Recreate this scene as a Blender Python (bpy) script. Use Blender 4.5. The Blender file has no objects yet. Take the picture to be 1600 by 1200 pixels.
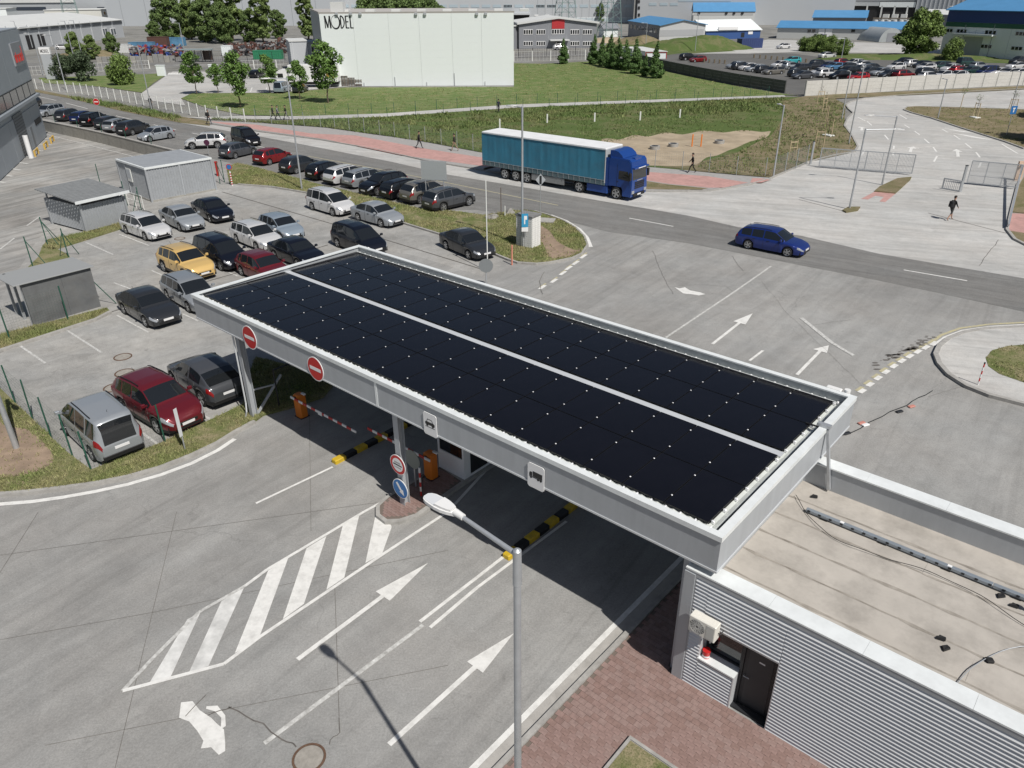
import bpy, bmesh, math, random
import numpy as np
from mathutils import Vector, Matrix
from mathutils.geometry import tessellate_polygon
random.seed(7); rng = np.random.default_rng(7)
R = math.radians
scene = bpy.context.scene
col = scene.collection

# ------------------------------------------------------------------ camera, world, sun, exposure
F_PX, PITCH, ROLL, CAM_H = 1171.13, 0.484733, 0.006686, 15.5
cpt, spt = math.cos(PITCH), math.sin(PITCH)
FWD = Vector((0, cpt, -spt)); RT0 = Vector((1, 0, 0)); DN0 = FWD.cross(RT0)
RT = RT0*math.cos(ROLL) + DN0*math.sin(ROLL); DN = -RT0*math.sin(ROLL) + DN0*math.cos(ROLL)
cam_d = bpy.data.cameras.new('camera'); cam = bpy.data.objects.new('camera', cam_d); col.objects.link(cam)
cam_d.sensor_fit = 'HORIZONTAL'; cam_d.sensor_width = 36; cam_d.lens = F_PX/1600*36
cam_d.clip_start = 0.3; cam_d.clip_end = 6000
m3 = Matrix((RT, -DN, -FWD)).transposed()
cam.matrix_world = Matrix.Translation((0, 0, CAM_H)) @ m3.to_4x4()
scene.camera = cam
SUNV = Vector((.433, -.629, 1.0)).normalized()           # towards the sun
w = bpy.data.worlds.new('World'); scene.world = w; w.use_nodes = True
nt = w.node_tree; bg = nt.nodes['Background']
sky = nt.nodes.new('ShaderNodeTexSky'); sky.sky_type = 'NISHITA'; sky.sun_disc = False
sky.sun_elevation = math.asin(SUNV.z); sky.sun_rotation = math.atan2(SUNV.x, SUNV.y)
sky.air_density = 1.0; sky.dust_density = 1.6
nt.links.new(sky.outputs[0], bg.inputs[0]); bg.inputs[1].default_value = 0.05
sd = bpy.data.lights.new('sun', 'SUN'); sd.energy = 4.4; sd.angle = R(0.53); sd.color = (1, .96, .90)
sun = bpy.data.objects.new('sun', sd); col.objects.link(sun)
sun.rotation_euler = (-SUNV).to_track_quat('-Z', 'Y').to_euler(); sun.location = (0, -20, 60)
vs = scene.view_settings; vs.view_transform = 'Standard'; vs.look = 'None'; vs.exposure = 0.0; vs.gamma = 1; vs.use_curve_mapping = False

# ------------------------------------------------------------------ survey: photograph measurements -> metres on the ground
YAW = -0.718743
LU = Vector((math.cos(YAW), math.sin(YAW), 0)); LV = Vector((-math.sin(YAW), math.cos(YAW), 0))
def ray(px, py): return RT*((px-800)/F_PX) + DN*((py-600)/F_PX) + FWD
def G(px, py, z=0.0):
    d = ray(px, py); t = (z-CAM_H)/d.z
    return Vector((d.x*t, d.y*t, z))
def UV(u, v, z=0.0): return LU*u + LV*v + Vector((0, 0, z))
def atdist(px, Y, z=0.0):                                # point of pixel column px at forward distance Y
    return Vector(((px-800)/F_PX*(Y*cpt+(CAM_H-z)*spt), Y, z))
def hgt(base, top):
    g = G(*base); d = ray(*top); t = math.hypot(g.x, g.y)/math.hypot(d.x, d.y); return CAM_H + d.z*t

# ------------------------------------------------------------------ materials
MATS = {}
def mat(name, c, rough=.7, metal=0., var=.0, scale=2., bump=0., bscale=None, coat=0., stretch=None, c2=None, spec=.5, detail=6, objcolor=False, island=0., dirt=0., dirtscale=.6, tcoord='Object'):
    if name in MATS: return MATS[name]
    m = bpy.data.materials.new(name); m.use_nodes = True; n = m.node_tree.nodes; l = m.node_tree.links
    b = n['Principled BSDF']; b.inputs['Roughness'].default_value = rough; b.inputs['Metallic'].default_value = metal
    b.inputs['Specular IOR Level'].default_value = spec
    if coat: b.inputs['Coat Weight'].default_value = coat; b.inputs['Coat Roughness'].default_value = .06
    c = (*c, 1) if len(c) == 3 else c
    b.inputs['Base Color'].default_value = c
    out = None
    if objcolor:
        oi = n.new('ShaderNodeObjectInfo'); out = oi.outputs['Color']; l.new(out, b.inputs['Base Color'])
    if var or c2 or bump or dirt:
        tc = n.new('ShaderNodeTexCoord'); mp = n.new('ShaderNodeMapping'); l.new(tc.outputs[tcoord], mp.inputs[0])
        if stretch: mp.inputs['Rotation'].default_value = (0, 0, stretch[0]); mp.inputs['Scale'].default_value = (stretch[1], stretch[2], stretch[3] if len(stretch) > 3 else 1)
        nz = n.new('ShaderNodeTexNoise'); nz.inputs['Scale'].default_value = scale; nz.inputs['Detail'].default_value = detail; nz.inputs['Roughness'].default_value = .62
        l.new(mp.outputs[0], nz.inputs['Vector'])
        if var or c2:
            mr = n.new('ShaderNodeMapRange'); mr.inputs[1].default_value = .3; mr.inputs[2].default_value = .7
            l.new(nz.outputs[0], mr.inputs[0])
            mx = n.new('ShaderNodeMix'); mx.data_type = 'RGBA'; l.new(mr.outputs[0], mx.inputs[0])
            if c2: mx.inputs[6].default_value = c; mx.inputs[7].default_value = (*c2, 1)
            else:
                mx.inputs[6].default_value = tuple(x*(1-var) for x in c[:3])+(1,); mx.inputs[7].default_value = tuple(min(1, x*(1+var)) for x in c[:3])+(1,)
            out = mx.outputs[2]; l.new(out, b.inputs['Base Color'])
        if dirt:
            n2 = n.new('ShaderNodeTexNoise'); n2.inputs['Scale'].default_value = dirtscale; n2.inputs['Detail'].default_value = 8; n2.inputs['Roughness'].default_value = .7
            l.new(tc.outputs[tcoord], n2.inputs['Vector'])
            r2 = n.new('ShaderNodeMapRange'); r2.inputs[1].default_value = .45; r2.inputs[2].default_value = .75; r2.inputs[4].default_value = dirt; l.new(n2.outputs[0], r2.inputs[0])
            m2 = n.new('ShaderNodeMix'); m2.data_type = 'RGBA'; l.new(r2.outputs[0], m2.inputs[0])
            if out is not None: l.new(out, m2.inputs[6])
            else: m2.inputs[6].default_value = c
            m2.inputs[7].default_value = (.09, .08, .07, 1); out = m2.outputs[2]; l.new(out, b.inputs['Base Color'])
        if bump:
            bp = n.new('ShaderNodeBump'); bp.inputs['Strength'].default_value = bump; bp.inputs['Distance'].default_value = .03
            if bscale:
                n3 = n.new('ShaderNodeTexNoise'); n3.inputs['Scale'].default_value = bscale; n3.inputs['Detail'].default_value = 5; l.new(tc.outputs[tcoord], n3.inputs['Vector']); l.new(n3.outputs[0], bp.inputs['Height'])
            else: l.new(nz.outputs[0], bp.inputs['Height'])
            l.new(bp.outputs[0], b.inputs['Normal'])
    if island:
        ge = n.new('ShaderNodeNewGeometry'); hs = n.new('ShaderNodeHueSaturation')
        ra = n.new('ShaderNodeMapRange'); ra.inputs[3].default_value = 1-island; ra.inputs[4].default_value = 1+island
        l.new(ge.outputs['Random Per Island'], ra.inputs[0]); l.new(ra.outputs[0], hs.inputs['Value'])
        if out is not None: l.new(out, hs.inputs['Color'])
        else: hs.inputs['Color'].default_value = c
        l.new(hs.outputs[0], b.inputs['Base Color'])
    MATS[name] = m
    return m

def ground_mat(name, base, patches, streak_rot=0., streak=.25, crack=.0, grain=.12, warm=(1, .975, .93), rough=.85, spots=.5):
    """worn concrete or asphalt: broad patches, drive streaks, fine grain, hair cracks"""
    m = bpy.data.materials.new(name); m.use_nodes = True; n = m.node_tree.nodes; l = m.node_tree.links
    b = n['Principled BSDF']; b.inputs['Roughness'].default_value = rough; b.inputs['Specular IOR Level'].default_value = .3
    tc = n.new('ShaderNodeTexCoord'); co = tc.outputs['Object']
    def noise(s, d=5, r=.6, vec=co, dist=0.):
        t = n.new('ShaderNodeTexNoise'); t.inputs['Scale'].default_value = s; t.inputs['Detail'].default_value = d; t.inputs['Roughness'].default_value = r; t.inputs['Distortion'].default_value = dist; l.new(vec, t.inputs['Vector']); return t.outputs[0]
    def mr(v, a, b_, c, d):
        t = n.new('ShaderNodeMapRange'); t.inputs[1].default_value = a; t.inputs[2].default_value = b_; t.inputs[3].default_value = c; t.inputs[4].default_value = d; l.new(v, t.inputs[0]); return t.outputs[0]
    def mul(a, c):
        t = n.new('ShaderNodeMath'); t.operation = 'MULTIPLY'; l.new(a, t.inputs[0])
        if isinstance(c, float): t.inputs[1].default_value = c
        else: l.new(c, t.inputs[1])
        return t.outputs[0]
    f = mr(noise(.09, 4, .6, dist=.6), .35, .65, 1-patches, 1+patches)
    f = mul(f, mr(noise(.45, 6, .65, dist=.4), .3, .7, 1-patches*.7, 1+patches*.7))
    mp = n.new('ShaderNodeMapping'); mp.vector_type = 'TEXTURE'; mp.inputs['Rotation'].default_value = (0, 0, streak_rot); mp.inputs['Scale'].default_value = (7., .8, 1); l.new(co, mp.inputs[0])
    f = mul(f, mr(noise(1., 5, .6, mp.outputs[0], .5), .35, .7, 1+streak*.5, 1-streak))
    mp2 = n.new('ShaderNodeMapping'); mp2.vector_type = 'TEXTURE'; mp2.inputs['Rotation'].default_value = (0, 0, streak_rot+.12); mp2.inputs['Scale'].default_value = (30., .32, 1); l.new(co, mp2.inputs[0])
    f = mul(f, mr(noise(1., 3, .5, mp2.outputs[0], .25), .55, .72, 1., 1-streak*.9))
    f = mul(f, mr(noise(18., 4, .7), .3, .7, 1-grain, 1+grain))
    f = mul(f, mr(noise(70., 2, .7), .3, .7, 1-grain*.8, 1+grain*.8))
    if spots:
        f = mul(f, mr(noise(1.7, 7, .75, dist=1.), .60, .74, 1., 1-spots*.45)); f = mul(f, mr(noise(.9, 8, .8, dist=.8), .40, .66, 1.06, 1-spots*.22)); f = mul(f, mr(noise(4.5, 5, .8), .62, .75, 1., 1-spots*.3))
    if crack:
        for sc, seed in ((.13, 0), (.31, 5)):
            ns = n.new('ShaderNodeTexNoise'); ns.inputs['Scale'].default_value = 1.6; ns.inputs['Detail'].default_value = 5; l.new(co, ns.inputs['Vector'])
            va = n.new('ShaderNodeVectorMath'); va.operation = 'MULTIPLY_ADD'; l.new(ns.outputs[1], va.inputs[0]); va.inputs[1].default_value = (1.1, 1.1, 0); l.new(co, va.inputs[2])
            vo = n.new('ShaderNodeTexVoronoi'); vo.feature = 'DISTANCE_TO_EDGE'; vo.inputs['Scale'].default_value = sc; l.new(va.outputs[0], vo.inputs['Vector'])
            line = mr(vo.outputs[0], .0, .0035, 1., 0.)
            msk = mr(noise(.16+seed*.03, 3, .5), .5, .6, 0., 1.)
            k = mul(mul(line, msk), crack)
            s = n.new('ShaderNodeMath'); s.operation = 'SUBTRACT'; s.inputs[0].default_value = 1.; l.new(k, s.inputs[1]); f = mul(f, s.outputs[0])
    hue = n.new('ShaderNodeMix'); hue.data_type = 'RGBA'; l.new(mr(noise(.22, 4), .35, .65, 0, 1), hue.inputs[0])
    hue.inputs[6].default_value = (*[base*x for x in warm], 1); hue.inputs[7].default_value = (base*.975, base*.975, base*.95, 1)
    vm = n.new('ShaderNodeVectorMath'); vm.operation = 'SCALE'; l.new(hue.outputs[2], vm.inputs[0]); l.new(f, vm.inputs['Scale'])
    l.new(vm.outputs[0], b.inputs['Base Color'])
    bp = n.new('ShaderNodeBump'); bp.inputs['Strength'].default_value = .25; bp.inputs['Distance'].default_value = .01; l.new(noise(30., 4), bp.inputs['Height']); l.new(bp.outputs[0], b.inputs['Normal'])
    return m

def grass_mat(name, a, b_, dry, dryamt=.5, scale=.5):
    m = bpy.data.materials.new(name); m.use_nodes = True; n = m.node_tree.nodes; l = m.node_tree.links
    b = n['Principled BSDF']; b.inputs['Roughness'].default_value = .9; b.inputs['Specular IOR Level'].default_value = .15
    tc = n.new('ShaderNodeTexCoord')
    def noise(s, d, r, dist=0):
        t = n.new('ShaderNodeTexNoise'); t.inputs['Scale'].default_value = s; t.inputs['Detail'].default_value = d; t.inputs['Roughness'].default_value = r; t.inputs['Distortion'].default_value = dist; l.new(tc.outputs['Object'], t.inputs['Vector']); return t.outputs[0]
    def ramp(v, p0, p1):
        t = n.new('ShaderNodeMapRange'); t.inputs[1].default_value = p0; t.inputs[2].default_value = p1; l.new(v, t.inputs[0]); return t.outputs[0]
    def mix(f, c1, c2):
        t = n.new('ShaderNodeMix'); t.data_type = 'RGBA'; l.new(f, t.inputs[0])
        for i, c in ((6, c1), (7, c2)):
            if isinstance(c, tuple): t.inputs[i].default_value = (*c, 1)
            else: l.new(c, t.inputs[i])
        return t.outputs[2]
    c = mix(ramp(noise(9, 6, .75), .3, .7), a, b_)
    c = mix(ramp(noise(scale, 7, .68, .5), .62-dryamt*.28, .8-dryamt*.2), c, dry)
    c = mix(ramp(noise(26, 4, .8), .42, .7), c, tuple(x*.65 for x in a))
    l.new(c, b.inputs['Base Color'])
    bp = n.new('ShaderNodeBump'); bp.inputs['Strength'].default_value = .6; bp.inputs['Distance'].default_value = .05; l.new(noise(12, 5, .75), bp.inputs['Height']); l.new(bp.outputs[0], b.inputs['Normal'])
    return m

M_CONC = ground_mat('worn_concrete', .298, .11, YAW+R(90), .13, .2, .16)
M_LOT = ground_mat('parking_concrete', .335, .14, R(40), .09, .2, .16, spots=.9, warm=(1, .97, .91))
M_NEWC = ground_mat('new_pale_concrete', .455, .09, R(-20), .14, .12, .09)
M_YARD = ground_mat('yard_concrete', .31, .17, R(60), .3, .2, .10, warm=(1, .96, .9))
M_ASPH = ground_mat('asphalt', .20, .07, R(-36), .16, .2, .22)
M_ASPH2 = ground_mat('far_asphalt', .13, .08, 0., .1, 0., .15)
M_LAND = ground_mat('far_land', .22, .2, 0., .1, 0., .2, warm=(1, .97, .86))
M_WALK = mat('walkway_slabs', (.33, .32, .31), .85, var=.12, scale=3)
M_GRASS = grass_mat('lawn', (.11, .175, .05), (.17, .225, .08), (.28, .27, .14), .65)
M_VERGE = grass_mat('dry_verge', (.10, .14, .04), (.19, .20, .08), (.34, .28, .18), .8, .9)
M_MEADOW = grass_mat('meadow', (.075, .125, .035), (.13, .16, .055), (.22, .19, .11), .5, .25)
M_SCRUB = grass_mat('scrub_soil', (.13, .135, .055), (.20, .17, .10), (.30, .235, .165), .9, .5)
M_SOIL = mat('bare_soil', (.27, .20, .145), .95, var=.25, scale=1.6, bump=.5)
M_SAND = mat('sand', (.45, .37, .265), .95, c2=(.30, .24, .165), scale=.35, bump=.4, dirt=.35, dirtscale=.6)
M_KERB = mat('kerb_concrete', (.36, .35, .33), .85, var=.15, scale=5, dirt=.35, dirtscale=2)
M_WHITE = mat('road_paint', (.72, .715, .69), .7, var=.05, scale=7, dirt=.32, dirtscale=3.)
M_WORN = mat('worn_road_paint', (.66, .66, .64), .8, c2=(.31, .305, .29), scale=7)
M_YELP = mat('worn_yellow_paint', (.50, .45, .24), .8, c2=(.36, .34, .28), scale=8)
M_JOINT = mat('joint_filler', (.13, .12, .11), .9, var=.3, scale=3)
M_STEEL = mat('galvanised_steel', (.50, .52, .54), .45, .55, var=.1, scale=6)
M_FASC = mat('grey_sheet_metal', (.40, .42, .44), .5, .10, var=.06, scale=1.2, stretch=(0, 2.5, 2.5, .22), dirt=.10, dirtscale=1.)
M_FASC2 = mat('pale_sheet_metal', (.60, .62, .64), .4, .2, var=.05, scale=2.)
M_CAP = mat('white_flashing', (.78, .81, .81), .35, .1, var=.05, scale=3, dirt=.12, dirtscale=2.)
M_DARKM = mat('dark_metal', (.03, .032, .036), .5, .3)
M_BLACK = mat('black_plastic', (.012, .012, .013), .5)
M_WPL = mat('white_plastic', (.74, .74, .73), .4, var=.03)
M_GLASS = mat('dark_glass', (.012, .015, .018), .06, spec=.9)
M_RED = mat('sign_red', (.50, .02, .02), .4)
M_SWH = mat('sign_white', (.78, .78, .78), .4)
M_BLUE = mat('sign_blue', (.03, .16, .42), .4)
M_ORANGE = mat('orange_enamel', (.72, .20, .02), .45, var=.06)
M_YEL = mat('yellow_paint', (.62, .42, .02), .6, var=.15, scale=9, dirt=.4, dirtscale=4)
M_GREEN = mat('green_fence_coating', (.02, .09, .06), .5)
M_CONW = mat('cast_concrete', (.33, .32, .29), .9, var=.14, scale=1.5, dirt=.35, dirtscale=1.)
M_RUBBER = mat('rubber', (.014, .014, .015), .8)
M_RIM = mat('alloy_rim', (.48, .49, .50), .3, .8)

# ------------------------------------------------------------------ mesh builder
class MB:
    def __init__(s): s.v = []; s.f = []; s.m = []; s.sm = []
    def add(s, vs, fs, mi=0, smooth=False):
        o = len(s.v); s.v += [tuple(x) for x in vs]; s.f += [tuple(i+o for i in f) for f in fs]; s.m += [mi]*len(fs); s.sm += [smooth]*len(fs); return s
    def box(s, x0, x1, y0, y1, z0, z1, mi=0, T=None):
        vs = [(x, y, z) for z in (z0, z1) for y in (y0, y1) for x in (x0, x1)]
        if T is not None: vs = [tuple(T @ Vector(p)) for p in vs]
        return s.add(vs, [(0, 2, 3, 1), (4, 5, 7, 6), (0, 1, 5, 4), (1, 3, 7, 5), (3, 2, 6, 7), (2, 0, 4, 6)], mi)
    def bbox(s, x0, x1, y0, y1, z0, z1, b=.02, mi=0, T=None):     # box with bevelled vertical edges and top rim
        xs = [(x0+b, y0), (x1-b, y0), (x1, y0+b), (x1, y1-b), (x1-b, y1), (x0+b, y1), (x0, y1-b), (x0, y0+b)]
        cx, cy = (x0+x1)/2, (y0+y1)/2
        kx = 1-2*b/max(x1-x0, 1e-6); ky = 1-2*b/max(y1-y0, 1e-6)
        top = [(cx+(x-cx)*kx, cy+(y-cy)*ky) for x, y in xs]
        vs = [(x, y, z0) for x, y in xs]+[(x, y, z1-b) for x, y in xs]+[(x, y, z1) for x, y in top]
        if T is not None: vs = [tuple(T @ Vector(p)) for p in vs]
        fs = [tuple(range(7, -1, -1)), tuple(range(16, 24))]
        for k in (0, 8): fs += [(k+i, k+(i+1) % 8, k+8+(i+1) % 8, k+8+i) for i in range(8)]
        return s.add(vs, fs, mi)
    def cyl(s, p0, p1, r0, r1=None, n=10, mi=0, caps=True, smooth=True):
        r1 = r0 if r1 is None else r1; p0 = Vector(p0); p1 = Vector(p1); d = (p1-p0)
        if d.length < 1e-9: return s
        d.normalize(); a = d.orthogonal().normalized(); b = d.cross(a)
        vs = []
        for p, r in ((p0, r0), (p1, r1)):
            vs += [p+(a*math.cos(2*math.pi*i/n)+b*math.sin(2*math.pi*i/n))*r for i in range(n)]
        s.add(vs, [(i, (i+1) % n, n+(i+1) % n, n+i) for i in range(n)], mi, smooth)
        if caps: s.add(vs, [tuple(range(n-1, -1, -1)), tuple(range(n, 2*n))], mi)
        return s
    def bar(s, p0, p1, wd, ht, mi=0, up=(0, 0, 1)):
        p0 = Vector(p0); p1 = Vector(p1); d = (p1-p0).normalized(); u = Vector(up)
        if abs(d.dot(u)) > .98: u = Vector((1, 0, 0))
        r = d.cross(u).normalized(); u = r.cross(d)
        vs = [p+r*a*wd/2+u*b*ht/2 for p in (p0, p1) for a, b in ((-1, -1), (1, -1), (1, 1), (-1, 1))]
        return s.add(vs, [(3, 2, 1, 0), (4, 5, 6, 7), (0, 1, 5, 4), (1, 2, 6, 5), (2, 3, 7, 6), (3, 0, 4, 7)], mi)
    def tube(s, pts, r, n=6, mi=0):
        for a, b in zip(pts[:-1], pts[1:]): s.cyl(a, b, r, r, n, mi)
        return s
    def prism(s, pts, z0, z1, mi=0, side=True):
        pts = [(p[0], p[1]) for p in pts]; n = len(pts)
        area = sum(pts[i][0]*pts[(i+1) % n][1]-pts[(i+1) % n][0]*pts[i][1] for i in range(n))
        if area < 0: pts = pts[::-1]
        tri = tessellate_polygon([[Vector((*p, 0)) for p in pts]])
        top = [(*p, z1) for p in pts]; fs = []
        for a, b, c in tri:
            A, B, Cc = pts[a], pts[b], pts[c]
            cr = (B[0]-A[0])*(Cc[1]-A[1])-(B[1]-A[1])*(Cc[0]-A[0])
            fs.append((a, b, c) if cr > 0 else (c, b, a))
        s.add(top, fs, mi)
        if side and z1 > z0:
            vs = [(*p, z0) for p in pts]+top
            s.add(vs, [(i, (i+1) % n, n+(i+1) % n, n+i) for i in range(n)], mi)
        return s
    def yprism(s, pts, y0, y1, mi=0):                     # outline in x,z extruded along y
        n = len(pts); vs = [(p[0], y0, p[1]) for p in pts]+[(p[0], y1, p[1]) for p in pts]
        s.add(vs, [(i, (i+1) % n, n+(i+1) % n, n+i) for i in range(n)]+[tuple(range(n-1, -1, -1)), tuple(range(n, 2*n))], mi); return s
    def mesh(s, name, mats):
        me = bpy.data.meshes.new(name); me.from_pydata(s.v, [], s.f)
        for m in (mats if isinstance(mats, (list, tuple)) else [mats]): me.materials.append(m)
        me.polygons.foreach_set('material_index', s.m); me.polygons.foreach_set('use_smooth', s.sm); me.update(); return me
    def build(s, name, mats, parent=None, **kw): return link(name, s.mesh(name, mats), parent, **kw)

def link(name, me, parent=None, loc=None, rotz=None, kind=None, label=None, cat=None, group=None, color=None):
    o = bpy.data.objects.new(name, me); col.objects.link(o)
    if parent is not None: o.parent = parent
    if loc is not None: o.location = loc
    if rotz is not None: o.rotation_euler = (0, 0, rotz)
    if kind: o['kind'] = kind
    if label: o['label'] = label
    if cat: o['category'] = cat
    if group: o['group'] = group
    if color: o.color = color
    return o
def thing(name, label, cat, loc=(0, 0, 0), rotz=0., group=None):
    return link(name, None, None, loc, rotz, None, label, cat, group)
def dup(root, loc, rotz=0., label=None, group=None):
    r = root.copy(); col.objects.link(r); r.location = loc; r.rotation_euler = (0, 0, rotz)
    if label: r['label'] = label
    if group: r['group'] = group
    for ch in list(root.children):
        c = ch.copy(); col.objects.link(c); c.parent = r
        for g in list(ch.children):
            d = g.copy(); col.objects.link(d); d.parent = c
    return r
def smooth_curve(pts, k=4, closed=False):
    out = []; n = len(pts); rgn = range(n) if closed else range(n-1)
    for i in rgn:
        P = [pts[(i+j) % n] if closed else pts[min(max(i+j, 0), n-1)] for j in (-1, 0, 1, 2)]
        for q in range(k):
            t = q/k; t2 = t*t; t3 = t2*t
            out.append(tuple(.5*((2*P[1][d])+(-P[0][d]+P[2][d])*t+(2*P[0][d]-5*P[1][d]+4*P[2][d]-P[3][d])*t2+(-P[0][d]+3*P[1][d]-3*P[2][d]+P[3][d])*t3) for d in range(2)))
    if not closed: out.append(tuple(pts[-1][:2]))
    return out
def gp(pts): return [tuple(G(*p)[:2]) for p in pts]
def sheet(name, pts, z, m, parent=None, z0=None, kind='structure', world=False, sm=0, **kw):
    p = pts if world else gp(pts)
    if sm: p = smooth_curve(p, sm, True)
    b = MB(); b.prism(p, z if z0 is None else z0, z, side=z0 is not None)
    return b.build(name, m, parent, kind=None if parent is not None else kind, **kw)
def strip_pts(path, wd):
    L_, R_ = [], []
    for i, p in enumerate(path):
        a = Vector(path[max(i-1, 0)][:2]); b = Vector(path[min(i+1, len(path)-1)][:2]); d = (b-a)
        d = d.normalized() if d.length > 0 else Vector((1, 0)); nn = Vector((-d.y, d.x)); q = Vector(p[:2])
        L_.append(tuple(q+nn*wd/2)); R_.append(tuple(q-nn*wd/2))
    return L_, R_
def strip(mb, path, wd, z0, z1, mi=0):
    A, B = strip_pts(path, wd); n = len(A)
    vs = [(*p, z1) for p in A]+[(*p, z1) for p in B]+[(*p, z0) for p in A]+[(*p, z0) for p in B]; fs = []
    for i in range(n-1):
        fs += [(n+i, n+i+1, i+1, i)]
        if z1 > z0+.02: fs += [(i, i+1, 2*n+i+1, 2*n+i), (3*n+i, 3*n+i+1, n+i+1, n+i)]
    if z1 > z0+.02: fs += [(0, 2*n, 3*n, n), (n-1, 2*n-1, 4*n-1, 3*n-1)]
    mb.add(vs, fs, mi); return mb
def inside(p, poly):
    x, y = p; c = False; n = len(poly)
    for i in range(n):
        x1, y1 = poly[i]; x2, y2 = poly[i-1]
        if (y1 > y) != (y2 > y) and x < (x2-x1)*(y-y1)/(y2-y1)+x1: c = not c
    return c
# ------------------------------------------------------------------ ground sheets
b = MB(); b.prism([(-1500, -60), (1500, -60), (1500, 2500), (-1500, 2500)], 0, -.02, side=False)
ground = b.build('ground', M_LAND, kind='structure')
NEAR = [(-130, -25), (100, -25), (100, 40), (33, 78), (-60, 108), (-130, 120)]
forecourt = sheet('forecourt', NEAR, .0, M_CONC, world=True)
LOT = [(-20, 500), (60, 372), (100, 352), (208, 320), (345, 290), (372, 288), (484, 302), (631, 349), (690, 367), (794, 408), (752, 432), (650, 400), (560, 384), (300, 458), (390, 560), (480, 575), (395, 640), (333, 657), (187, 718), (143, 737), (103, 707), (0, 610), (-160, 640)]
parking_lot = sheet('parking_lot', LOT, .004, M_LOT)
YARD = [(-20, 500), (60, 372), (208, 320), (335, 262), (253, 249), (154, 222), (73, 204), (30, 196), (-300, 230), (-500, 420), (-160, 640)]
sheet('loading_yard', YARD, .002, M_YARD)
RF = [(-60, 115), (40, 140), (109, 154), (187, 173), (281, 192), (328, 198), (409, 214), (500, 231), (612, 253), (700, 273), (825, 294), (950, 316), (1075, 337), (1153, 355), (1254, 369), (1375, 397), (1600, 435), (1900, 487)]
RN = [(1900, 560), (1600, 487), (1459, 456), (1347, 433), (1248, 414), (1147, 394), (1075, 380), (950, 362), (856, 338), (740, 328), (659, 328), (566, 306), (487, 286), (400, 264), (340, 250), (296, 240), (247, 229), (173, 209), (66, 184), (-60, 150)]
road = sheet('road', RF+RN, .008, M_ASPH)
sheet('lay_by', [(328, 193), (409, 206), (500, 218), (587, 233), (666, 251), (755, 266), (860, 285), (985, 299), (1044, 298), (1110, 300), (1150, 320), (1254, 369), (1153, 355), (1075, 337), (950, 316), (825, 294), (700, 273), (612, 253), (500, 231), (409, 214), (281, 192)], .012, M_NEWC)
ENTRY = [(1040, 299), (1109, 298), (1169, 290), (1205, 279), (1235, 266), (1262, 254), (1300, 244), (1335, 238), (1340, 230), (1332, 214), (1319, 197), (1324, 186), (1333, 177), (1326, 171), (1321, 164), (1330, 159), (1350, 154), (1425, 148), (1500, 144), (1600, 139), (1900, 128), (1900, 330), (1640, 250), (1606, 262), (1590, 290), (1580, 330), (1573, 360), (1585, 375), (1625, 395), (1900, 475), (1600, 437), (1375, 399), (1254, 371), (1150, 350)]
entry = sheet('new_entry_road', ENTRY, .006, M_NEWC)

# raised verges, kerbs and islands
def verge(name, pts, m, h=.10, sm=0, parent=None): return sheet(name, pts, h, m, z0=0., sm=sm, parent=parent)
V_MID = [(359, 287), (354, 262), (372, 256), (400, 263), (487, 286), (566, 306), (659, 328), (716, 332), (760, 338), (800, 330), (835, 331), (856, 338), (880, 347), (898, 358), (912, 372), (917, 385), (908, 397), (894, 404), (860, 411), (838, 413), (809, 411), (794, 406), (772, 397), (690, 367), (631, 349), (550, 322), (484, 302), (425, 292)]
verge('road_verge', V_MID, M_VERGE)
V_BL = [(-160, 600), (0, 608), (103, 707), (143, 737), (187, 720), (247, 697), (333, 657), (383, 633), (388, 590), (400, 560), (470, 578), (520, 604), (505, 622), (450, 640), (412, 650), (398, 660), (367, 677), (340, 694), (300, 713), (252, 732), (200, 747), (150, 757), (100, 764), (50, 770), (0, 774), (-160, 783)]
verge('corner_verge', V_BL, M_VERGE)
sheet('bare_soil_patch', [(-20, 640), (8, 668), (48, 676), (84, 715), (70, 735), (20, 748), (-30, 738)], .104, M_SOIL, sm=4)
sheet('worn_soil_patch', [(838, 352), (857, 362), (872, 380), (895, 392), (908, 393), (890, 403), (862, 405), (852, 392), (842, 370)], .104, M_SOIL, sm=4)
verge('wall_foot_verge', [(-20, 536), (0, 525), (130, 492), (168, 483), (172, 488), (150, 500), (0, 549), (-20, 556)], M_VERGE)
verge('shed_verge', [(66, 388), (82, 392), (112, 383), (191, 358), (212, 352), (206, 345), (150, 362), (75, 376)], M_VERGE)
verge('fence_corner_verge', [(40, 424), (68, 417), (112, 408), (108, 400), (84, 388), (66, 388), (60, 404)], M_VERGE)
KERB_W = MB()
strip(KERB_W, gp([(-160, 784), (0, 775), (50, 771), (100, 765), (150, 758), (200, 748), (252, 733), (300, 714), (340, 695), (367, 678), (398, 661)]), .16, 0, .13)
strip(KERB_W, gp([(835, 331), (856, 337), (880, 346), (899, 357), (913, 371), (918, 385), (909, 398), (894, 405), (860, 412), (838, 414), (809, 412), (794, 407), (772, 398), (690, 368), (631, 350), (550, 323), (484, 303), (425, 293), (372, 289)]), .15, 0, .13)
strip(KERB_W, gp([(-20, 557), (0, 550), (150, 501), (173, 489)]), .2, 0, .13)
KERB_W.build('kerb', M_KERB, kind='structure')
g = MB(); strip(g, gp([(-160, 797), (0, 788), (50, 784), (100, 777), (150, 768), (200, 757), (252, 742), (300, 724), (340, 704), (367, 686)]), .2, .0105, .0105); gutter = g.build('painted_gutter', M_WHITE, forecourt)
g = MB(); strip(g, gp([(860, 336), (884, 345), (905, 358), (917, 371), (923, 386)]), .28, .012, .012); g.build('painted_gutter', M_WHITE, forecourt)

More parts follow.
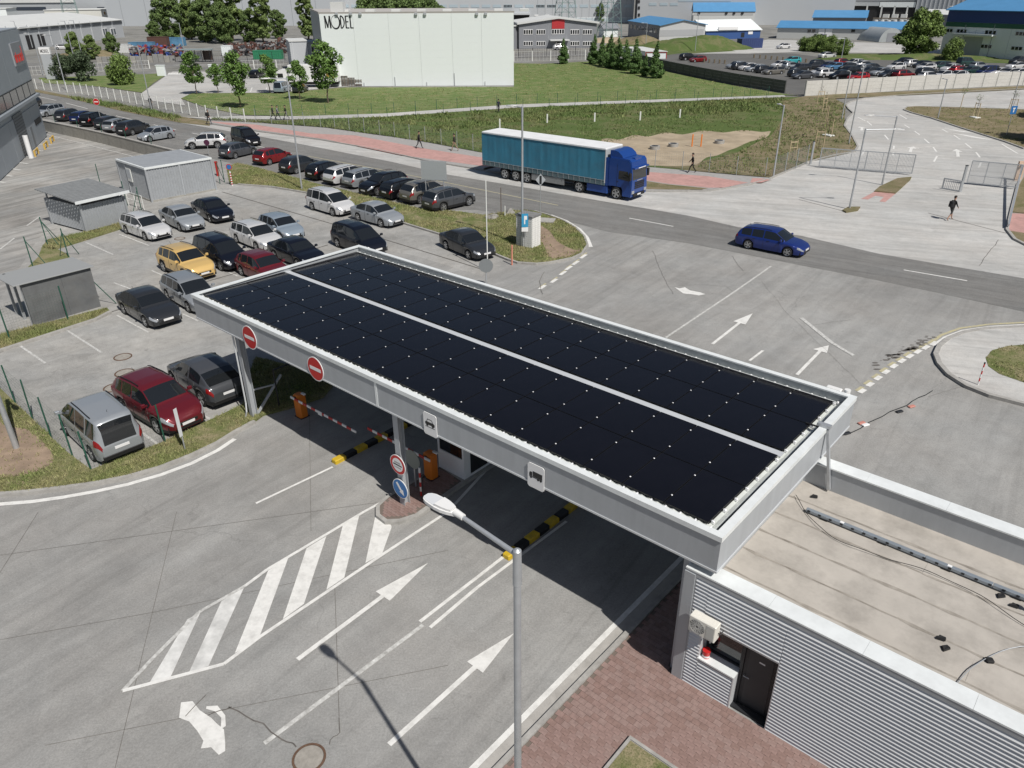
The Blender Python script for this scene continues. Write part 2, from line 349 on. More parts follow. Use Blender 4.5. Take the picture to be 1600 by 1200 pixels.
# walkway by the road
sheet('grey_walkway', [(328, 190), (400, 193), (509, 201), (650, 221), (750, 240), (880, 256), (1008, 262), (1075, 268), (1162, 277), (1200, 279), (1205, 283), (1169, 289), (1109, 297), (1044, 299), (985, 299), (860, 284), (755, 266), (666, 251), (587, 233), (500, 218), (409, 206), (328, 193)], .10, M_WALK, z0=0)
M_REDP = mat('red_paving', (.47, .275, .25), .85, var=.12, scale=2.5, dirt=.3, dirtscale=.7)
sheet('red_walkway', [(331, 191), (400, 196), (487, 210), (556, 213), (666, 234), (750, 247), (860, 257), (1008, 270), (1106, 277), (1162, 286), (1169, 287), (1131, 295), (1106, 295), (1044, 289), (1008, 283), (880, 275), (753, 261), (628, 244), (575, 233), (509, 219), (409, 205), (331, 192)], .104, M_REDP)
sheet('red_walkway', [(1175, 280), (1196, 281), (1203, 283), (1190, 287), (1172, 287)], .108, M_REDP)
sheet('walkway_soil_strip', [(1006, 284), (1044, 290), (1106, 296), (1095, 298), (1044, 298), (1004, 297)], .108, M_SCRUB)
k = MB(); strip(k, gp([(328, 194), (409, 207), (500, 219), (587, 234), (666, 252), (755, 267), (860, 286), (985, 300), (1044, 300), (1109, 299), (1169, 290), (1205, 279), (1235, 266), (1262, 254), (1300, 244), (1335, 238)]), .15, 0, .13)
strip(k, gp([(1335, 238), (1340, 230), (1332, 214), (1319, 197), (1324, 186), (1333, 177), (1326, 171), (1321, 164), (1330, 159), (1350, 154), (1425, 148), (1600, 139)]), .2, 0, .13)
strip(k, gp([(1606, 262), (1590, 290), (1580, 330), (1573, 360), (1585, 375), (1625, 395)]), .2, 0, .13)
ISL = [(1412, 172), (1417, 168), (1430, 167), (1475, 168), (1600, 172), (1900, 182), (1900, 330), (1640, 244), (1600, 233), (1570, 222), (1500, 200), (1455, 185), (1425, 177)]
strip(k, gp(ISL[-5:]+ISL[:5]), .22, 0, .13)
k.build('kerb', M_KERB, kind='structure')
verge('entry_island', ISL, M_SCRUB)
sheet('grey_apron', [(1577, 335), (1640, 338), (1640, 372), (1600, 366), (1574, 362)], .10, M_REDP, z0=0)
verge('entry_side_verge', [(1574, 362), (1640, 372), (1900, 420), (1900, 475), (1625, 395), (1587, 376)], M_SCRUB)
verge('entry_side_verge', [(1580, 332), (1590, 290), (1606, 262), (1640, 250), (1900, 330), (1900, 420), (1640, 338)], M_SCRUB, .09)
verge('divider_island', [(1366, 300), (1374, 293), (1402, 280), (1424, 278), (1422, 282), (1399, 303)], M_SCRUB, .12)
sheet('red_crossing', [(1345, 311), (1366, 300), (1399, 303), (1383, 316), (1374, 315), (1381, 308), (1368, 306), (1356, 312)], .014, M_REDP)
verge('lamp_island', [(1316, 330), (1325, 325), (1344, 325), (1340, 330), (1322, 333)], M_SCRUB, .12)
# round island at the right
RI = [(1900, 505), (1600, 513), (1540, 516), (1505, 522), (1482, 531), (1467, 543), (1461, 556), (1467, 571), (1482, 588), (1510, 606), (1545, 620), (1600, 634), (1900, 700)]
verge('round_island', RI, M_NEWC, .12)
k = MB(); strip(k, gp(RI), .22, 0, .15); k.build('kerb', M_KERB, kind='structure')
verge('round_island_grass', [(1539, 563), (1549, 551), (1575, 544), (1620, 541), (1900, 540), (1900, 660), (1600, 602), (1560, 588), (1543, 576)], M_VERGE, .135)
g = MB(); strip(g, gp([(1459, 540), (1478, 527), (1505, 517), (1545, 511), (1600, 508), (1700, 505)]), .2, .012, .012); g.build('painted_gutter', M_WHITE, forecourt)
g = MB(); strip(g, gp([(1452, 538), (1470, 524), (1500, 513), (1545, 507), (1600, 504), (1700, 501)]), .16, .012, .012); g.build('painted_gutter', M_YELP, forecourt)

# fields and distant ground
sheet('meadow', [(400, 190), (470, 187), (600, 183), (800, 169), (1000, 161), (1228, 152), (1262, 152), (1300, 152), (1321, 164), (1319, 197), (1340, 230), (1335, 238), (1262, 254), (1205, 278), (1075, 267), (1008, 261), (880, 255), (750, 238), (650, 219), (509, 199), (420, 193)], .05, M_MEADOW)
sheet('brown_ground', [(1000, 255), (1080, 257), (1150, 240), (1205, 212), (1228, 180), (1222, 158), (1262, 150), (1300, 152), (1321, 164), (1319, 197), (1340, 230), (1335, 238), (1262, 254), (1205, 278), (1075, 267)], .06, M_SCRUB)
sheet('sandy_ground', [(938, 222), (952, 217), (968, 219), (990, 212), (1014, 214), (1040, 208), (1066, 211), (1100, 205), (1130, 208), (1160, 204), (1190, 207), (1204, 206), (1196, 216), (1172, 222), (1150, 232), (1138, 236), (1120, 244), (1104, 247), (1092, 256), (1078, 260), (1040, 260), (1000, 259), (965, 256)], .065, M_SAND, sm=3)
sheet('field_path', [(290, 184), (330, 187), (470, 187), (600, 183), (800, 169), (1000, 161), (1228, 152), (1225, 149), (1000, 157), (800, 164), (600, 178), (470, 182), (380, 182)], .055, M_NEWC)
LAWN = [(283, 154), (300, 146), (430, 146), (540, 137), (803, 136), (803, 99), (850, 100), (925, 96), (1000, 92), (1030, 98), (1130, 124), (1248, 150), (1225, 149), (1000, 157), (800, 164), (600, 178), (470, 182), (380, 180), (320, 168)]
sheet('lawn', LAWN, .05, M_GRASS)
sheet('far_lawn', [(60, 122), (150, 119), (255, 115), (260, 117), (240, 130), (222, 145), (160, 136), (70, 130)], .05, M_GRASS)
sheet('company_car_park', [(222, 145), (262, 117), (270, 112), (560, 112), (560, 134), (430, 145), (300, 146), (283, 154), (290, 165), (225, 156)], .03, M_NEWC)
sheet('roadside_soil', [(40, 137), (109, 150), (187, 163), (281, 182), (328, 190), (328, 197), (281, 192), (187, 173), (109, 154), (40, 141)], .03, M_SCRUB)
sheet('far_road', [(-60, 108), (120, 106), (280, 100), (500, 97), (803, 91), (925, 87), (925, 81), (803, 84), (500, 89), (280, 93), (120, 98), (-60, 100)], .02, M_ASPH)
sheet('car_park', [(1030, 88), (1060, 84), (1240, 84), (1300, 92), (1600, 100), (2000, 100), (2000, 122), (1600, 122), (1258, 152), (1243, 150), (1150, 135), (1040, 112), (1020, 104)], .054, M_ASPH2)
sheet('far_green', [(1300, 92), (1310, 84), (1400, 84), (1480, 88), (1580, 92), (1600, 100), (1400, 100)], .04, M_MEADOW)
sheet('far_green', [(930, 90), (950, 66), (1000, 68), (1130, 76), (1150, 80), (1040, 86)], .04, M_MEADOW)
sheet('far_street', [(1130, 72), (1200, 62), (1400, 68), (1500, 72), (1900, 90), (1900, 97), (1500, 84), (1240, 82), (1050, 87), (1040, 83), (1140, 80)], .035, M_NEWC)
sheet('wall_foot_strip', [(1250, 152), (1300, 148), (1425, 143), (1600, 135), (1800, 128), (1800, 132), (1600, 140), (1425, 149), (1300, 155)], .08, M_SCRUB)

# ------------------------------------------------------------------ road markings: every piece is a part of the ground it is painted on
MK = [0]
M_FADE = mat('faded_paint', (.76, .76, .74), .8, c2=(.42, .42, .41), scale=1.6)
def mark(pts, m=M_WHITE, parent=None, z=.012, world=False):
    MK[0] += 1; z += .0002*(MK[0] % 15)
    return sheet('road_marking', pts, z, m, parent or forecourt, world=world)
def line(a, b_, wd=.12, m=M_WHITE, parent=None, z=.0155):
    MK[0] += 1; z += .00015*(MK[0] % 20)
    s_ = MB(); strip(s_, gp([a, b_]), wd, z, z); return s_.build('road_marking', m, parent or forecourt)
for q in ([(590, 790), (602, 800), (612, 824), (597, 866), (571, 880)], [(536, 820), (562, 803), (538, 903), (510, 922)], [(479, 857), (510, 838), (475, 944), (442, 968)], [(419, 892), (451, 871), (405, 997), (367, 1021)]): mark(q)
for q in ([(346, 940), (383, 915), (326, 1041), (295, 1052)], [(293, 968), (313, 958), (265, 1062), (234, 1067)]): mark(q, M_FADE)
for pth, m_ in (([(604, 781), (569, 800), (477, 855), (418, 890), (383, 916)], M_WHITE), ([(383, 916), (311, 957), (238, 1030), (192, 1080)], M_WORN), ([(192, 1080), (350, 1038), (407, 995), (599, 866), (700, 800), (767, 727)], M_WHITE)):
    for a, b_ in zip(pth[:-1], pth[1:]): line(a, b_, .11, m_)
def arrow(tail, neck, tip, hw_, sw=.14, m=M_WHITE, z=.016):
    t0, nk, tp = [Vector(G(*p)[:2]) for p in (tail, neck, tip)]; d = (tp-t0).normalized(); n_ = Vector((-d.y, d.x))
    mark([tuple(x) for x in (t0+n_*sw/2, nk+n_*sw/2, nk+n_*hw_, tp, nk-n_*hw_, nk-n_*sw/2, t0-n_*sw/2)], m, z=z, world=True)
arrow((465, 1031), (598, 932), (669, 880), .30); arrow((608, 1164), (742, 1043), (803, 990), .28)
line((413, 1162), (661, 977), .12, M_WORN); line((656, 972), (803, 858), .11); line((672, 981), (745, 919), .11); line((745, 919), (885, 815), .10)
line((400, 787), (520, 730), .10)
line((767, 727), (845, 672), .1)
arrow((1113, 538), (1155, 505), (1176, 490), .34, .15, M_WHITE); arrow((1245, 586), (1281, 549), (1295, 540), .34, .15, M_WHITE)
line((1171, 564), (1192, 548), .12); line((1040, 528), (1145, 458), .12, M_WORN); line((1145, 458), (1205, 416), .12, M_WORN); line((1252, 497), (1300, 536), .22, M_WORN); line((1300, 536), (1334, 556), .2, M_WORN)
for q in ([(1054, 449), (1062, 451), (1070, 449), (1078, 454), (1094, 457), (1102, 460), (1092, 462), (1080, 460), (1068, 459), (1062, 455)], [(283, 1098), (301, 1096), (312, 1110), (330, 1122), (340, 1132), (350, 1140), (352, 1160), (352, 1174), (342, 1180), (330, 1168), (314, 1170), (318, 1158), (308, 1142), (296, 1128), (280, 1122)], [(323, 1104), (340, 1103), (352, 1118), (353, 1135), (345, 1140), (346, 1122), (336, 1112), (322, 1108)]):
    mark(q, M_WHITE)
for i in range(6):                                       # dashes on both bends
    a = ((916, 398), (904, 408), (893, 416), (884, 424), (870, 436), (852, 446))[i]; line(a, (a[0]-9, a[1]+6), .22)
    line((a[0]+1, a[1]-3), (a[0]-8, a[1]+3), .12, M_YELP, z=.010)
for i in range(10):
    t = i/9; a = (1343+t*112, 614-t*74-math.sin(t*3.1)*6); line(a, (a[0]+8, a[1]-5.5), .22); line((a[0]-4, a[1]-3), (a[0]+5, a[1]-9), .2, M_YELP, z=.010)
for a, b_ in (((700, 286), (872, 321)), ((600, 266), (700, 286)), ((481, 244), (600, 266))): line(a, b_, .12, M_YELP if a[0] > 480 else M_WHITE, road, .014)
for a, b_ in (((983, 341), (1052, 354)), ((1412, 422), (1511, 439)), ((103, 161), (137, 170)), ((181, 181), (219, 190)), ((240, 195), (275, 203)), ((60, 151), (88, 157)), ((300, 208), (340, 216)), ((400, 228), (440, 236))): line(a, b_, .13, M_WHITE, road, .014)
for a, b_ in (((134, 379), (177, 398)), ((186, 366), (233, 384)), ((28, 538), (71, 568)), ((101, 514), (160, 552)), ((183, 493), (233, 520)), ((178, 442), (207, 453)), ((286, 491), (310, 502)), ((222, 677), (246, 694)), ((313, 647), (331, 657)), ((237, 423), (255, 431)), ((320, 340), (345, 350)), ((355, 425), (372, 432))): line(a, b_, .11, M_WORN, parking_lot)
for a, b_ in (((42, 353), (63, 338)), ((0, 390), (23, 372)), ((72, 210), (253, 256))): line(a, b_, .14, M_WORN, forecourt)
for i in range(9): line((-30+i*12+2, 283-i*9+6), (-8+i*12+4, 292-i*10+4), .3, M_WORN, forecourt)
# entry road lanes
E_ = [((1346, 243), (1351, 235)), ((1340, 183), (1352, 189)), ((1355, 190), (1362, 196)), ((1382, 211), (1388, 218)), ((1413, 195), (1421, 200)), ((1429, 205), (1437, 211)), ((1444, 217), (1452, 224)), ((1458, 230), (1463, 237)), ((1459, 253), (1464, 244)), ((1405, 179), (1417, 186)), ((1472, 202), (1481, 207)), ((1490, 211), (1500, 218)), ((1508, 224), (1518, 232)), ((1525, 238), (1531, 246)), ((1529, 262), (1533, 254)), ((1396, 233), (1397, 228)), ((1565, 225), (1590, 240)), ((1395, 243), (1396, 238))]
for a, b_ in E_: line(a, b_, .18, M_WHITE, entry, .012)
mark([(1470, 199), (1485, 202), (1525, 208), (1500, 206)], parent=entry); mark([(1487, 208), (1510, 211), (1553, 219), (1525, 216)], parent=entry)
for a, n_, t in (((1422, 238), (1424, 232), (1428, 229)), ((1497, 245), (1496, 237), (1494, 233)), ((1346, 204), (1347, 200), (1343, 198))): arrow(a, n_, t, .5, .3, M_WHITE, .014)
line((1428, 231), (1436, 232), .25, M_WHITE, entry, .014)
for i in range(9): line((1352+i*28, 157-i*1.7), (1362+i*28, 156.4-i*1.7), .18, M_WHITE, entry, .012)
for x in (391, 414, 436, 458): line((x, 145), (x+3, 137), .15, M_WHITE, ground, .05)
for i in range(7): line((263+i*4, 117), (266+i*4, 114), .5, M_WHITE, ground, .05)

# joints and sealed cracks of the slabs
J = MB()
for pth, wd in (([(347, 300), (519, 350), (603, 375), (750, 420)], .08), ([(0, 551), (170, 489), (320, 441), (373, 426), (512, 383)], .08), ([(1248, 312), (1318, 330)], .05), ([(1450, 333), (1573, 365)], .05), ([(1530, 415), (1560, 375)], .03),
    ([(325, 1120), (345, 1110), (362, 1105)], .025), ([(360, 1104), (385, 1120), (410, 1132), (440, 1158), (455, 1160), (463, 1168)], .03), ([(517, 1164), (520, 1152), (530, 1146), (530, 1122)], .02), ([(320, 1088), (290, 1120)], .02),
    ([(1020, 392), (1040, 440), (1052, 460)], .014), ([(1145, 400), (1150, 410), (1162, 424)], .016), ([(850, 425), (842, 440), (848, 460)], .03), ([(1060, 446), (1100, 445), (1135, 448), (1145, 456)], .014), ([(1270, 508), (1330, 500)], .012), ([(1345, 600), (1230, 490), (1190, 440)], .009)):
    P_ = gp(pth); Q = []
    for a, b_ in zip(P_[:-1], P_[1:]):
        n_ = max(2, int(math.dist(a, b_)/.5))
        for i in range(n_): Q.append((a[0]+(b_[0]-a[0])*i/n_+(random.uniform(-.04, .04) if wd < .05 else 0), a[1]+(b_[1]-a[1])*i/n_+(random.uniform(-.04, .04) if wd < .05 else 0)))
    Q.append(P_[-1]); strip(J, Q, wd, .0225, .0225)
for a, b_ in (((0, 868), (700, 770)), ((0, 1000), (240, 957)), ((240, 957), (700, 860)), ((276, 800), (180, 1200)), ((0, 895), (60, 800)), ((70, 1165), (700, 1040)), ((483, 610), (486, 830)), ((530, 1120), (522, 880)), ((1450, 620), (1600, 575))): strip(J, gp([a, b_]), .012, .0108, .0108)
J.build('slab_joint', M_JOINT, forecourt, kind='stuff')
k = MB()
for i in range(60):                                       # old tar spots near the bend
    px = random.gauss(1420, 28); p = G(px, 545+(1420-px)*.5+random.gauss(0, 5)); r = random.uniform(.02, .10)
    k.prism([(p.x+r*(1+.5*random.random())*math.cos(t*1.05)*1.6, p.y+r*(1+.5*random.random())*math.sin(t*1.05)*.7) for t in range(6)], 0, .0145, side=False)
k.build('tar_spots', M_JOINT, forecourt, kind='stuff')

# ------------------------------------------------------------------ manholes
def manhole(px, py, r, label, grp=None, cover=(.30, .28, .25)):
    p = G(px, py); t = thing('manhole', label, 'manhole', (p.x, p.y, .016), random.random()*3, grp)
    b = MB(); n = 28
    vs = []
    for rr, z in ((r*1.16, -.01), (r*1.16, .008), (r, .008), (r, -.004)): vs += [(rr*math.cos(i*2*math.pi/n), rr*math.sin(i*2*math.pi/n), z) for i in range(n)]
    for k_ in range(3): b.add(vs[k_*n:(k_+2)*n], [(i, (i+1) % n, n+(i+1) % n, n+i) for i in range(n)])
    b.build('rim', mat('rusty_iron', (.12, .07, .045), .8, var=.3, scale=12), t)
    c = MB(); c.cyl((0, 0, -.01), (0, 0, .002), r*.97, n=n, smooth=False); c.build('cover', mat('manhole_cover', cover, .85, var=.2, scale=6, bump=.4), t)
manhole(483, 1185, .33, 'large round manhole cover in the forecourt at the bottom edge of the picture')
manhole(192, 558, .36, 'farthest one of the three manhole covers in a row in the parking lot', 'manholes in the parking lot')
manhole(195, 583, .38, 'middle one of the three manhole covers in a row in the parking lot', 'manholes in the parking lot')
manhole(178, 606, .38, 'nearest one of the three manhole covers in a row, beside the dark red crossover', 'manholes in the parking lot')
manhole(281, 373, .32, 'lone manhole cover in front of the white estate car in the parking lot')
# ------------------------------------------------------------------ the canopy over the gate
CU, CV = -28.15, 12.8                                    # canopy corner in the gate's own axes (u along, v across)
canopy = thing('gate_canopy', 'long flat grey metal canopy over the entrance lanes with black solar panels on its roof', 'canopy', UV(CU, CV), YAW)
LX, LY, ZB, ZT = 23.05, 8.42, 3.80, 4.80
for bx in ((0, LX, 0, .10), (0, LX, LY-.10, LY), (0, .10, .101, LY-.101), (LX-.10, LX, .101, LY-.101)): b = MB(); b.box(*bx, ZB, ZT-.02); b.build('fascia', M_FASC, canopy)
c = MB()
for x0, x1, y0, y1 in ((-.03, LX+.03, -.04, .15), (-.03, LX+.03, LY-.16, LY+.03), (-.03, .16, .151, LY-.161), (LX-.17, LX+.03, .151, LY-.161)): c.box(x0, x1, y0, y1, ZT-.02, ZT+.025)
for x0, x1, y0, y1 in ((-.03, LX+.03, -.04, -.012), (LX+.012, LX+.03, -.011, LY)): c.box(x0, x1, y0, y1, ZT-.11, ZT-.0205)
c.build('cap_flashing', M_CAP, canopy)
c = MB(); c.box(-.01, LX+.01, -.018, 0, ZB-.02, ZB+.035); c.box(LX, LX+.018, .0, LY, ZB-.02, ZB+.03); c.build('drip_edge', M_FASC2, canopy)
c = MB(); c.box(11.22, 11.33, -.012, -.001, ZB+.036, ZT-.111); c.build('cover_strip', M_CAP, canopy)
def zdeck(y): return 4.64-.14*y/LY
d = MB(); vs = []; nx = int(LX/.11)                      # ribbed roof deck
xs = [.1+(LX-.2)*i/nx for i in range(nx+1)]
for i, x in enumerate(xs):
    for y in (.1, LY-.1): vs.append((x, y, zdeck(y)+(.035 if i % 2 else 0)))
d.add(vs, [(2*i, 2*i+2, 2*i+3, 2*i+1) for i in range(nx)]); d.build('roof_deck', mat('deck_sheet', (.62, .65, .62), .45, .1, dirt=.25, dirtscale=1.5), canopy)
s_ = MB(); s_.box(.1, LX-.1, .1, LY-.1, 3.86, 3.92); s_.build('soffit', mat('soffit_sheet', (.25, .26, .27), .6), canopy)
b = MB()                                                 # beams under the soffit
for x in (2.7, 11.85, 17.3, 22.2): b.box(x-.1, x+.1, .15, LY-.15, 3.62, 3.86)
b.build('beam', M_FASC, canopy)
M_PV = mat('solar_glass', (.0055, .005, .007), .17, spec=.45, var=.25, scale=.8); M_PVF = mat('panel_frame', (.008, .008, .010), .35)
ROWS = ((.38, 2.25), (2.28, 4.16), (4.50, 6.28), (6.31, 8.12))
PW = 1.1785
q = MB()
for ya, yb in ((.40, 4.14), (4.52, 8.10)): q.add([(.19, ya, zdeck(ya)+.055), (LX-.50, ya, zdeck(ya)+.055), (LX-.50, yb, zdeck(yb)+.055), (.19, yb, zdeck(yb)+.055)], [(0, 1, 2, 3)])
o = q.build('gap_shade_sheet', mat('painted_gap_shade', (.01, .01, .011), .9), canopy)  # near-black sheet added below the panels, painted shade for the gaps between them
for y0, y1 in ROWS:
    q = MB(); wv = y1-y0
    q.box(0, PW-.03, 0, wv, 0, .035, 1); q.box(.013, PW-.043, .013, wv-.013, .0352, .038, 0)
    me = q.mesh('solar_panel', [M_PV, M_PVF]); sl = math.atan(.14/LY)
    for i in range(19):
        o = link('solar_panel', me, canopy, (.17+i*PW, y0, zdeck(y0)+.07)); o.rotation_euler = (-sl, random.gauss(0, .0012), 0)
q = MB(); q.box(.12, LX-.45, 4.19, 4.44, zdeck(4.3)+.04, zdeck(4.3)+.075); q.build('ridge_strip', M_FASC2, canopy)
q = MB()
for y0, y1 in ROWS:
    for i in range(1, 19):
        for fy in (.2, .8):
            y = y0+(y1-y0)*fy; z = zdeck(y)+.108; x = .17+i*PW-.009
            q.bbox(x-.026, x+.014, y-.018, y+.018, z-.002, z+.014, .006)
q.build('panel_clamps', mat('bright_aluminium', (.85, .85, .86), .35, .2), canopy, kind='stuff')
q = MB()
for i in range(58):
    x = .3+i*.392; q.bbox(x-.022, x+.022, .26, .33, zdeck(.3)+.03, zdeck(.3)+.10, .008)
    q.bbox(x-.03, x+.03, 8.16, 8.24, zdeck(8.2)+.03, zdeck(8.2)+.10, .012)
for i in range(14): y = .5+i*.58; q.bbox(LX-.50, LX-.42, y-.025, y+.025, zdeck(y)+.03, zdeck(y)+.11, .01)
q.build('edge_clips', mat('bright_aluminium', (.85, .85, .86)), canopy, kind='stuff')
q = MB(); q.box(.17, LX-.46, 8.122, 8.15, zdeck(8.1)+.05, zdeck(8.1)+.11); q.build('edge_rail', M_CAP, canopy)
# columns
def hcol(x, y, z1, nm='column', wd=.24):
    m_ = MB(); m_.box(x-wd/2, x+wd/2, y-.12, y-.10, 0, z1); m_.box(x-wd/2, x+wd/2, y+.10, y+.12, 0, z1); m_.box(x-.008, x+.008, y-.10, y+.10, 0, z1)
    m_.box(x-wd/2-.06, x+wd/2+.06, y-.18, y+.18, .0, .03); return m_.build(nm, M_FASC, canopy)
hcol(-25.5-CU, .28, 3.86); hcol(-16.3-CU, .30, 3.86); hcol(-25.5-CU, 7.9, 3.86); hcol(-16.3-CU, 7.9, 3.86)
hcol(-5.85-CU, .25, 3.86); hcol(-5.85-CU, 6.2, 3.86)
q = MB(); q.bar((-25.45-CU, .42, .15), (-25.45-CU, 1.75, 1.43), .07, .09); q.bar((-25.45-CU, .4, 1.25), (-25.45-CU, 1.3, 1.12), .05, .06); q.build('brace', M_FASC, canopy)
q = MB(); q.tube([(2.5, .1, 3.8), (2.5, .1, .7), (2.58, .02, .35), (2.5, -.02, .1)], .035); q.build('downpipe', M_FASC2, canopy)
# cable channel with post at the right end
q = MB(); ux = -5.1-CU; vy = 18.9-CV
q.bar((ux+.05, vy, 4.78), (ux+.42, vy+.02, 2.95), .10, .07); q.build('cable_duct', M_STEEL, canopy)
q = MB(); q.box(ux-.25, ux+.12, vy-.07, vy+.07, ZT+.03, ZT+.12); q.build('cable_duct', M_STEEL, canopy)
q = MB(); q.tube([(LX-.24, .3, 4.72), (LX-.24, 5.9, 4.68), (LX-.24, 8.1, 4.66)], .022); q.tube([(LX-.24, 6.29, 4.66), (LX-.62, 6.29, 4.66)], .025)
def hang(a, c_, dip, n=10): return [tuple(Vector(a).lerp(Vector(c_), i/n)-Vector((0, 0, dip*4*(i/n)*(1-i/n))) for i in range(n+1))]
q.tube(hang((ux+.03, .9, 4.7), (ux+.10, 1.0, 3.7), -.05), .008); q.tube(hang((ux+.04, 7.4, 4.7), (ux+.25, 6.9, 3.9), .6), .01)
q.build('cable', M_BLACK, canopy)
q = MB(); q.bbox(LX-.9, LX-.45, 8.43, 8.60, 4.55, 4.86, .02); q.cyl((LX-.3, 8.55, 4.6), (LX-.3, 8.55, 4.9), .09, n=12)
q.build('junction_box', M_WPL, canopy)

# ------------------------------------------------------------------ signs on the canopy
def disc_sign(name, label, u, v, z, r, kind, group=None):
    t = thing(name, label, 'sign', UV(u, v, z), YAW, group); n = 40
    def dsc(rx, y0, y1, m_, nm, x=0, zz=0):
        q = MB(); q.cyl((x, y0, zz), (x, y1, zz), rx, n=n, smooth=False); return q.build(nm, m_, t)
    dsc(r, 0, -.02, M_SWH, 'plate')
    if kind == 'noentry':
        dsc(r*.92, -.0205, -.023, M_RED, 'red_disc'); q = MB(); q.box(-r*.68, r*.68, -.027, -.0235, -r*.14, r*.14); q.build('bar', M_SWH, t)
    elif kind == 'arrow':
        dsc(r*.93, -.0205, -.023, M_BLUE, 'blue_disc'); q = MB(); a = R(-52)
        pts = [(-.7, -.12), (.2, -.12), (.2, -.30), (.75, 0), (.2, .30), (.2, .12), (-.7, .12)]
        q.yprism([((x*math.cos(a)-y*math.sin(a))*r, (x*math.sin(a)+y*math.cos(a))*r) for x, y in pts][::-1], -.027, -.0235); q.build('arrow', M_SWH, t)
    elif kind == 'toll':
        dsc(r*.94, -.0205, -.023, M_RED, 'red_ring'); dsc(r*.68, -.0235, -.025, M_SWH, 'white_disc')
        q = MB(); q.box(-r*.56, r*.56, -.028, -.0255, -r*.06, r*.06); q.build('bar', M_BLACK, t)
        q = MB()
        for i in range(6): q.box(-r*.38+i*r*.13, -r*.30+i*r*.13, -.028, -.0255, r*.16, r*.32); q.box(-r*.42+i*r*.15, -r*.33+i*r*.15, -.028, -.0255, -r*.34, -r*.2)
        q.build('lettering', mat('grey_print', (.25, .25, .26), .6), t)
    return t
disc_sign('no_entry_sign', 'round no entry sign on the canopy edge above the left column', -24.12, 12.78, 4.10, .47, 'noentry', 'no entry signs on the canopy')
disc_sign('no_entry_sign', 'round no entry sign on the canopy edge, the one farther from the canopy corner', -20.04, 12.78, 4.12, .45, 'noentry', 'no entry signs on the canopy')
disc_sign('customs_sign', 'round white sign with red rim and black bar on the middle column', -16.28, 12.93, 1.78, .37, 'toll')
disc_sign('arrow_sign', 'round blue sign with a white arrow low on the middle column', -16.26, 12.93, .84, .37, 'arrow')
def plate_sign(u, z, label, kind):
    t = thing('lane_sign', label, 'sign', UV(u, 12.78, z), YAW, 'white lane signs on the canopy')
    q = MB(); q.yprism([(x*.28+sx, y*.38+sy) for x, y, sx, sy in ((-1, -1, .05, 0), (1, -1, -.05, 0), (1, -1, 0, .05), (1, 1, 0, -.05), (1, 1, -.05, 0), (-1, 1, .05, 0), (-1, 1, 0, -.05), (-1, -1, 0, .05))], -.02, 0); q.build('plate', M_SWH, t)
    q = MB()
    def B(x0, x1, z0, z1): q.box(x0, x1, -.024, -.0205, z0, z1)
    if kind == 'car':
        for i in range(5):
            pass
        q.yprism([(-.2, -.02), (-.2, .06), (-.15, .08), (.16, .08), (.2, .05), (.2, -.02)], -.024, -.0205)
        for a, c_ in (((-.13, .08), (-.10, .17)), ((-.10, .17), (.08, .17)), ((.08, .17), (.13, .08))): q.bar((a[0], -.022, a[1]), (c_[0], -.022, c_[1]), .004, .018, up=(0, 0, 1))
        for x in (-.12, .12): q.cyl((x, -.0205, -.03), (x, -.024, -.03), .045, n=14)
        B(-.2, .2, -.10, -.085)
    else:
        B(-.1, .22, -.02, .15)
        q.yprism([(-.22, -.02), (-.22, .06), (-.19, .11), (-.12, .11), (-.12, -.02)], -.024, -.0205); B(-.22, .22, -.05, -.03)
        for x in (-.16, .08, .17): q.cyl((x, -.0205, -.06), (x, -.024, -.06), .035, n=14)
    q.build('pictogram', M_BLACK, t)
plate_sign(-14.40, 4.10, 'white plate with a black car pictogram on the canopy edge, above the booth', 'car')
plate_sign(-10.35, 4.06, 'white plate with a black lorry pictogram on the canopy edge, right of the booth', 'lorry')

# ------------------------------------------------------------------ booth, island, barriers and kerb humps below the canopy
M_BRICKS = [mat('paver_'+n_, c_, .85, var=.18, scale=9) for n_, c_ in (('rose', (.26, .175, .155)), ('red', (.235, .155, .135)), ('pale', (.265, .185, .165)))]
ISLP = [(-17.1, 16.9), (-17.1, 12.95), (-16.95, 12.35), (-16.55, 12.02), (-16.05, 11.98), (-15.7, 12.3), (-15.45, 12.9), (-15.6, 15.2), (-15.6, 19.5), (-17.1, 19.5)]
wp = [tuple(UV(*p)[:2]) for p in ISLP]
island = sheet('booth_island', wp, .125, M_KERB, z0=0, world=True)
inn = [(-16.98, 12.98), (-16.85, 12.45), (-16.5, 12.16), (-16.1, 12.13), (-15.82, 12.4), (-15.62, 12.92), (-15.75, 15.25), (-16.98, 15.38)]
q = MB(); q.box(-.095, .095, -.045, .045, 0, .006); rect = [q.mesh('brick', m_) for m_ in M_BRICKS]
for i in range(8):
    for j in range(38):
        u = -16.9+(i+.5*(j % 2)*0)*.197; v = 12.2+j*.098; u += .098*(j % 2)
        if all(inside((u+a, v+c_), inn) for a in (-.09, .09) for c_ in (-.045, .045)):
            if j < 32: p = UV(u, v, .1255); link('brick', random.choice(rect), island, p, YAW)
sheet('joint_bed', [tuple(UV(*p)[:2]) for p in inn], .1252, mat('joint_sand', (.16, .13, .11), .95), island, world=True)
booth = thing('gatekeeper_booth', 'small white gatekeeper booth with windows under the canopy on the brick island', 'booth', UV(-17.02, 15.38, .126), YAW)
M_BW = mat('booth_white', (.84, .85, .86), .5, var=.03)
q = MB()
for x, y in ((0, 0), (1.22, 0), (0, 3.4), (1.22, 3.4), (1.22, 1.35), (1.22, 2.3)): q.box(x, x+.08, y, y+.08, 0, 2.35)
for z in (0, .72, 1.98, 2.27): q.box(.08, 1.22, 0, .07, z, z+.08)
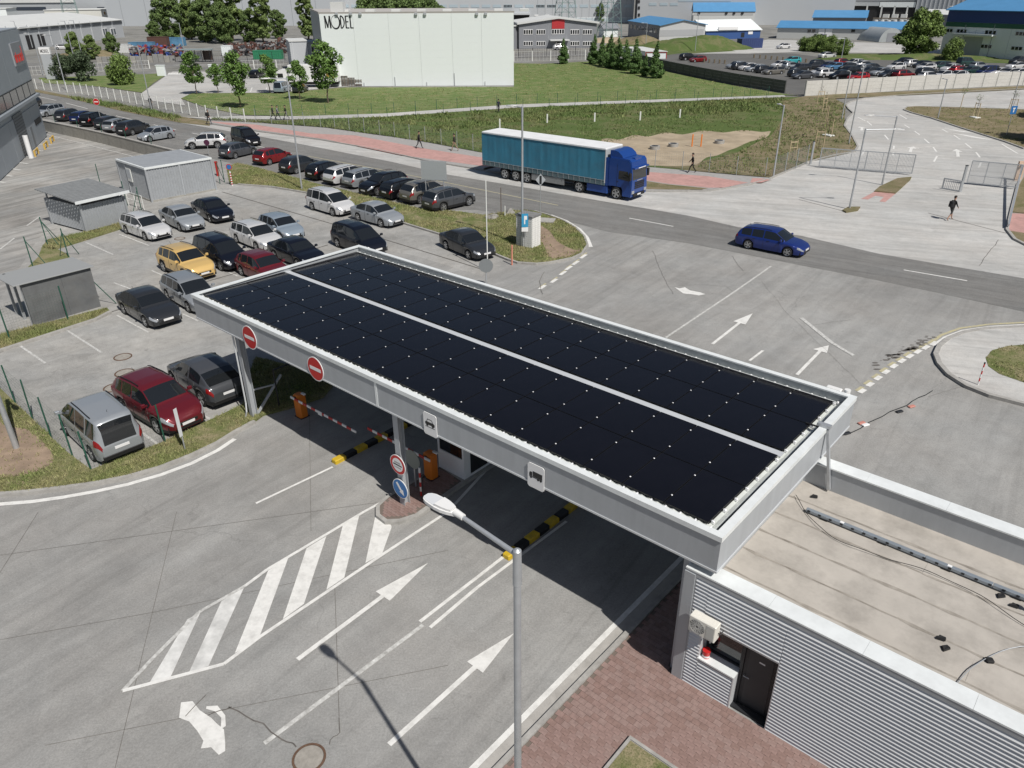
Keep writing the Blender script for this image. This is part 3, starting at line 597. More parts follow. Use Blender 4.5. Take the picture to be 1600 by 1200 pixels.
for z in (0, 2.27): q.box(1.23, 1.30, .08, 3.4, z, z+.08); q.box(0, .07, .08, 3.4, z, z+.08)
q.build('frame', M_BW, booth)
for (x0, x1, y0, y1, z0, z1) in ((1.245, 1.285, .081, .34, .081, 2.27), (1.245, 1.285, 1.24, 1.349, .081, 2.27), (.081, 1.219, .02, .05, .08, .72), (1.245, 1.28, 1.431, 3.399, .081, .9), (.02, .05, .081, 3.399, .08, .9), (.08, 1.22, 3.42, 3.46, .08, 2.27)):
    q = MB(); q.box(x0, x1, y0, y1, z0, z1); q.build('wall_panel', M_BW, booth)
for (x0, x1, y0, y1, z0, z1) in ((.081, 1.219, .03, .04, .80, 1.98), (1.255, 1.265, 1.431, 2.299, .9, 2.27), (1.255, 1.265, 2.381, 3.399, .9, 2.27), (.03, .04, .081, 3.399, .9, 2.27)):
    q = MB(); q.box(x0, x1, y0, y1, z0, z1); q.build('window', M_GLASS, booth)
q = MB(); q.box(1.25, 1.275, .36, 1.22, .081, 2.27); dr = q.build('door', M_DARKM, booth); q = MB(); q.box(1.277, 1.30, 1.15, 1.2, 1.0, 1.15); q.build('handle', M_STEEL, dr)
q = MB(); q.box(-.06, 1.36, -.06, 3.54, 2.351, 2.45); q.build('roof', M_BW, booth)
q = MB(); q.box(.02, 1.22, .1, 3.3, .1, .14); q.build('floor_panel', M_DARKM, booth)

def barrier(u, v, label, d_, length, grp='orange boom barriers', gap=None):
    t = thing('boom_barrier', label, 'barrier', UV(u, v, .0 if u < -18 else .126), YAW, grp); h = 1.05
    q = MB(); q.bbox(-.21, .21, -.19, .19, 0, h, .06); q.build('housing', M_ORANGE, t)
    q = MB(); q.box(-.23, .23, -.21, .21, 0, .03); q.build('base_plate', M_DARKM, t)
    q = MB(); q.cyl((0, -.19, .92), (0, -.23, .92), .07, n=12); q.build('pivot', M_DARKM, t)
    q = MB(); q.bbox(.10, .32, .02, .12, 1.06, 1.12, .01); q.build('warning_lamp', M_WPL, t)
    x = -.25*d_; i = 0
    while x*d_ < length:
        q = MB(); x1 = x+.28*d_; q.box(min(x, x1), max(x, x1), -.26, -.225, .86, .96); q.build('boom_segment', M_SWH if i % 2 == 0 else M_RED, t); x = x1; i += 1
    q = MB(); q.box(length*.45*d_-.12, length*.45*d_+.12, -.285, -.262, .82, 1.0); q.build('boom_plate', M_SWH, t)
    return t
barrier(-24.1, 14.42, 'orange boom barrier by the grass under the left part of the canopy', 1, 3.9)
barrier(-16.75, 14.75, 'orange boom barrier standing on the booth island beside the booth', -1, 2.9)
def hump(u, v0, v1, label):
    t = thing('lane_divider', label, 'kerb block', UV(u, v0), YAW, 'yellow and black lane dividers'); n = int(round((v1-v0)/.5)); dv = (v1-v0)/n
    for i in range(n):
        q = MB(); q.bbox(-.14, .14, i*dv+.004, (i+1)*dv-.004, 0, .17, .03); q.build('segment', M_YEL if i % 2 == 0 else M_BLACK, t)
    return t
hump(-20.25, 13.1, 20.2, 'yellow and black kerb blocks between the two lanes left of the booth')
hump(-11.95, 13.3, 18.9, 'yellow and black kerb blocks between the two lanes right of the booth')
# bollard and round plate behind the column
t = thing('bollard', 'red and white striped bollard behind the middle canopy column', 'bollard', UV(-16.2, 13.75, .126), YAW)
for i in range(6): q = MB(); q.cyl((0, 0, i*.19), (0, 0, i*.19+.19), .04, n=10); q.build('band', M_RED if i % 2 == 0 else M_SWH, t)
t = thing('round_sign', 'grey back of a round sign on a post beside the booth barrier', 'sign', UV(-16.75, 14.0, .126), YAW)
q = MB(); q.cyl((0, 0, 0), (0, 0, 1.3), .03); q.build('post', M_STEEL, t); q = MB(); q.cyl((0, -.05, 1.15), (0, -.07, 1.15), .36, n=24, smooth=False); q.build('plate', mat('faded_plate', (.28, .30, .27), .7), t)
t = thing('hoop_post', 'thin dark hooped post standing on the brick island in the shade', 'post', UV(-15.95, 13.6, .126), YAW)
q = MB(); q.tube([(0, 0, 0), (0, 0, .95), (.03, 0, 1.05), (.12, 0, 1.1), (.2, 0, 1.05), (.22, 0, .9)], .022); q.build('tube', M_DARKM, t)

# ------------------------------------------------------------------ gatehouse
GU = -5.8
gh = thing('gatehouse', 'low flat roofed gatehouse clad in grey corrugated sheet at the right end of the canopy', 'building', UV(GU, 12.8), YAW)
W_, D_, HP, HR = 16.0, 6.6, 3.6, 2.85
M_COR = mat('corrugated_cladding', (.66, .67, .68), .45, .12, var=.03, scale=2)
def cladding(x0, x1, z0, z1, y=0., nm='cladding', p=.105, par=gh):
    q = MB(); vs = []; n = max(1, int(round((z1-z0)/p))); p = (z1-z0)/n
    prof = []
    for i in range(n): prof += [(z0+i*p, -.006), (z0+i*p+p*.12, -.044), (z0+i*p+p*.28, -.046), (z0+i*p+p*.80, -.004)]
    prof.append((z1, -.006))
    for z, o in prof: vs += [(x0, y+o, z), (x1, y+o, z)]
    q.add(vs, [(2*i, 2*i+1, 2*i+3, 2*i+2) for i in range(len(prof)-1)]); return q.build(nm, M_COR, par)
q = MB(); q.box(.02, .52, .03, .3, 0, HR); q.box(.52, 2.50, .42, .6, 0, HR); q.box(2.50, W_, .03, .3, 0, HR); q.box(.02, .3, .3, D_-.3, 0, HR); q.box(.02, W_, D_-.3, D_-.02, 0, HR)
q.box(.55, 1.52, .03, .40, 0, 1.02); q.box(.52, 2.5, .03, .42, 2.18, HR)
q.build('wall', mat('gatehouse_wall', (.30, .31, .33), .7), gh)
cladding(.28, .60, 0.04, 3.42); cladding(.60, 1.50, .04, .95); cladding(.60, 2.47, 2.22, 3.42); cladding(2.47, W_, .04, 3.42)
q = MB(); q.box(-.03, .24, -.06, .10, 0, 3.5); q.box(.24, .279, -.035, .02, 0, 3.42); q.build('corner_trim', M_FASC, gh)
q = MB(); vs = []; n = 40                                  # side face to the lanes, ribs too
for i in range(n*2+1): vs += [(0-.02*(i % 2), .1, i*3.42/(2*n)), (0-.02*(i % 2), D_, i*3.42/(2*n))]
q.add(vs, [(2*i+1, 2*i, 2*i+2, 2*i+3) for i in range(2*n)]); q.build('cladding', M_COR, gh)
# parapets and caps
q = MB(); q.box(.1, W_, .03, .40, HR+.01, HP-.05); q.box(.1, W_, D_-.40, D_-.03, HR+.01, HP-.05); q.box(.1, .35, .401, D_-.401, HR+.01, HP-.05); q.build('parapet', M_FASC, gh)
q = MB(); q.box(-.02, W_, -.035, .0, HP-.17, HP-.0415); q.build('parapet_band', M_FASC, gh)
for y0, y1 in ((-.045, .43), (D_-.44, D_+.03)):
    for i in range(8):
        q = MB(); q.box(-.02+i*2.0, i*2.0+1.976, y0, y1, HP-.04, HP+random.uniform(0, .004)); q.build('parapet_cap', M_CAP, gh)
q = MB(); q.box(-.02, .36, .431, D_-.441, HP-.04, HP); q.build('parapet_cap', M_CAP, gh)
M_MEMB = mat('roof_membrane', (.43, .40, .36), .9, var=.08, scale=1.3, dirt=.40, dirtscale=1.1, bump=.15, bscale=6)
M_SEAM = mat('roof_seam_dirt', (.20, .18, .155), .95, c2=(.38, .35, .31), scale=2.4)
ns = 6; wv = (D_-.80)/ns
q = MB(); q.box(.35, W_, .40, D_-.40, HR-.02, HR); q.build('roof', M_MEMB, gh)
for j in range(ns):
    for i, (a, c_) in enumerate(((.35, 4.1+(j % 2)*1.6), (4.1+(j % 2)*1.6, 9.0+(j*1.3) % 2.5), (9.0+(j*1.3) % 2.5, W_))):
        q = MB(); n = int((c_-a)/.35)
        y0, y1 = .40+j*wv, .40+(j+1)*wv+.04
        top = [(a+(c_-a)*k_/n, y0+.012*math.sin(k_*1.7+j), HR+.004+j*.0007) for k_ in range(n+1)]; bot = [(a+(c_-a)*k_/n, y1-.04 if j == ns-1 else y1, HR+.004+j*.0007+.0) for k_ in range(n+1)]
        mid = [(p[0], p[1]+.07, HR+.0055+j*.0007+.012*max(0, math.sin(k_*.9+j*2.))) for k_, p in enumerate(top)]
        q.add(top+mid+bot, [(k_, k_+1, n+1+k_+1, n+1+k_) for k_ in range(n)]+[(n+1+k_, n+2+k_, 2*n+3+k_, 2*n+2+k_) for k_ in range(n)]); q.build('membrane_sheet', M_MEMB, gh)
        if j:
            s2 = MB(); vs = []
            for k_, p in enumerate(top): wd = .012+.028*max(0, math.sin(k_*1.9+j*3)+random.uniform(-.9, .9)); vs += [(p[0], p[1]-.012-wd, HR+.0085+j*.0007), (p[0], p[1]+wd*.6, HR+.0085+j*.0007+.014)]
            s2.add(vs, [(2*k_, 2*k_+2, 2*k_+3, 2*k_+1) for k_ in range(n)]); s2.build('seam', M_SEAM, gh)
# door, window, sill, doorstep
q = MB(); q.box(1.535, 1.60, .24, .34, 0, 2.16); q.box(2.38, 2.445, .24, .34, 0, 2.16); q.box(1.60, 2.38, .24, .34, 2.08, 2.16); q.build('door_frame', M_DARKM, gh)
q = MB(); q.box(1.605, 2.375, .27, .31, .03, 2.075); dr = q.build('door', M_DARKM, gh)
q = MB(); q.box(1.70, 2.28, .262, .268, .14, 1.97); q.build('pane', mat('tinted_glass', (.05, .052, .055), .45, spec=.3), dr)
q = MB(); q.tube([(1.66, .27, 1.02), (1.66, .22, 1.02), (1.80, .22, 1.02)], .012); q.build('handle', M_STEEL, dr)
q = MB(); q.box(1.95, 2.09, .258, .2615, 1.62, 1.66); q.build('notice', M_SWH, dr)
q = MB(); q.box(1.50, 2.46, .06, .24, .0, .06); q.build('doorstep', M_DARKM, gh)
wf = MB(); wf.box(.63, .68, .33, .40, 1.07, 2.17); wf.box(1.48, 1.53, .33, .40, 1.07, 2.17); wf.box(.68, 1.48, .33, .40, 1.07, 1.12); wf.box(.68, 1.48, .33, .40, 2.12, 2.17); wn = wf.build('window', M_DARKM, gh)
q = MB(); q.box(.682, 1.478, .36, .37, 1.122, 2.118); q.build('pane', M_GLASS, wn)
q = MB(); q.box(.57, 1.535, -.045, .33, 1.025, 1.066); q.build('sill', M_CAP, gh)
q = MB(); q.box(.55, .60, -.03, .33, .98, 2.21); q.box(1.505, 1.533, -.04, .26, 0, 1.02); q.box(2.447, 2.475, -.035, .26, 0, 2.21); q.box(.601, 2.446, -.03, .25, 2.185, 2.215); q.build('reveal_trim', M_FASC2, gh)
q = MB(); q.box(.58, 1.505, -.035, -.024, .95, 1.0); q.build('reveal_trim', M_FASC, gh)
# air conditioner
ac = thing('air_conditioner', 'white outdoor air conditioner unit mounted above the gatehouse window', 'air conditioner', UV(GU+.38, 12.42, 2.14), YAW); ac.scale = (.8, .8, .8)
M_ACW = mat('ac_cream', (.72, .70, .64), .45, var=.03)
q = MB(); q.bbox(0, .84, 0, .32, 0, .58, .02); q.build('casing', M_ACW, ac)
q = MB(); q.cyl((.28, -.004, .29), (.28, -.012, .29), .24, n=28, smooth=False); q.build('fan_opening', mat('fan_shade', (.16, .16, .155), .6), ac)
q = MB()
for i in range(16): a = i*math.pi/8; q.bar((.28+.05*math.cos(a), -.018, .29+.05*math.sin(a)), (.28+.24*math.cos(a+.3), -.018, .29+.24*math.sin(a+.3)), .004, .008)
for r_ in (.06, .11, .16, .21, .245): q.tube([(.28+r_*math.cos(i*math.pi/12), -.02, .29+r_*math.sin(i*math.pi/12)) for i in range(25)], .004, 4)
q.build('fan_grille', mat('grille_grey', (.62, .62, .60), .5), ac)
q = MB(); q.box(.56, .80, -.008, -.001, .05, .52); q.build('service_panel', mat('ac_grey', (.52, .52, .49), .5), ac)
q = MB()
for x in (.08, .72): q.bar((x, .02, -.02), (x, .40, -.02), .03, .04); q.cyl((x, .03, -.08), (x, .03, -.02), .02)
q.build('bracket', M_WPL, ac)
q = MB(); q.tube([(.84, .2, .25), (.92, .22, .22), (.93, .36, .3)], .015); q.build('pipe', M_BLACK, ac)
t = thing('red_jar', 'small red pot standing on the white sill of the gatehouse window', 'pot', UV(GU+.72, 12.92, 1.067), YAW)
q = MB(); q.cyl((0, 0, 0), (0, 0, .19), .085, .095, 16); q.build('body', M_RED, t); q = MB(); q.cyl((0, 0, .19), (0, 0, .225), .10, n=16); q.build('lid', M_RED, t); q = MB(); q.cyl((0, 0, .03), (0, 0, .09), .089, .092, 16, caps=False); q.build('label_band', M_SWH, t)
# things lying on the gatehouse roof
tr = thing('cable_tray', 'grey metal cable tray running along the gatehouse roof', 'cable tray', UV(GU+1.0, 17.55, HR+.02), YAW)
q = MB()
for i in range(9): q.bbox(i*1.5, i*1.5+1.49, 0, .12, .04, .12, .008)
q.build('duct', mat('blue_grey_metal', (.30, .34, .38), .45, .4), tr)
q = MB()
for i in range(46): q.box(i*.29+.05, i*.29+.12, -.006, -.0005, .06, .12)
q.build('slots', M_DARKM, tr, kind='stuff')
q = MB()
for i in range(9): q.bbox(i*1.5+.4, i*1.5+.6, -.02, .155, 0, .039, .005)
q.build('rubber_feet', M_RUBBER, tr, kind='stuff')
q = MB()
for i in range(8): q.box(i*2.6+.9, i*2.6+1.0, .02, .10, .1201, .126)
q.build('label_plate', M_SWH, tr)
t = thing('roof_vent', 'small round metal vent standing beside the cable tray on the gatehouse roof', 'vent', UV(GU+6.35, 17.25, HR+.02), YAW)
q = MB(); q.cyl((0, 0, 0), (0, 0, .3), .05, n=14); q.build('pipe', M_STEEL, t); q = MB(); q.cyl((0, 0, .3), (0, 0, .36), .085, .085, 14); q.cyl((0, 0, .36), (0, 0, .41), .085, .04, 14); q.build('cap', M_FASC2, t)
def cable(name, label, pts, r=.009, blocks=()):
    o = UV(GU, 12.8, HR+.02); t = thing(name, label, 'cable', o, YAW); cp = smooth_curve([p[:2] for p in pts], 6)
    q = MB(); q.tube([(x, y, .05+.02*math.sin(i*.7)) for i, (x, y) in enumerate(cp)], r, 5); q.build('wire', M_STEEL if blocks else M_BLACK, t)
    for x, y, a in blocks:
        q = MB(); T = Matrix.Translation((x, y, 0)) @ Matrix.Rotation(a, 4, 'Z'); q.bbox(-.08, .08, -.07, .07, 0, .06, .02, T=T); q.build('holder', M_RUBBER, t)
cable('lightning_cable', 'thin metal lightning cable on black holder blocks across the gatehouse roof', [(5.45, .5), (5.55, 1.0), (5.75, 1.9), (6.2, 2.9), (7.2, 3.9)], .011, ((5.5, .62, .2), (5.6, 1.12, .5), (5.95, 2.3, .6)))
cable('power_cable', 'thin black cable winding along the gatehouse roof towards the canopy', [(.5, 5.3), (1.0, 4.75), (1.6, 4.3), (2.3, 4.1), (3.2, 4.2), (4.2, 4.35), (5.2, 4.3), (6.3, 3.9), (8, 3.5)], .009)
for (x, y, a, lab) in ((5.0, 2.3, .3, 'black rubber scrap with a white corner lying near the middle of the gatehouse roof'), (5.15, 2.05, 1.1, 'black rubber scrap beside the lightning cable on the gatehouse roof'), (.9, 5.6, .5, 'small black scrap by the far parapet near the canopy end of the gatehouse roof'), (6.0, 4.45, .2, 'black rubber block beside the roof vent'), (5.7, 4.6, .9, 'black rubber block under the cable tray left of the roof vent')):
    t = thing('rubber_scrap', lab, 'rubber block', UV(GU+x, 12.8+y, HR+.014), YAW+a)
    q = MB(); q.add([(-.1, -.05, 0), (.09, -.07, .02), (.12, .05, 0), (-.03, .08, .01), (-.09, -.04, .05), (.08, -.05, .07), (.1, .04, .05), (-.02, .06, .06)], [(0, 1, 5, 4), (1, 2, 6, 5), (2, 3, 7, 6), (3, 0, 4, 7), (4, 5, 6, 7)]); q.build('block', M_RUBBER, t)

# ------------------------------------------------------------------ brick paving in front of the gatehouse
pave = thing('brick_paving', None, None, UV(-7.35, 7.0), YAW); pave['kind'] = 'structure'; del_keys = [k_ for k_ in ('label', 'category') if k_ in pave.keys()]
q = MB(); q.box(0, 16, -4, 5.75, -.01, .045); q.box(0, 1.5, 5.75, 12.5, -.01, .045); q.build('joint_bed', mat('joint_sand', (.16, .13, .11), .95), pave)
q = MB(); ow = .098; q.prism([(-ow, -.078), (-.03, -.078), (0, -.066), (.03, -.078), (ow, -.078), (ow, .078), (.03, .078), (0, .066+.024), (-.03, .078), (-ow, .078)], 0, .012); pm = [q.mesh('brick', m_) for m_ in M_BRICKS]
rest = MB(); cand = []
for i in range(78):
    for j in range(-24, 72):
        x = .1+i*.2+.1*(j % 2); y = .08+j*.16
        if x > 15 or (y > 5.7 and x > 1.4): continue
        if 1.85 < x < 3.0 and y < 3.45: continue
        if y > 11: continue
        p = UV(-7.35+x, 7.0+y, .05); c_ = p-Vector((0, 0, CAM_H)); zc = c_.dot(FWD)
        px = 800+F_PX*c_.dot(RT)/zc; py = 600+F_PX*c_.dot(DN)/zc
        if zc < 1 or px < -40 or px > 1640 or py > 1240: continue
        if y > 5.72 and py < 880: continue
        cand.append((zc, x, y))
cand.sort()
for k_, (zc, x, y) in enumerate(cand):
    if k_ < 300: link('brick', random.choice(pm), pave, (x, y, .0455+random.uniform(0, .003)))
    else:
        z = .0455+random.uniform(0, .003); rest.box(x-.097, x+.097, y-.077, y+.077, z, z+.012, random.randrange(3))
rest.build('bricks_beyond', M_BRICKS, pave, kind='stuff')
q = MB(); q.box(-.15, -.01, -4, 12.5, 0, .11); q.build('kerb_edge', M_KERB, pave)
q = MB(); q.box(-.44, -.151, -4, 12.5, 0, .009); q.build('gutter', mat('gutter_concrete', (.40, .385, .36), .9, var=.1, scale=3, dirt=.3, dirtscale=2), pave)
q = MB(); q.box(-.60, -.45, -4, 12.5, 0, .0125); q.build('edge_line', M_WHITE, pave)
q = MB(); q.box(1.8, 3.0, -4, 3.42, .046, .12); q.box(3.0, 3.06, -4, 3.5, .046, .15); q.box(1.74, 1.8, -4, 3.5, .046, .15); q.box(1.8, 3.0, 3.42, 3.5, .046, .15); q.build('bed_edging', M_KERB, pave)
q = MB(); q.box(1.82, 2.98, -4, 3.40, .121, .135); q.build('planting_bed', M_VERGE, pave)

# ------------------------------------------------------------------ street lamp in the foreground
def lamp_post(name, label, base, h, arm_dir, arm_len, r0=.07, r1=.05, rise=.08, heads=1, group='street lamps', double=None):
    t = thing(name, label, 'street lamp', (base[0], base[1], base[2] if len(base) > 2 else 0), math.atan2(arm_dir[1], arm_dir[0]), group)
    q = MB(); q.cyl((0, 0, 0), (0, 0, h-.55), r0, r1+.008, 16, caps=False); q.build('pole', M_STEEL, t)
    q = MB(); q.cyl((0, 0, h-.56), (0, 0, h+.02), r1+.018, r1+.014, 16); q.cyl((0, 0, h+.02), (0, 0, h+.05), r1+.014, r1*.5, 16); q.build('sleeve', M_STEEL, t)
    for s in ((1,) if not double else (1, -1)):
        q = MB(); q.cyl((0, 0, h-.05), (s*arm_len, 0, h-.05+rise), r1*.85, r1*.72, 12); arm = q.build('arm', M_STEEL, t)
        a0 = arm_len; zz = h-.05+rise
        q = MB(); q.cyl((s*(a0-.06), 0, zz), (s*(a0+.10), 0, zz+.01), .048, .055, 12)
        out = [(.08, .045), (.14, .065), (.20, .09), (.30, .115), (.42, .125), (.50, .12), (.60, .112), (.67, .085), (.70, .05)]
        pts = [(s*(a0+x), y) for x, y in out]+[(s*(a0+x), -y) for x, y in out[::-1]]
        q.prism(pts, zz-.035, zz+.015); top = [(s*(a0+x), y*.82) for x, y in out[1:5]]+[(s*(a0+x), -y*.82) for x, y in out[1:5][::-1]]; q.prism(top, zz+.015, zz+.055)
        hd = q.build('lamp_head', M_WPL, t); 
        q = MB(); q.prism([(s*(a0+x), y*.8) for x, y in out[4:]]+[(s*(a0+x), -y*.8) for x, y in out[4:][::-1]], zz+.0151, zz+.022); q.build('lamp_cover', mat('grey_lens', (.62, .64, .66), .25), t)
        q = MB(); q.box(min(s*(a0+.3), s*(a0+.62)), max(s*(a0+.3), s*(a0+.62)), -.09, .09, zz-.045, zz-.036); q.build('light_lens', M_GLASS, t)
    return t
hb = G(808, 862, 9.0); hh = G(700, 790, 9.10)
lamp_post('street_lamp', 'tall grey street lamp with a white head in the foreground before the canopy', (hb.x, hb.y), 9.0, (hh.x-hb.x, hh.y-hb.y), 1.05, .064, .044, .10)
# ------------------------------------------------------------------ vehicles
M_PAINT = mat('car_paint', (.5, .5, .5), .28, .35, coat=.6, objcolor=True)
M_PAINTS = mat('car_paint_solid', (.5, .5, .5), .3, .0, coat=.6, objcolor=True)
M_CGLASS = mat('car_glass', (.012, .014, .016), .05, spec=.8)
M_LIGHT = mat('headlight_glass', (.38, .40, .43), .1, .3, spec=.8)
M_TAIL = mat('tail_light_red', (.22, .01, .01), .2)
M_PLATE = mat('number_plate', (.72, .72, .72), .4)
SPEC = {
 'coupe': dict(L=4.36, W=1.80, wb=2.64, r=.35, belt=[(-2.18, .68), (-2.14, 1.0), (-2.0, 1.06), (.9, 1.0), (1.5, .94), (2.0, .80), (2.18, .6)], roof=[(-2.02, 1.06), (-1.55, 1.30), (-1.1, 1.47), (-.4, 1.56), (.1, 1.54), (.35, 1.48), (1.15, 1.02)], rear=(-1.98, -1.30), ws=(.42, 1.06), pil=[-.35], side=(-1.35, .98), clad=1),
 'hatch': dict(L=4.15, W=1.78, wb=2.55, r=.315, belt=[(-2.07, .60), (-2.04, .9), (-1.9, .97), (.9, .93), (1.45, .86), (1.9, .72), (2.07, .56)], roof=[(-2.0, .97), (-1.66, 1.30), (-1.3, 1.41), (-.4, 1.47), (.1, 1.455), (.35, 1.40), (1.1, .95)], rear=(-1.95, -1.55), ws=(.40, 1.03), pil=[-.35, -1.12], side=(-1.48, .98)),
 'estate': dict(L=4.65, W=1.80, wb=2.68, r=.32, belt=[(-2.32, .58), (-2.29, .9), (-2.15, .96), (.95, .93), (1.6, .86), (2.12, .71), (2.32, .54)], roof=[(-2.22, .98), (-1.90, 1.32), (-1.5, 1.41), (-.4, 1.46), (.15, 1.44), (.4, 1.40), (1.15, .95)], rear=(-2.18, -1.86), ws=(.45, 1.09), pil=[-.32, -1.18], side=(-1.86, 1.02), rails=1),
 'sedan': dict(L=4.62, W=1.80, wb=2.65, r=.32, belt=[(-2.31, .60), (-2.28, .92), (-2.1, .98), (-1.7, 1.0), (.95, .92), (1.6, .85), (2.1, .71), (2.31, .54)], roof=[(-1.82, 1.0), (-1.0, 1.38), (-.45, 1.44), (.1, 1.43), (.35, 1.38), (1.15, .94)], rear=(-1.72, -1.05), ws=(.42, 1.08), pil=[-.35], side=(-1.42, 1.02)),
 'suv': dict(L=4.5, W=1.85, wb=2.66, r=.36, belt=[(-2.25, .68), (-2.22, 1.02), (-2.1, 1.08), (1.0, 1.06), (1.55, 1.0), (2.05, .86), (2.25, .62)], roof=[(-2.15, 1.1), (-1.78, 1.44), (-1.4, 1.56), (-.4, 1.62), (.15, 1.60), (.4, 1.55), (1.15, 1.08)], rear=(-2.1, -1.72), ws=(.45, 1.09), pil=[-.3, -1.15], side=(-1.66, 1.02), clad=1, rails=1),
 'mpv': dict(L=4.6, W=1.84, wb=2.75, r=.33, belt=[(-2.3, .62), (-2.28, .98), (-2.1, 1.04), (1.0, 1.02), (1.55, .96), (2.1, .78), (2.3, .56)], roof=[(-2.22, 1.06), (-2.05, 1.50), (-1.8, 1.62), (-.5, 1.69), (.3, 1.64), (.6, 1.56), (1.55, 1.0)], rear=(-2.2, -1.98), ws=(.66, 1.48), pil=[-.25, -1.2], side=(-2.0, 1.36), rails=1),
 'van': dict(L=4.4, W=1.83, wb=2.73, r=.32, belt=[(-2.2, .62), (-2.19, 1.02), (-2.1, 1.1), (1.1, 1.06), (1.55, 1.0), (2.0, .85), (2.2, .58)], roof=[(-2.18, 1.1), (-2.1, 1.66), (-1.9, 1.78), (-.5, 1.82), (.3, 1.78), (.6, 1.68), (1.45, 1.08)], rear=(-2.185, -2.06), ws=(.66, 1.38), pil=[-.25, -1.2], side=(-1.95, 1.28), rails=1),
}
def car_meshes(kind, lod=0):
    S = SPEC[kind]; L, W, wb, r = S['L'], S['W'], S['wb'], S['r']; Ra = r+.055; off = .03
    xs = list(np.linspace(-L/2, L/2, 63 if lod == 0 else 25))
    for xw in (-wb/2+off, wb/2+off):
        xs = [x for x in xs if abs(abs(x-xw)-Ra) > .03]
        xs += [xw-Ra, xw-Ra+.004, xw+Ra-.004, xw+Ra]+([xw-Ra*.9, xw+Ra*.9, xw-Ra*.7, xw+Ra*.7] if lod else [])
    xs += [-L/2+.012, L/2-.012]
    xs = np.array(sorted(xs))
    def smo(pts, x, wdt=.07):
        a = np.array(pts); o = np.linspace(-wdt, wdt, 9)
        return np.mean([np.interp(x+d, a[:, 0], a[:, 1]) for d in o], axis=0)
    plan = smo([(-L/2, .74), (-L/2+.1, .90), (-L/2+.35, .965), (-L/2+.9, 1), (L/2-1.1, 1), (L/2-.5, .96), (L/2-.2, .87), (L/2-.06, .74), (L/2, .62)], xs, .05)
    hw = W/2*plan
    zs = smo(S['belt'], xs)-.035
    rp = [(-L/2, .2)]+S['roof']+[(S['roof'][-1][0]+.01, .2), (L/2, .2)]; rp = [(S['roof'][0][0]-.01, .2) if i == 0 and S['roof'][0][0] < -L/2+.3 else p for i, p in enumerate(rp)]
    zr = smo(rp, xs, .05)
    zt = np.maximum(zr, zs+.05)
    zt[0] = min(zt[0], zs[0]+.03); zt[-1] = zs[-1]+.02
    sill = smo([(-L/2, .34), (-L/2+.2, .24), (0, .2), (L/2-.2, .22), (L/2, .28)], xs)
    zb = sill.copy()
    for xw in (-wb/2+off, wb/2+off):
        d = np.abs(xs-xw); mk = d < Ra-.002; zb[mk] = np.maximum(zb[mk], r+np.sqrt(np.maximum(Ra**2-d[mk]**2, 0)))
    zb = np.minimum(zb, zs-.1)
    h = np.clip((zt-zs)/.45, 0, 1); yt = hw*(.86-.115*h)
    low_f = [0, .25, .5, .75, 1]; low_y = [.955, .985, 1, 1, .975]
    up_f = [.07, .36, .66, .93, 1.0]
    rows = []
    for f_, y_ in zip(low_f, low_y): rows.append((hw*y_, zb+(zs-zb)*f_))
    for f_ in up_f: rows.append((hw*.955+(yt-hw*.955)*f_**.9 if f_ < 1 else yt*.965, zs+(zt-zs)*(f_ if f_ < 1 else 1.0)))
    for y_, dz in ((.62, .018), (.3, .028), (0., .032)): rows.append((yt*y_, zt+dz*np.clip(h+.3, 0, 1)))
    nr = len(rows); full = [(y, z) for y, z in rows]+[(-y, z) for y, z in rows[-2::-1]]
    Rn = len(full); n = len(xs)
    def vid(i, j): return i*Rn+j
    V = [(float(xs[i]), float(full[j][0][i]), float(full[j][1][i])) for i in range(n) for j in range(Rn)]
    ht = zt-zs
    cells = {'paint': [], 'side': [], 'ws': [], 'rg': [], 'hl': [], 'tl': [], 'clad': []}
    for i in range(n-1):
        x = (xs[i]+xs[i+1])/2
        for j in range(Rn-1):
            q = j if j < nr-1 else Rn-2-j                 # row-cell index counted from the sill
            f = (vid(i, j), vid(i, j+1), vid(i+1, j+1), vid(i+1, j)); sgn = 1 if j < nr-1 else -1
            hm = min(ht[i], ht[i+1])
            if S.get('clad') and q == 0: cells['clad'].append(f); continue
            cells['paint'].append(f)
            if 5 <= q <= 7 and S['side'][0] < x < S['side'][1] and hm > .13 and all(abs(x-p) > .045 for p in S['pil']):
                cells['side'].append((f, sgn, x))
            if q >= 9 and S['ws'][0] < x < S['ws'][1]: cells['ws'].append(f)
            if q >= 9 and S['rear'][0] < x < S['rear'][1]: cells['rg'].append(f)
            if q in (3, 4) and x > L/2-.40 and x < L/2-.01: cells['hl'].append((f, sgn))
            if q in (3, 4) and x < -L/2+.26: cells['tl'].append((f, sgn))
    A = np.array(V)
    # vertex normals for offsetting the panes
    N = np.zeros_like(A); 
    for f in cells['paint']+cells['clad']:
        p = A[list(f)]; nn = np.cross(p[2]-p[0], p[3]-p[1]); N[list(f)] += nn
    ln = np.linalg.norm(N, axis=1); ln[ln == 0] = 1; N /= ln[:, None]
    def patch(faces, mats_, d=.006, name='window'):
        idx = sorted({i for f in faces for i in f}); mp = {a: k for k, a in enumerate(idx)}
        P_ = [tuple(A[i]+N[i]*d) for i in idx]; q = MB(); q.add(P_, [tuple(mp[i] for i in f) for f in faces], 0, True); return q.mesh(name, mats_)
    out = {}
    def flip(fs): return fs
    b = MB(); b.add(V, cells['paint'], 0, True)
    if cells['clad']: b.add(V, cells['clad'], 1, True)
    b.add([V[vid(0, j)] for j in range(Rn)], [tuple(range(Rn))][::1], 0); b.add([V[vid(n-1, j)] for j in range(Rn)], [tuple(range(Rn-1, -1, -1))], 0)
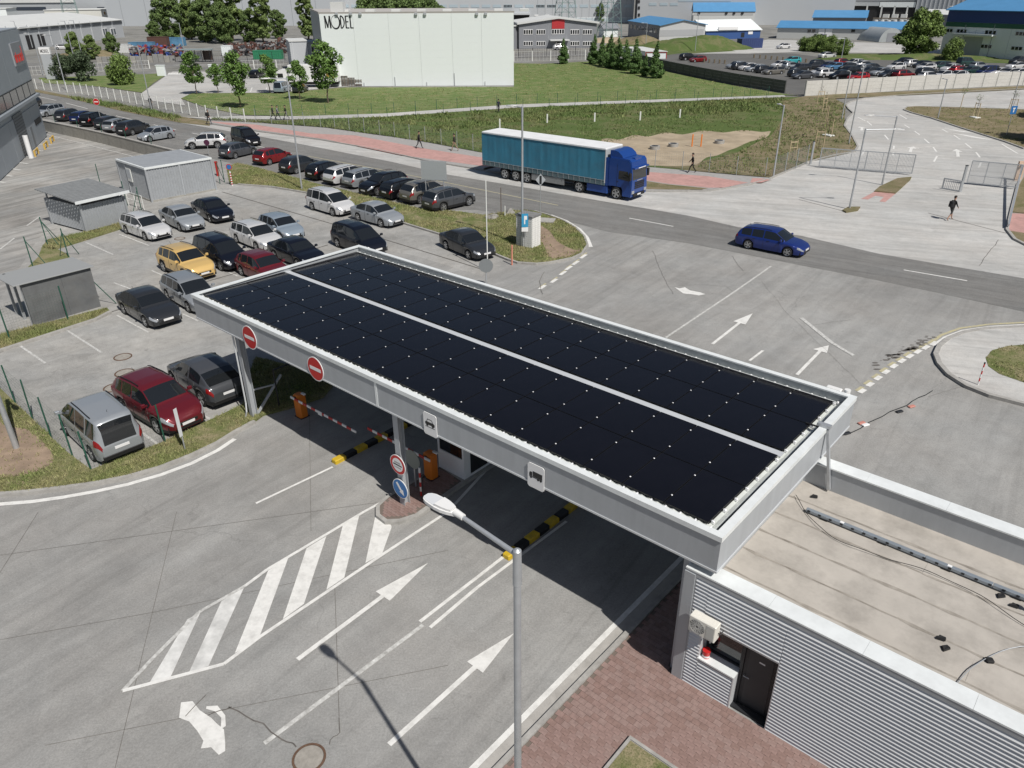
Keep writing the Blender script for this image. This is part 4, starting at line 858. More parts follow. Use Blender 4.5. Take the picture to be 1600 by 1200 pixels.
    # dark inside of the arches and floor
    b.box(-L/2+.12, -wb/2+off-Ra-.01, -W/2*.86, W/2*.86, .21, .55, 1); b.box(-wb/2+off+Ra+.01, wb/2+off-Ra-.01, -W/2*.90, W/2*.90, .19, .55, 1); b.box(wb/2+off+Ra+.01, L/2-.14, -W/2*.84, W/2*.84, .22, .5, 1)
    b.box(-wb/2+off-Ra-.01, wb/2+off+Ra+.01, -W/2*.70, W/2*.70, .3, .80, 1)
    out['body'] = b
    if lod: # everything in one mesh
        for key, mi in (('ws', 2), ('rg', 2)): b.add([tuple(A[i]+N[i]*.008) for f in cells[key] for i in f], [tuple(range(4*k, 4*k+4)) for k in range(len(cells[key]))], mi)
        sf = [f for f, _, _ in cells['side']]; b.add([tuple(A[i]+N[i]*.008) for f in sf for i in f], [tuple(range(4*k, 4*k+4)) for k in range(len(sf))], 2)
        hf = [f for f, _ in cells['hl']]; b.add([tuple(A[i]+N[i]*.008) for f in hf for i in f], [tuple(range(4*k, 4*k+4)) for k in range(len(hf))], 3)
        for sx in (-1, 1):
            for sy in (-1, 1): xw = sx*wb/2+off; b.cyl((xw, sy*(W/2-.2), r), (xw, sy*(W/2-.03), r), r, n=12, mi=1); b.cyl((xw, sy*(W/2-.03), r), (xw, sy*(W/2-.02), r), r*.6, n=8, mi=3)
        return b.mesh('car', [M_PAINT, M_BLACK, M_CGLASS, M_LIGHT])
    me = {}
    me['body'] = b.mesh('body', [M_PAINT, M_BLACK]); me['windscreen'] = patch(cells['ws'], M_CGLASS); me['rear_window'] = patch(cells['rg'], M_CGLASS)
    lims = [S['side'][0]]+sorted(S['pil'])+[S['side'][1]]
    for sgn in (1, -1):
        for k_ in range(len(lims)-1):
            fs = [f for f, s2, x in cells['side'] if s2 == sgn and lims[k_] < x < lims[k_+1]]
            if fs: me['side_window', sgn, k_] = patch(fs, M_CGLASS)
        me['headlight', sgn] = patch([f for f, s2 in cells['hl'] if s2 == sgn], M_LIGHT, .007, 'headlight')
        me['tail_light', sgn] = patch([f for f, s2 in cells['tl'] if s2 == sgn], M_TAIL, .007, 'tail_light')
    zn = float(zs[-1]); w2 = W*.70/2
    q = MB(); q.bbox(L/2-.03, L/2+.012, -w2*.62, w2*.62, zn-.13, zn-.02, .008); q.box(L/2-.03, L/2+.014, -w2*.8, w2*.8, .30, .40); me['grille'] = q.mesh('grille', M_BLACK)
    q = MB(); q.box(L/2-.01, L/2+.024, -.26, .26, .44, .55); me['number_plate', 0] = q.mesh('number_plate', M_PLATE)
    q = MB(); q.box(-L/2-.012, -L/2+.02, -.26, .26, .62, .73) if kind != 'x' else None; me['number_plate', 1] = q.mesh('number_plate', M_PLATE)
    q = MB(); q.bbox(-L/2-.03, -L/2+.05, -W*.40, W*.40, .30, .46, .015); me['rear_bumper'] = q.mesh('rear_bumper', M_BLACK)
    xm = S['ws'][1]-.22; zm = float(np.interp(xm, xs, zs))+.07
    for sgn in (1, -1):
        q = MB(); T = Matrix.Translation((xm, sgn*(W/2+.07), zm)); q.bbox(-.05, .07, -.09, .09, 0, .13, .02, T=T); q.box(xm-.02, xm+.03, sgn*(W/2-.06)-.05, sgn*(W/2-.06)+.05, zm-.02, zm+.04); me['wing_mirror', sgn] = q.mesh('wing_mirror', M_PAINT)
    if S.get('rails'):
        for sgn in (1, -1):
            k_ = [i for i in range(n) if -L/2+.6 < xs[i] < .25][::3]; q = MB(); q.tube([(float(xs[i]), sgn*float(yt[i])*.93, float(zt[i])+.05) for i in k_], .02, 5); me['roof_rail', sgn] = q.mesh('roof_rail', M_BLACK)
    q = MB(); q.tube([(-L/2+.75, 0, float(np.interp(-L/2+.75, xs, zt))), (-L/2+.6, 0, float(np.interp(-L/2+.75, xs, zt))+.16)], .008, 5); me['aerial'] = q.mesh('aerial', M_BLACK)
    q = MB()                                             # door gaps
    for sgn in (1, -1):
        for xd in (S['pil'][0], .95 if kind in ('mpv', 'van') else .72):
            i = int(np.argmin(abs(xs-xd)))
            pts = [(float(xs[i]), sgn*(float(rows[j][0][i])+.003), float(rows[j][1][i])) for j in range(0, 5)]
            for a, c_ in zip(pts[:-1], pts[1:]): q.bar(a, c_, .012, .006, up=(0, 1, 0))
        for xd in (S['pil'][0]-.62, .02 if kind not in ('mpv',) else .1):
            i = int(np.argmin(abs(xs-xd))); q.box(xd-.09, xd+.09, sgn*W/2-.0+(-.02 if sgn < 0 else 0), sgn*W/2+(.02 if sgn > 0 else 0), .80, .83)
    me['door_seam'] = q.mesh('door_seam', M_BLACK)
    me['wheels'] = [(sx*wb/2+off, sy*(W/2-.115), r, sy) for sx in (-1, 1) for sy in (-1, 1)]; me['r'] = r
    return me
def wheel_meshes(r):
    t = MB(); n = 22
    prof = [(r*.70, .09), (r*.93, .10), (r, .065), (r, -.065), (r*.93, -.10), (r*.70, -.09)]
    vs = [(rr*math.cos(2*math.pi*i/n), y, rr*math.sin(2*math.pi*i/n)) for rr, y in prof for i in range(n)]
    t.add(vs, [(k*n+i, k*n+(i+1) % n, (k+1)*n+(i+1) % n, (k+1)*n+i) for k in range(5) for i in range(n)], 0, True)
    t.cyl((0, -.05, 0), (0, .05, 0), r*.7, n=n, smooth=False)
    ri = MB(); n = 20
    for i in range(n):
        a = 2*math.pi*i/n; a2 = 2*math.pi*(i+1)/n
        ri.add([(r*.62*math.cos(a), .085, r*.62*math.sin(a)), (r*.71*math.cos(a), .095, r*.71*math.sin(a)), (r*.71*math.cos(a2), .095, r*.71*math.sin(a2)), (r*.62*math.cos(a2), .085, r*.62*math.sin(a2))], [(0, 3, 2, 1)])
    for i in range(5):
        a = i*2*math.pi/5; ri.bar((r*.1*math.cos(a), .08, r*.1*math.sin(a)), (r*.66*math.cos(a), .08, r*.66*math.sin(a)), r*.26, .03, up=(0, 1, 0))
    ri.cyl((0, .05, 0), (0, .1, 0), r*.17, n=10)
    return t.mesh('tyre', M_RUBBER), ri.mesh('rim', M_RIM)
M_CGLASS.node_tree.nodes['Principled BSDF'].inputs['Coat Weight'].default_value = .3
CARM = {}; WHM = {}
FWDV = {}
COL = dict(white=(.72, .72, .72), silver=(.35, .375, .40), dsilver=(.30, .32, .34), grey=(.085, .09, .10), dgrey=(.035, .038, .043), black=(.007, .007, .009), bblack=(.008, .010, .018), red=(.22, .012, .014), maroon=(.15, .014, .022), yellow=(.80, .54, .20), blue=(.014, .035, .20), lblue=(.30, .36, .42), beige=(.19, .18, .16), teal=(.05, .42, .46), skyb=(.10, .24, .42), dgreen=(.03, .07, .065), bred=(.45, .015, .02), dblue=(.012, .022, .09))
def add_car(kind, colr, rear, front, side, label, group, z=0.):
    """rear, front: where the visible wheels touch the ground; side: L or R of the car"""
    if kind not in CARM: CARM[kind] = car_meshes(kind)
    me = CARM[kind]; S = SPEC[kind]
    a, b_ = G(*rear, z), G(*front, z); d = (b_-a); d.z = 0; d.normalize(); lft = Vector((-d.y, d.x, 0))
    c_ = (a+b_)/2-lft*(S['W']/2-.1)*(1 if side == 'L' else -1)-d*.03
    c_.z = z
    t = thing('parked_car' if 'driving' not in label else 'moving_car', label, 'car', c_, math.atan2(d.y, d.x), group)
    cc = (*COL[colr], 1)
    for key, m_ in me.items():
        nm = key if isinstance(key, str) else key[0]
        if nm in ('wheels', 'r'): continue
        o = link(nm, m_, t); o.color = cc
    if me['r'] not in WHM: WHM[me['r']] = wheel_meshes(me['r'])
    ty, ri = WHM[me['r']]
    for x, y, zz, sy in me['wheels']:
        o = link('wheel', ty, t, (x, y, zz), 0 if sy > 0 else math.pi); link('rim', ri, o)
    return t
GL = 'cars in the parking lot'; GRD = 'cars parked along the road'; GW = 'cars parked above the retaining wall'
add_car('estate', 'white', (200, 366), (228, 376), 'R', 'white estate car parked beside the metal shed with slatted roof', GL)
add_car('sedan', 'silver', (259.5, 351), (282, 361.5), 'R', 'silver saloon between the white estate and the black saloon near the metal containers', GL)
add_car('sedan', 'bblack', (305, 336), (333.5, 350), 'R', 'black saloon at the right end of the three cars nearest the metal containers', GL)
add_car('suv', 'yellow', (257, 424), (293, 440), 'R', 'yellow crossover in the parking lot', GL)
add_car('mpv', 'bblack', (312, 408), (348.5, 424), 'R', 'black people carrier between the yellow crossover and the dark red car', GL)
add_car('hatch', 'maroon', (379.5, 431), (413, 446), 'R', 'dark red hatchback partly hidden behind the canopy corner', GL)
add_car('estate', 'white', (370, 379), (404, 393), 'R', 'white estate car behind the dark red hatchback, in front of the pale blue hatchback', GL)
add_car('hatch', 'lblue', (409, 364.5), (443, 379), 'R', 'pale silver blue hatchback in the middle row of the parking lot', GL)
add_car('sedan', 'bblack', (430, 405), (468, 420), 'R', 'black saloon right behind the canopy corner, beside the dark red hatchback', GL)
add_car('mpv', 'white', (489, 328.5), (521, 338), 'R', 'white people carrier parked along the grass verge', GL)
add_car('sedan', 'silver', (562, 346), (594.5, 355), 'R', 'silver saloon parked along the grass verge behind the white people carrier', GL)
add_car('mpv', 'bblack', (527.5, 386), (566, 401), 'R', 'black people carrier alone in the lane behind the canopy', GL)
add_car('sedan', 'dgrey', (698, 390), (733, 405.5), 'R', 'dark grey saloon near the island with the white brick kiosk', GL)
add_car('estate', 'dsilver', (263, 468), (298, 489), 'R', 'grey silver estate car partly hidden by the left end of the canopy', GL)
add_car('sedan', 'dgrey', (197, 491), (230, 511), 'R', 'dark grey saloon with headlights towards the canopy, in front of the concrete shelter', GL)
add_car('suv', 'maroon', (200, 647), (247, 676), 'R', 'dark red crossover between the silver van and the grey coupe crossover by the mesh fence', GL)
add_car('van', 'silver', (152, 723), (103, 676), 'L', 'silver high roof van with its tailgate towards the corner verge', GL)
add_car('coupe', 'grey', (322, 636), (272, 601), 'L', 'grey coupe crossover seen from behind beside the left canopy column', GL)
DX, DY = 39.5, -9.4
def road_car(k, c_, x, y, lab): add_car(k, c_, (x, y), (x+DX*(.5+.5*y/330), y+DY*(.5+.5*y/330)), 'R', lab, GRD)
road_car('hatch', 'grey', 364.8, 249, 'dark grey hatchback at the far left end of the angled row by the road')
road_car('hatch', 'red', 418.7, 259, 'dark red hatchback in the angled row by the road')
road_car('hatch', 'dgrey', 461, 272.5, 'near black hatchback next to the dark red one, behind the lamp post')
road_car('hatch', 'black', 503, 282.5, 'black hatchback between the lamp post and the white estate car')
road_car('estate', 'white', 535, 289, 'white estate car in the angled row by the road')
road_car('estate', 'dsilver', 565, 294.5, 'grey beige estate car next to the white one in the angled row')
add_car('suv', 'black', (629, 297), (589, 306.5), 'L', 'black car parked nose towards the verge in the angled row by the road', GRD)
road_car('estate', 'black', 625, 312, 'black estate car between the nose-in black car and the beige off-roader')
road_car('suv', 'beige', 657, 319, 'beige off-roader with roof rails behind the grey sign frame')
road_car('suv', 'grey', 693, 331, 'grey off-roader at the right end of the angled row by the road')
add_car('suv', 'white', (339, 232), (303.7, 233.5), 'L', 'white off-roader parked beside the road above the containers', GRD)
add_car('van', 'black', (364, 224), (387.5, 230.5), 'R', 'black van on the road behind the white off-roader', GRD)
add_car('hatch', 'silver', (266, 217), (235, 222), 'L', 'silver hatchback at the right end of the row above the retaining wall', GW)
for k, c_, x, y, lab in (('suv', 'dgrey', 224, 211, 'dark crossover next to the silver hatchback above the retaining wall'), ('estate', 'dsilver', 202, 206, 'grey silver estate car in the middle of the row above the retaining wall'), ('hatch', 'dgrey', 186, 202, 'dark hatchback behind the grey silver estate above the retaining wall'), ('suv', 'black', 164, 197, 'black crossover below the round no entry sign'), ('hatch', 'dblue', 146, 193, 'dark blue hatchback left of the black crossover above the retaining wall'), ('estate', 'dgrey', 124, 189, 'dark grey estate car above the left part of the retaining wall')):
    add_car(k, c_, (x-17, y+1), (x+8, y-5), 'R', lab, GW)
add_car('estate', 'silver', (100, 178), (70, 183.5), 'L', 'silver estate car at the left end of the row, next to the grey factory corner', GW)
add_car('hatch', 'dgrey', (64, 166), (48, 170), 'L', 'dark car half hidden behind the grey factory corner', GW)
add_car('estate', 'blue', (1167.4, 389), (1229.6, 401.5), 'R', 'dark blue estate car driving along the road past the gate', None)

# far car park: single-mesh cars, too small to show their parts
LOD = {}
def far_car(k, c_, x, y, ang, lab, g_='cars in the far car park', sc=1):
    if k not in LOD: LOD[k] = car_meshes(k, 1)
    o = link('parked_car', LOD[k], None, G(x, y, .035), ang, None, lab, 'car', g_, (*COL[c_], 1)); o.scale = (sc, sc, sc); return o
A_ = R(18)
FAR = [('suv', 'black', 1075, 94, 'black car at the far left of the car park, beside a red one'), ('hatch', 'red', 1090, 97, 'red car at the far left of the car park, in front of a black one'),
 ('estate', 'silver', 1150, 107, 'silver car at the left end of the row behind the dark panel fence'), ('hatch', 'dgrey', 1157, 109, 'dark car second from left in the row behind the dark panel fence'), ('hatch', 'white', 1168, 110, 'white car third from left in the row behind the dark panel fence'), ('estate', 'silver', 1181, 112, 'silver grey car fourth from left in the row behind the dark panel fence'), ('hatch', 'dgrey', 1194, 114, 'dark grey car fifth from left in the row behind the dark panel fence'), ('estate', 'beige', 1208, 116, 'beige estate car sixth from left behind the dark panel fence'),
 ('hatch', 'white', 1218, 106, 'white hatchback in the second row above the beige estate car'), ('hatch', 'silver', 1236, 108, 'silver car right of the white hatchback in the second row'), ('hatch', 'teal', 1237, 99, 'turquoise car standing by the low posts'), ('estate', 'dgrey', 1250, 111, 'grey car behind the two dark cars near the wall gap'),
 ('hatch', 'dgrey', 1246, 120, 'dark hatchback at the left end of the row behind the pale wall'), ('sedan', 'grey', 1254, 123, 'grey saloon in front of the dark hatchback behind the pale wall'), ('hatch', 'white', 1280, 118, 'white car left of the black off-roader behind the pale wall'), ('suv', 'white', 1291, 121, 'white off-roader next to the black off-roader behind the pale wall'), ('suv', 'black', 1312, 124, 'big black off-roader behind the pale wall'), ('hatch', 'bred', 1340, 126, 'bright red hatchback close behind the pale wall'),
 ('hatch', 'black', 1279, 104, 'black car at the left of the back row'), ('hatch', 'dblue', 1293, 108, 'dark blue car in the back row beside a light blue one'), ('hatch', 'skyb', 1304, 109, 'light blue car in the back row'), ('hatch', 'red', 1316, 102, 'small dark red car at the back of the car park'), ('hatch', 'dgrey', 1322, 109, 'dark car right of the light blue car'), ('estate', 'white', 1334, 103, 'white estate car in the back row, left of its white neighbour'), ('sedan', 'white', 1350, 106, 'white saloon in the back row, right of its white neighbour'),
 ('estate', 'silver', 1345, 113, 'silver estate car in the middle rows above the bright red hatchback'), ('hatch', 'dgrey', 1357, 117, 'dark hatchback right of the silver estate in the middle rows'), ('suv', 'dgrey', 1363, 112, 'dark off-roader behind the dark hatchback in the middle rows'), ('sedan', 'silver', 1376, 118, 'silver saloon left of the dark car and red off-roader'), ('hatch', 'dgrey', 1388, 122, 'dark car immediately left of the red off-roader'), ('suv', 'red', 1411, 123, 'dark red off-roader behind the pale wall'),
 ('hatch', 'white', 1399, 109, 'white car behind the red off-roader'), ('suv', 'black', 1411, 102, 'black car at the left of the group below the round tree'), ('hatch', 'white', 1426, 104, 'white car in the group below the round tree, beside the black one'), ('hatch', 'dgrey', 1440, 106, 'dark car right of the white one below the round tree'), ('hatch', 'white', 1446, 110, 'white car in front of the group below the round tree'), ('suv', 'dgrey', 1447, 119, 'dark off-roader right of the dark red off-roader'), ('mpv', 'dgreen', 1468, 109, 'dark green people carrier beside the bush'),
 ('suv', 'white', 1484, 113, 'white off-roader left of a red car'), ('hatch', 'bred', 1498, 115, 'red car tucked behind the white off-roader'), ('hatch', 'dgreen', 1515, 116, 'dark green car left of the blue van'), ('van', 'dblue', 1541, 118, 'big dark blue van in the far car park'), ('van', 'dgreen', 1508, 103, 'grey green van at the back, near the blue roofed hall'), ('sedan', 'white', 1560, 118, 'white saloon right of the dark blue van'), ('sedan', 'white', 1577, 119, 'white saloon second to the right of the dark blue van'), ('sedan', 'white', 1594, 119, 'white saloon at the right edge of the picture'), ('sedan', 'white', 1586, 108, 'white saloon in the back row at the right edge'), ('suv', 'dgrey', 1590, 100, 'dark off-roader at the far right back of the car park'),
 ('hatch', 'white', 1450, 124.5, 'white car roof just above the pale wall, left of two others'), ('hatch', 'white', 1472, 123, 'white car roof just above the pale wall, middle of three'), ('hatch', 'white', 1494, 123, 'white car roof just above the pale wall, right of three'), ('sedan', 'white', 1292, 91, 'white saloon alone on the road at the back of the car park'), ('hatch', 'white', 1224, 76, 'white car on the street before the blue roofed buildings'), ('hatch', 'dgrey', 1270, 108, 'dark car left of the dark blue one in the back row'), ('hatch', 'dsilver', 1528, 108, 'grey car between the vans in the back rows'), ('suv', 'black', 1326, 117, 'black car behind the bright red hatchback')]
for i, (k, c_, x, y, lab) in enumerate(FAR): far_car(k, c_, x, y, A_+(math.pi if i % 3 else 0)+random.uniform(-.06, .06), lab)
far_car('hatch', 'black', 402, 121, R(80), 'black car parked on the company car park behind the young trees', 'cars at the company hall'); far_car('van', 'lblue', 442, 144, R(85), 'blue grey car parked before the white lorry', 'cars at the company hall'); far_car('hatch', 'dgrey', 470, 144, R(85), 'dark car parked behind a young tree before the white lorry', 'cars at the company hall')
far_car('hatch', 'white', 98, 77, R(20), 'white car by the far grey hall with two dark doors', 'cars far away'); far_car('suv', 'white', 876, 78, R(10), 'white car in front of the grey office building', 'cars far away'); far_car('hatch', 'dgrey', 843, 72, R(40), 'dark car right of the grey office building', 'cars far away')
for i, (x, y) in enumerate(((1275, 62), (1285, 62), (1305, 61))): far_car('van', 'white', x, y, R(85), ('leftmost of three white vans by the blue roofed building', 'middle one of three white vans by the blue roofed building', 'rightmost of three white vans by the blue roofed building')[i], 'white vans by the blue roofed building')

# ------------------------------------------------------------------ blue articulated lorry
pf, pr = G(962.5, 311.5), G(790.6, 280.2); d = (pf-pr); d.normalize(); lft = Vector((-d.y, d.x, 0))
lo = pf+lft*1.15; tk = thing('articulated_lorry', 'blue lorry with a long teal curtain trailer and white roof parked in the lay-by', 'lorry', lo, math.atan2(d.y, d.x))
M_TEAL = mat('teal_tarpaulin', (.045, .22, .33), .55, var=.10, scale=1.2, dirt=.25, dirtscale=1.)
M_CAB = mat('blue_cab_paint', (.012, .06, .27), .3, .2, coat=.5)
M_TRIM = mat('grey_blue_board', (.13, .19, .21), .5, .2, dirt=.2, dirtscale=2)
x0, x1 = -14.75, -1.15
q = MB(); vs = []; n = 110; fr = []
for s in (-1, 1):
    q2 = MB(); vs = []
    for i in range(n+1):
        x = x0+.08+(x1-x0-.16)*i/n; dy = .009*math.sin(i*1.9+math.sin(i*.37)*3)+.008*math.sin(i*.7+1)+(.012 if i % 11 == 0 else 0)
        for z, k_ in ((1.42, .2), (1.9, .8), (2.6, 1.), (3.3, .9), (3.86, .1)): vs.append((x, s*(1.255+dy*k_), z))
    q2.add(vs, [((i*5+k_, i*5+5+k_, i*5+6+k_, i*5+1+k_) if s < 0 else (i*5+1+k_, i*5+6+k_, i*5+5+k_, i*5+k_)) for i in range(n) for k_ in range(4)], 0, True); q2.build('curtain', M_TEAL, tk)
q = MB(); q.bbox(x0, x1, -1.27, 1.27, 3.87, 3.99, .03); q.build('trailer_roof', mat('white_tarp', (.78, .79, .80), .5, dirt=.15, dirtscale=1), tk)
q = MB(); q.box(x0, x0+.07, -1.27, 1.27, 1.1, 3.86); q.build('rear_door', M_TEAL, tk); q = MB(); q.box(x1-.06, x1, -1.27, 1.27, 1.1, 3.86); q.build('front_wall', mat('light_grey_panel', (.42, .44, .45), .5), tk)
q = MB(); q.box(x0, x1, -1.275, 1.275, 1.0, 1.18)
for s in (-1, 1): q.box(x0+.05, x1-.05, s*1.262-.012, s*1.262+.012, 1.19, 1.40)
q.build('side_board', M_TRIM, tk)
q = MB()
for s in (-1, 1): q.bar((x0, s*1.29, 1.42), (x1, s*1.29, 1.42), .02, .03); q.bar((x0, s*1.28, 3.86), (x1, s*1.28, 3.86), .03, .04)
q.build('curtain_rail', mat('rail_grey', (.35, .4, .42), .5), tk)
q = MB()
for s in (-1, 1):
    for i in range(24): q.box(x0+.4+i*.56, x0+.43+i*.56, s*1.30-.008, s*1.30+.008, 1.05, 1.45)
q.build('curtain_buckles', M_STEEL, tk, kind='stuff')
q = MB(); q.box(x0+.2, -2.6, -.45, -.30, .8, 1.0); q.box(x0+.2, -2.6, .30, .45, .8, 1.0); q.box(-6.1, 1.3, -.42, .42, .55, .85); q.box(-8.2, -8.0, -.9, .9, .3, 1.0); q.build('chassis', M_BLACK, tk)
q = MB()
for s in (-1, 1): q.box(-8.9, -5.3, s*1.22-.02, s*1.22+.02, .42, .95)
q.build('side_guard', mat('aluminium_guard', (.30, .31, .31), .5, .3, dirt=.3, dirtscale=3), tk)
q = MB(); q.bbox(-3.0, -.9, -1.18, 1.18, .35, .98, .06); q.build('side_skirt', M_CAB, tk)
q = MB(); q.box(x0+.03, x0+.15, -1.15, 1.15, .5, .68); q.build('rear_bumper', M_BLACK, tk)
cab = [(1.38, .32), (1.44, .9), (1.42, 1.6), (1.30, 2.55), (1.12, 3.02), (.55, 3.16), (-.75, 3.16), (-.86, 2.9), (-.86, .98), (-.60, .98), (-.55, .75), (-.4, .98), (.4, .98), (.56, .75), (.62, .32)]
q = MB(); cabp = [(1.38, .36), (1.44, .9), (1.43, 1.6), (1.35, 2.70), (1.27, 3.14), (1.08, 3.33), (-.75, 3.36), (-.86, 3.1), (-.86, 1.02), (-.58, 1.02), (-.50, 1.06), (.46, 1.06), (.56, .9), (.60, .36)]
q.yprism(cabp[::-1], -1.2, 1.2); ob = q.build('cab', M_CAB, tk)
bm = bmesh.new(); bm.from_mesh(ob.data); bmesh.ops.bevel(bm, geom=[e for e in bm.edges if abs(e.verts[0].co.y-e.verts[1].co.y) < .01 and min(e.verts[0].co.z, e.verts[1].co.z) > .9], offset=.05, segments=2, affect='EDGES'); bm.to_mesh(ob.data); bm.free()
q = MB(); q.yprism([(-.84, 3.35), (-.84, 3.88), (-.5, 3.90), (-.1, 3.82), (.28, 3.55), (.40, 3.355)][::-1], -1.05, 1.05); q.build('roof_spoiler', M_CAB, tk)
q = MB(); q.box(-1.12, -.87, -1.2, -1.14, 1.0, 3.3); q.box(-1.12, -.87, 1.14, 1.2, 1.0, 3.3); q.build('side_deflector', M_CAB, tk)
q = MB(); q.add([(1.433, -1.06, 1.72), (1.433, 1.06, 1.72), (1.362, 1.02, 2.58), (1.362, -1.02, 2.58)], [(0, 1, 2, 3)]); q.build('windscreen', M_CGLASS, tk)
q = MB(); q.box(1.34, 1.60, -1.1, 1.1, 2.60, 2.72); q.build('sun_visor', M_CAB, tk); q = MB(); q.box(1.601, 1.61, -.55, .55, 2.63, 2.69); q.build('visor_strip', M_SWH, tk)
for s in (-1, 1):
    q = MB(); q.yprism([(.15, 1.72), (1.15, 1.62), (1.12, 2.0), (1.0, 2.38), (.15, 2.38)][::-1], s*1.206-.003, s*1.206+.003); q.build('side_window', M_CGLASS, tk)
    q = MB(); q.bar((.0, s*1.206, 1.06), (.0, s*1.206, 2.9), .012, .01); q.bar((1.22, s*1.206, 1.1), (1.16, s*1.206, 2.4), .012, .01, up=(0, 1, 0)); q.box(-.0, .14, s*1.21-.01, s*1.21+.01, 1.48, 1.53); q.build('door_seam', M_BLACK, tk)
    q = MB(); q.bbox(1.25, 1.45, s*1.38-.12, s*1.38+.12, 1.75, 2.35, .03); q.bar((1.3, s*1.2, 2.3), (1.35, s*1.4, 2.3), .04, .04); q.build('wing_mirror', M_BLACK, tk)
    q = MB(); q.bbox(1.36, 1.475, s*.95-.18, s*.95+.18, .62, .86, .02); q.build('headlight', M_LIGHT, tk)
q = MB()
for i in range(4): q.box(1.425, 1.465, -.72, .72, .98+i*.15, 1.08+i*.15)
q.build('grille', M_BLACK, tk)
q = MB(); q.box(1.40, 1.47, -.85, .85, .36, .60); q.build('bumper', M_BLACK, tk); q = MB(); q.box(1.471, 1.48, -.26, .26, .42, .54); q.build('number_plate', M_PLATE, tk)
q = MB(); q.box(1.43, 1.455, -.42, .42, 1.60, 1.66); q.build('badge', mat('chrome', (.7, .7, .7), .2, .9), tk)
q = MB(); q.bbox(.9, 1.2, -.5, .5, 3.2, 3.42, .03); q.build('roof_lamp_box', M_CAB, tk)
WB = wheel_meshes(.50)
for x in (0, -3.72, -9.45, -10.75, -12.05):
    for s in (-1, 1):
        o = link('wheel', WB[0], tk, (x, s*1.10, .5), 0 if s > 0 else math.pi); o.scale = (1, 1.5, 1); link('rim', WB[1], o)
for x in (-9.45, -10.75, -12.05, -3.72):
    q = MB(); q.tube([(x+.62*math.cos(a), 0, .5+.62*math.sin(a)) for a in [R(20+i*14) for i in range(11)]], .03, 4); q2 = MB()
    for s in (-1, 1):
        q2.add([(x+.60*math.cos(R(20+i*14)), s*yy, .5+.60*math.sin(R(20+i*14))) for i in range(11) for yy in (.95, 1.25)], [(2*i, 2*i+1, 2*i+3, 2*i+2) for i in range(10)])
    q2.build('mudguard', M_BLACK, tk)
# small white lorry by the company hall
p = G(470, 136); wt = thing('box_lorry', 'white box lorry with a yellow emblem standing beside the white hall', 'lorry', p, R(178))
q = MB(); q.bbox(-7.2, 1.6, -1.25, 1.25, 1.0, 3.8, .05); q.build('box_body', M_WPL, wt); q = MB(); q.yprism([(1.8, .6), (3.9, .6), (4.0, 1.4), (3.8, 2.6), (3.2, 3.0), (1.8, 3.0)][::-1], -1.2, 1.2); q.build('cab', M_WPL, wt)
q = MB(); q.box(2.6, 3.6, -1.21, 1.21, 1.7, 2.4); q.build('window', M_CGLASS, wt); q = MB(); q.box(-7.0, 3.6, -.5, .5, .5, 1.0); q.build('chassis', M_BLACK, wt)
q = MB(); q.bbox(-6.6, -5.2, 1.252, 1.262, 1.7, 3.1, .004); q.build('emblem', mat('emblem_yellow', (.60, .40, .05), .6, c2=(.45, .30, .10), scale=1.5), wt)
for x in (3.1, -4.2, -5.5):
    for s in (-1, 1): o = link('wheel', WB[0], wt, (x, s*1.05, .5), 0 if s > 0 else math.pi); link('rim', WB[1], o)
# ------------------------------------------------------------------ fences, walls, gates
def along(path, step):
    out = [Vector(path[0])]; acc = 0.
    for a, b_ in zip(path[:-1], path[1:]):
        a = Vector(a); b_ = Vector(b_); L = (b_-a).length; t = step-acc
        while t <= L: out.append(a.lerp(b_, t/L)); t += step
        acc = (acc+L) % step
    return out
def wire_panel(L, h, dx, dz, r, m_, rails=()):
    q = MB(); n = max(1, int(round(L/dx)))
    for i in range(n+1): q.bar((L*i/n, 0, .03), (L*i/n, 0, h), r, r)
    n2 = max(1, int(round(h/dz)))
    for i in range(n2+1): q.bar((0, 0, .04+(h-.04)*i/n2), (L, 0, .04+(h-.04)*i/n2), r, r)
    for z, rr in rails: q.bar((0, 0, z), (L, 0, z), rr, rr)
    return q.mesh('mesh_panel', m_)
def fence(name, label, pxs, step, h, pr, m_post, m_wire, dx=.2, dz=.2, wr=.006, rails=(), square=False, world=False, lean=0., group=None, skip=()):
    pts = pxs if world else [tuple(G(*p)) for p in pxs]; ps = along([Vector((p[0], p[1], 0)) for p in pts], step)
    t = thing(name, label, 'fence', ps[0], 0, group); q = MB()
    if square: q.box(-pr, pr, -pr, pr, 0, h)
    else: q.cyl((0, 0, 0), (0, 0, h), pr, n=6)
    pm_ = q.mesh('post', m_post); wm = wire_panel(step, h-.08, dx, dz, wr, m_wire, rails) if m_wire else None
    for i, p in enumerate(ps[:290]):
        o = link('post', pm_, t, p-ps[0]); o.rotation_euler = (random.gauss(0, lean), random.gauss(0, lean), math.atan2((ps[min(i+1, len(ps)-1)]-ps[max(i-1, 0)]).y, (ps[min(i+1, len(ps)-1)]-ps[max(i-1, 0)]).x))
        if wm and i < len(ps)-1 and i not in skip:
            d = ps[i+1]-p; o = link('mesh_panel', wm, t, p-ps[0], math.atan2(d.y, d.x)); o.scale = (d.length/step, 1, 1)
    return t
M_WF = mat('white_fence_paint', (.72, .73, .70), .6); M_WIRE = mat('grey_wire', (.30, .32, .31), .6, .3); M_GPOST = mat('grey_post', (.38, .40, .40), .55, .3)
fence('white_fence', 'white post and mesh fence along the roadside, left of the walkway', [(46, 138), (120, 146), (200, 160), (290, 178), (328, 186), (400, 193)], 2.5, 1.75, .055, M_WF, M_WF, .30, .30, .008, square=True)
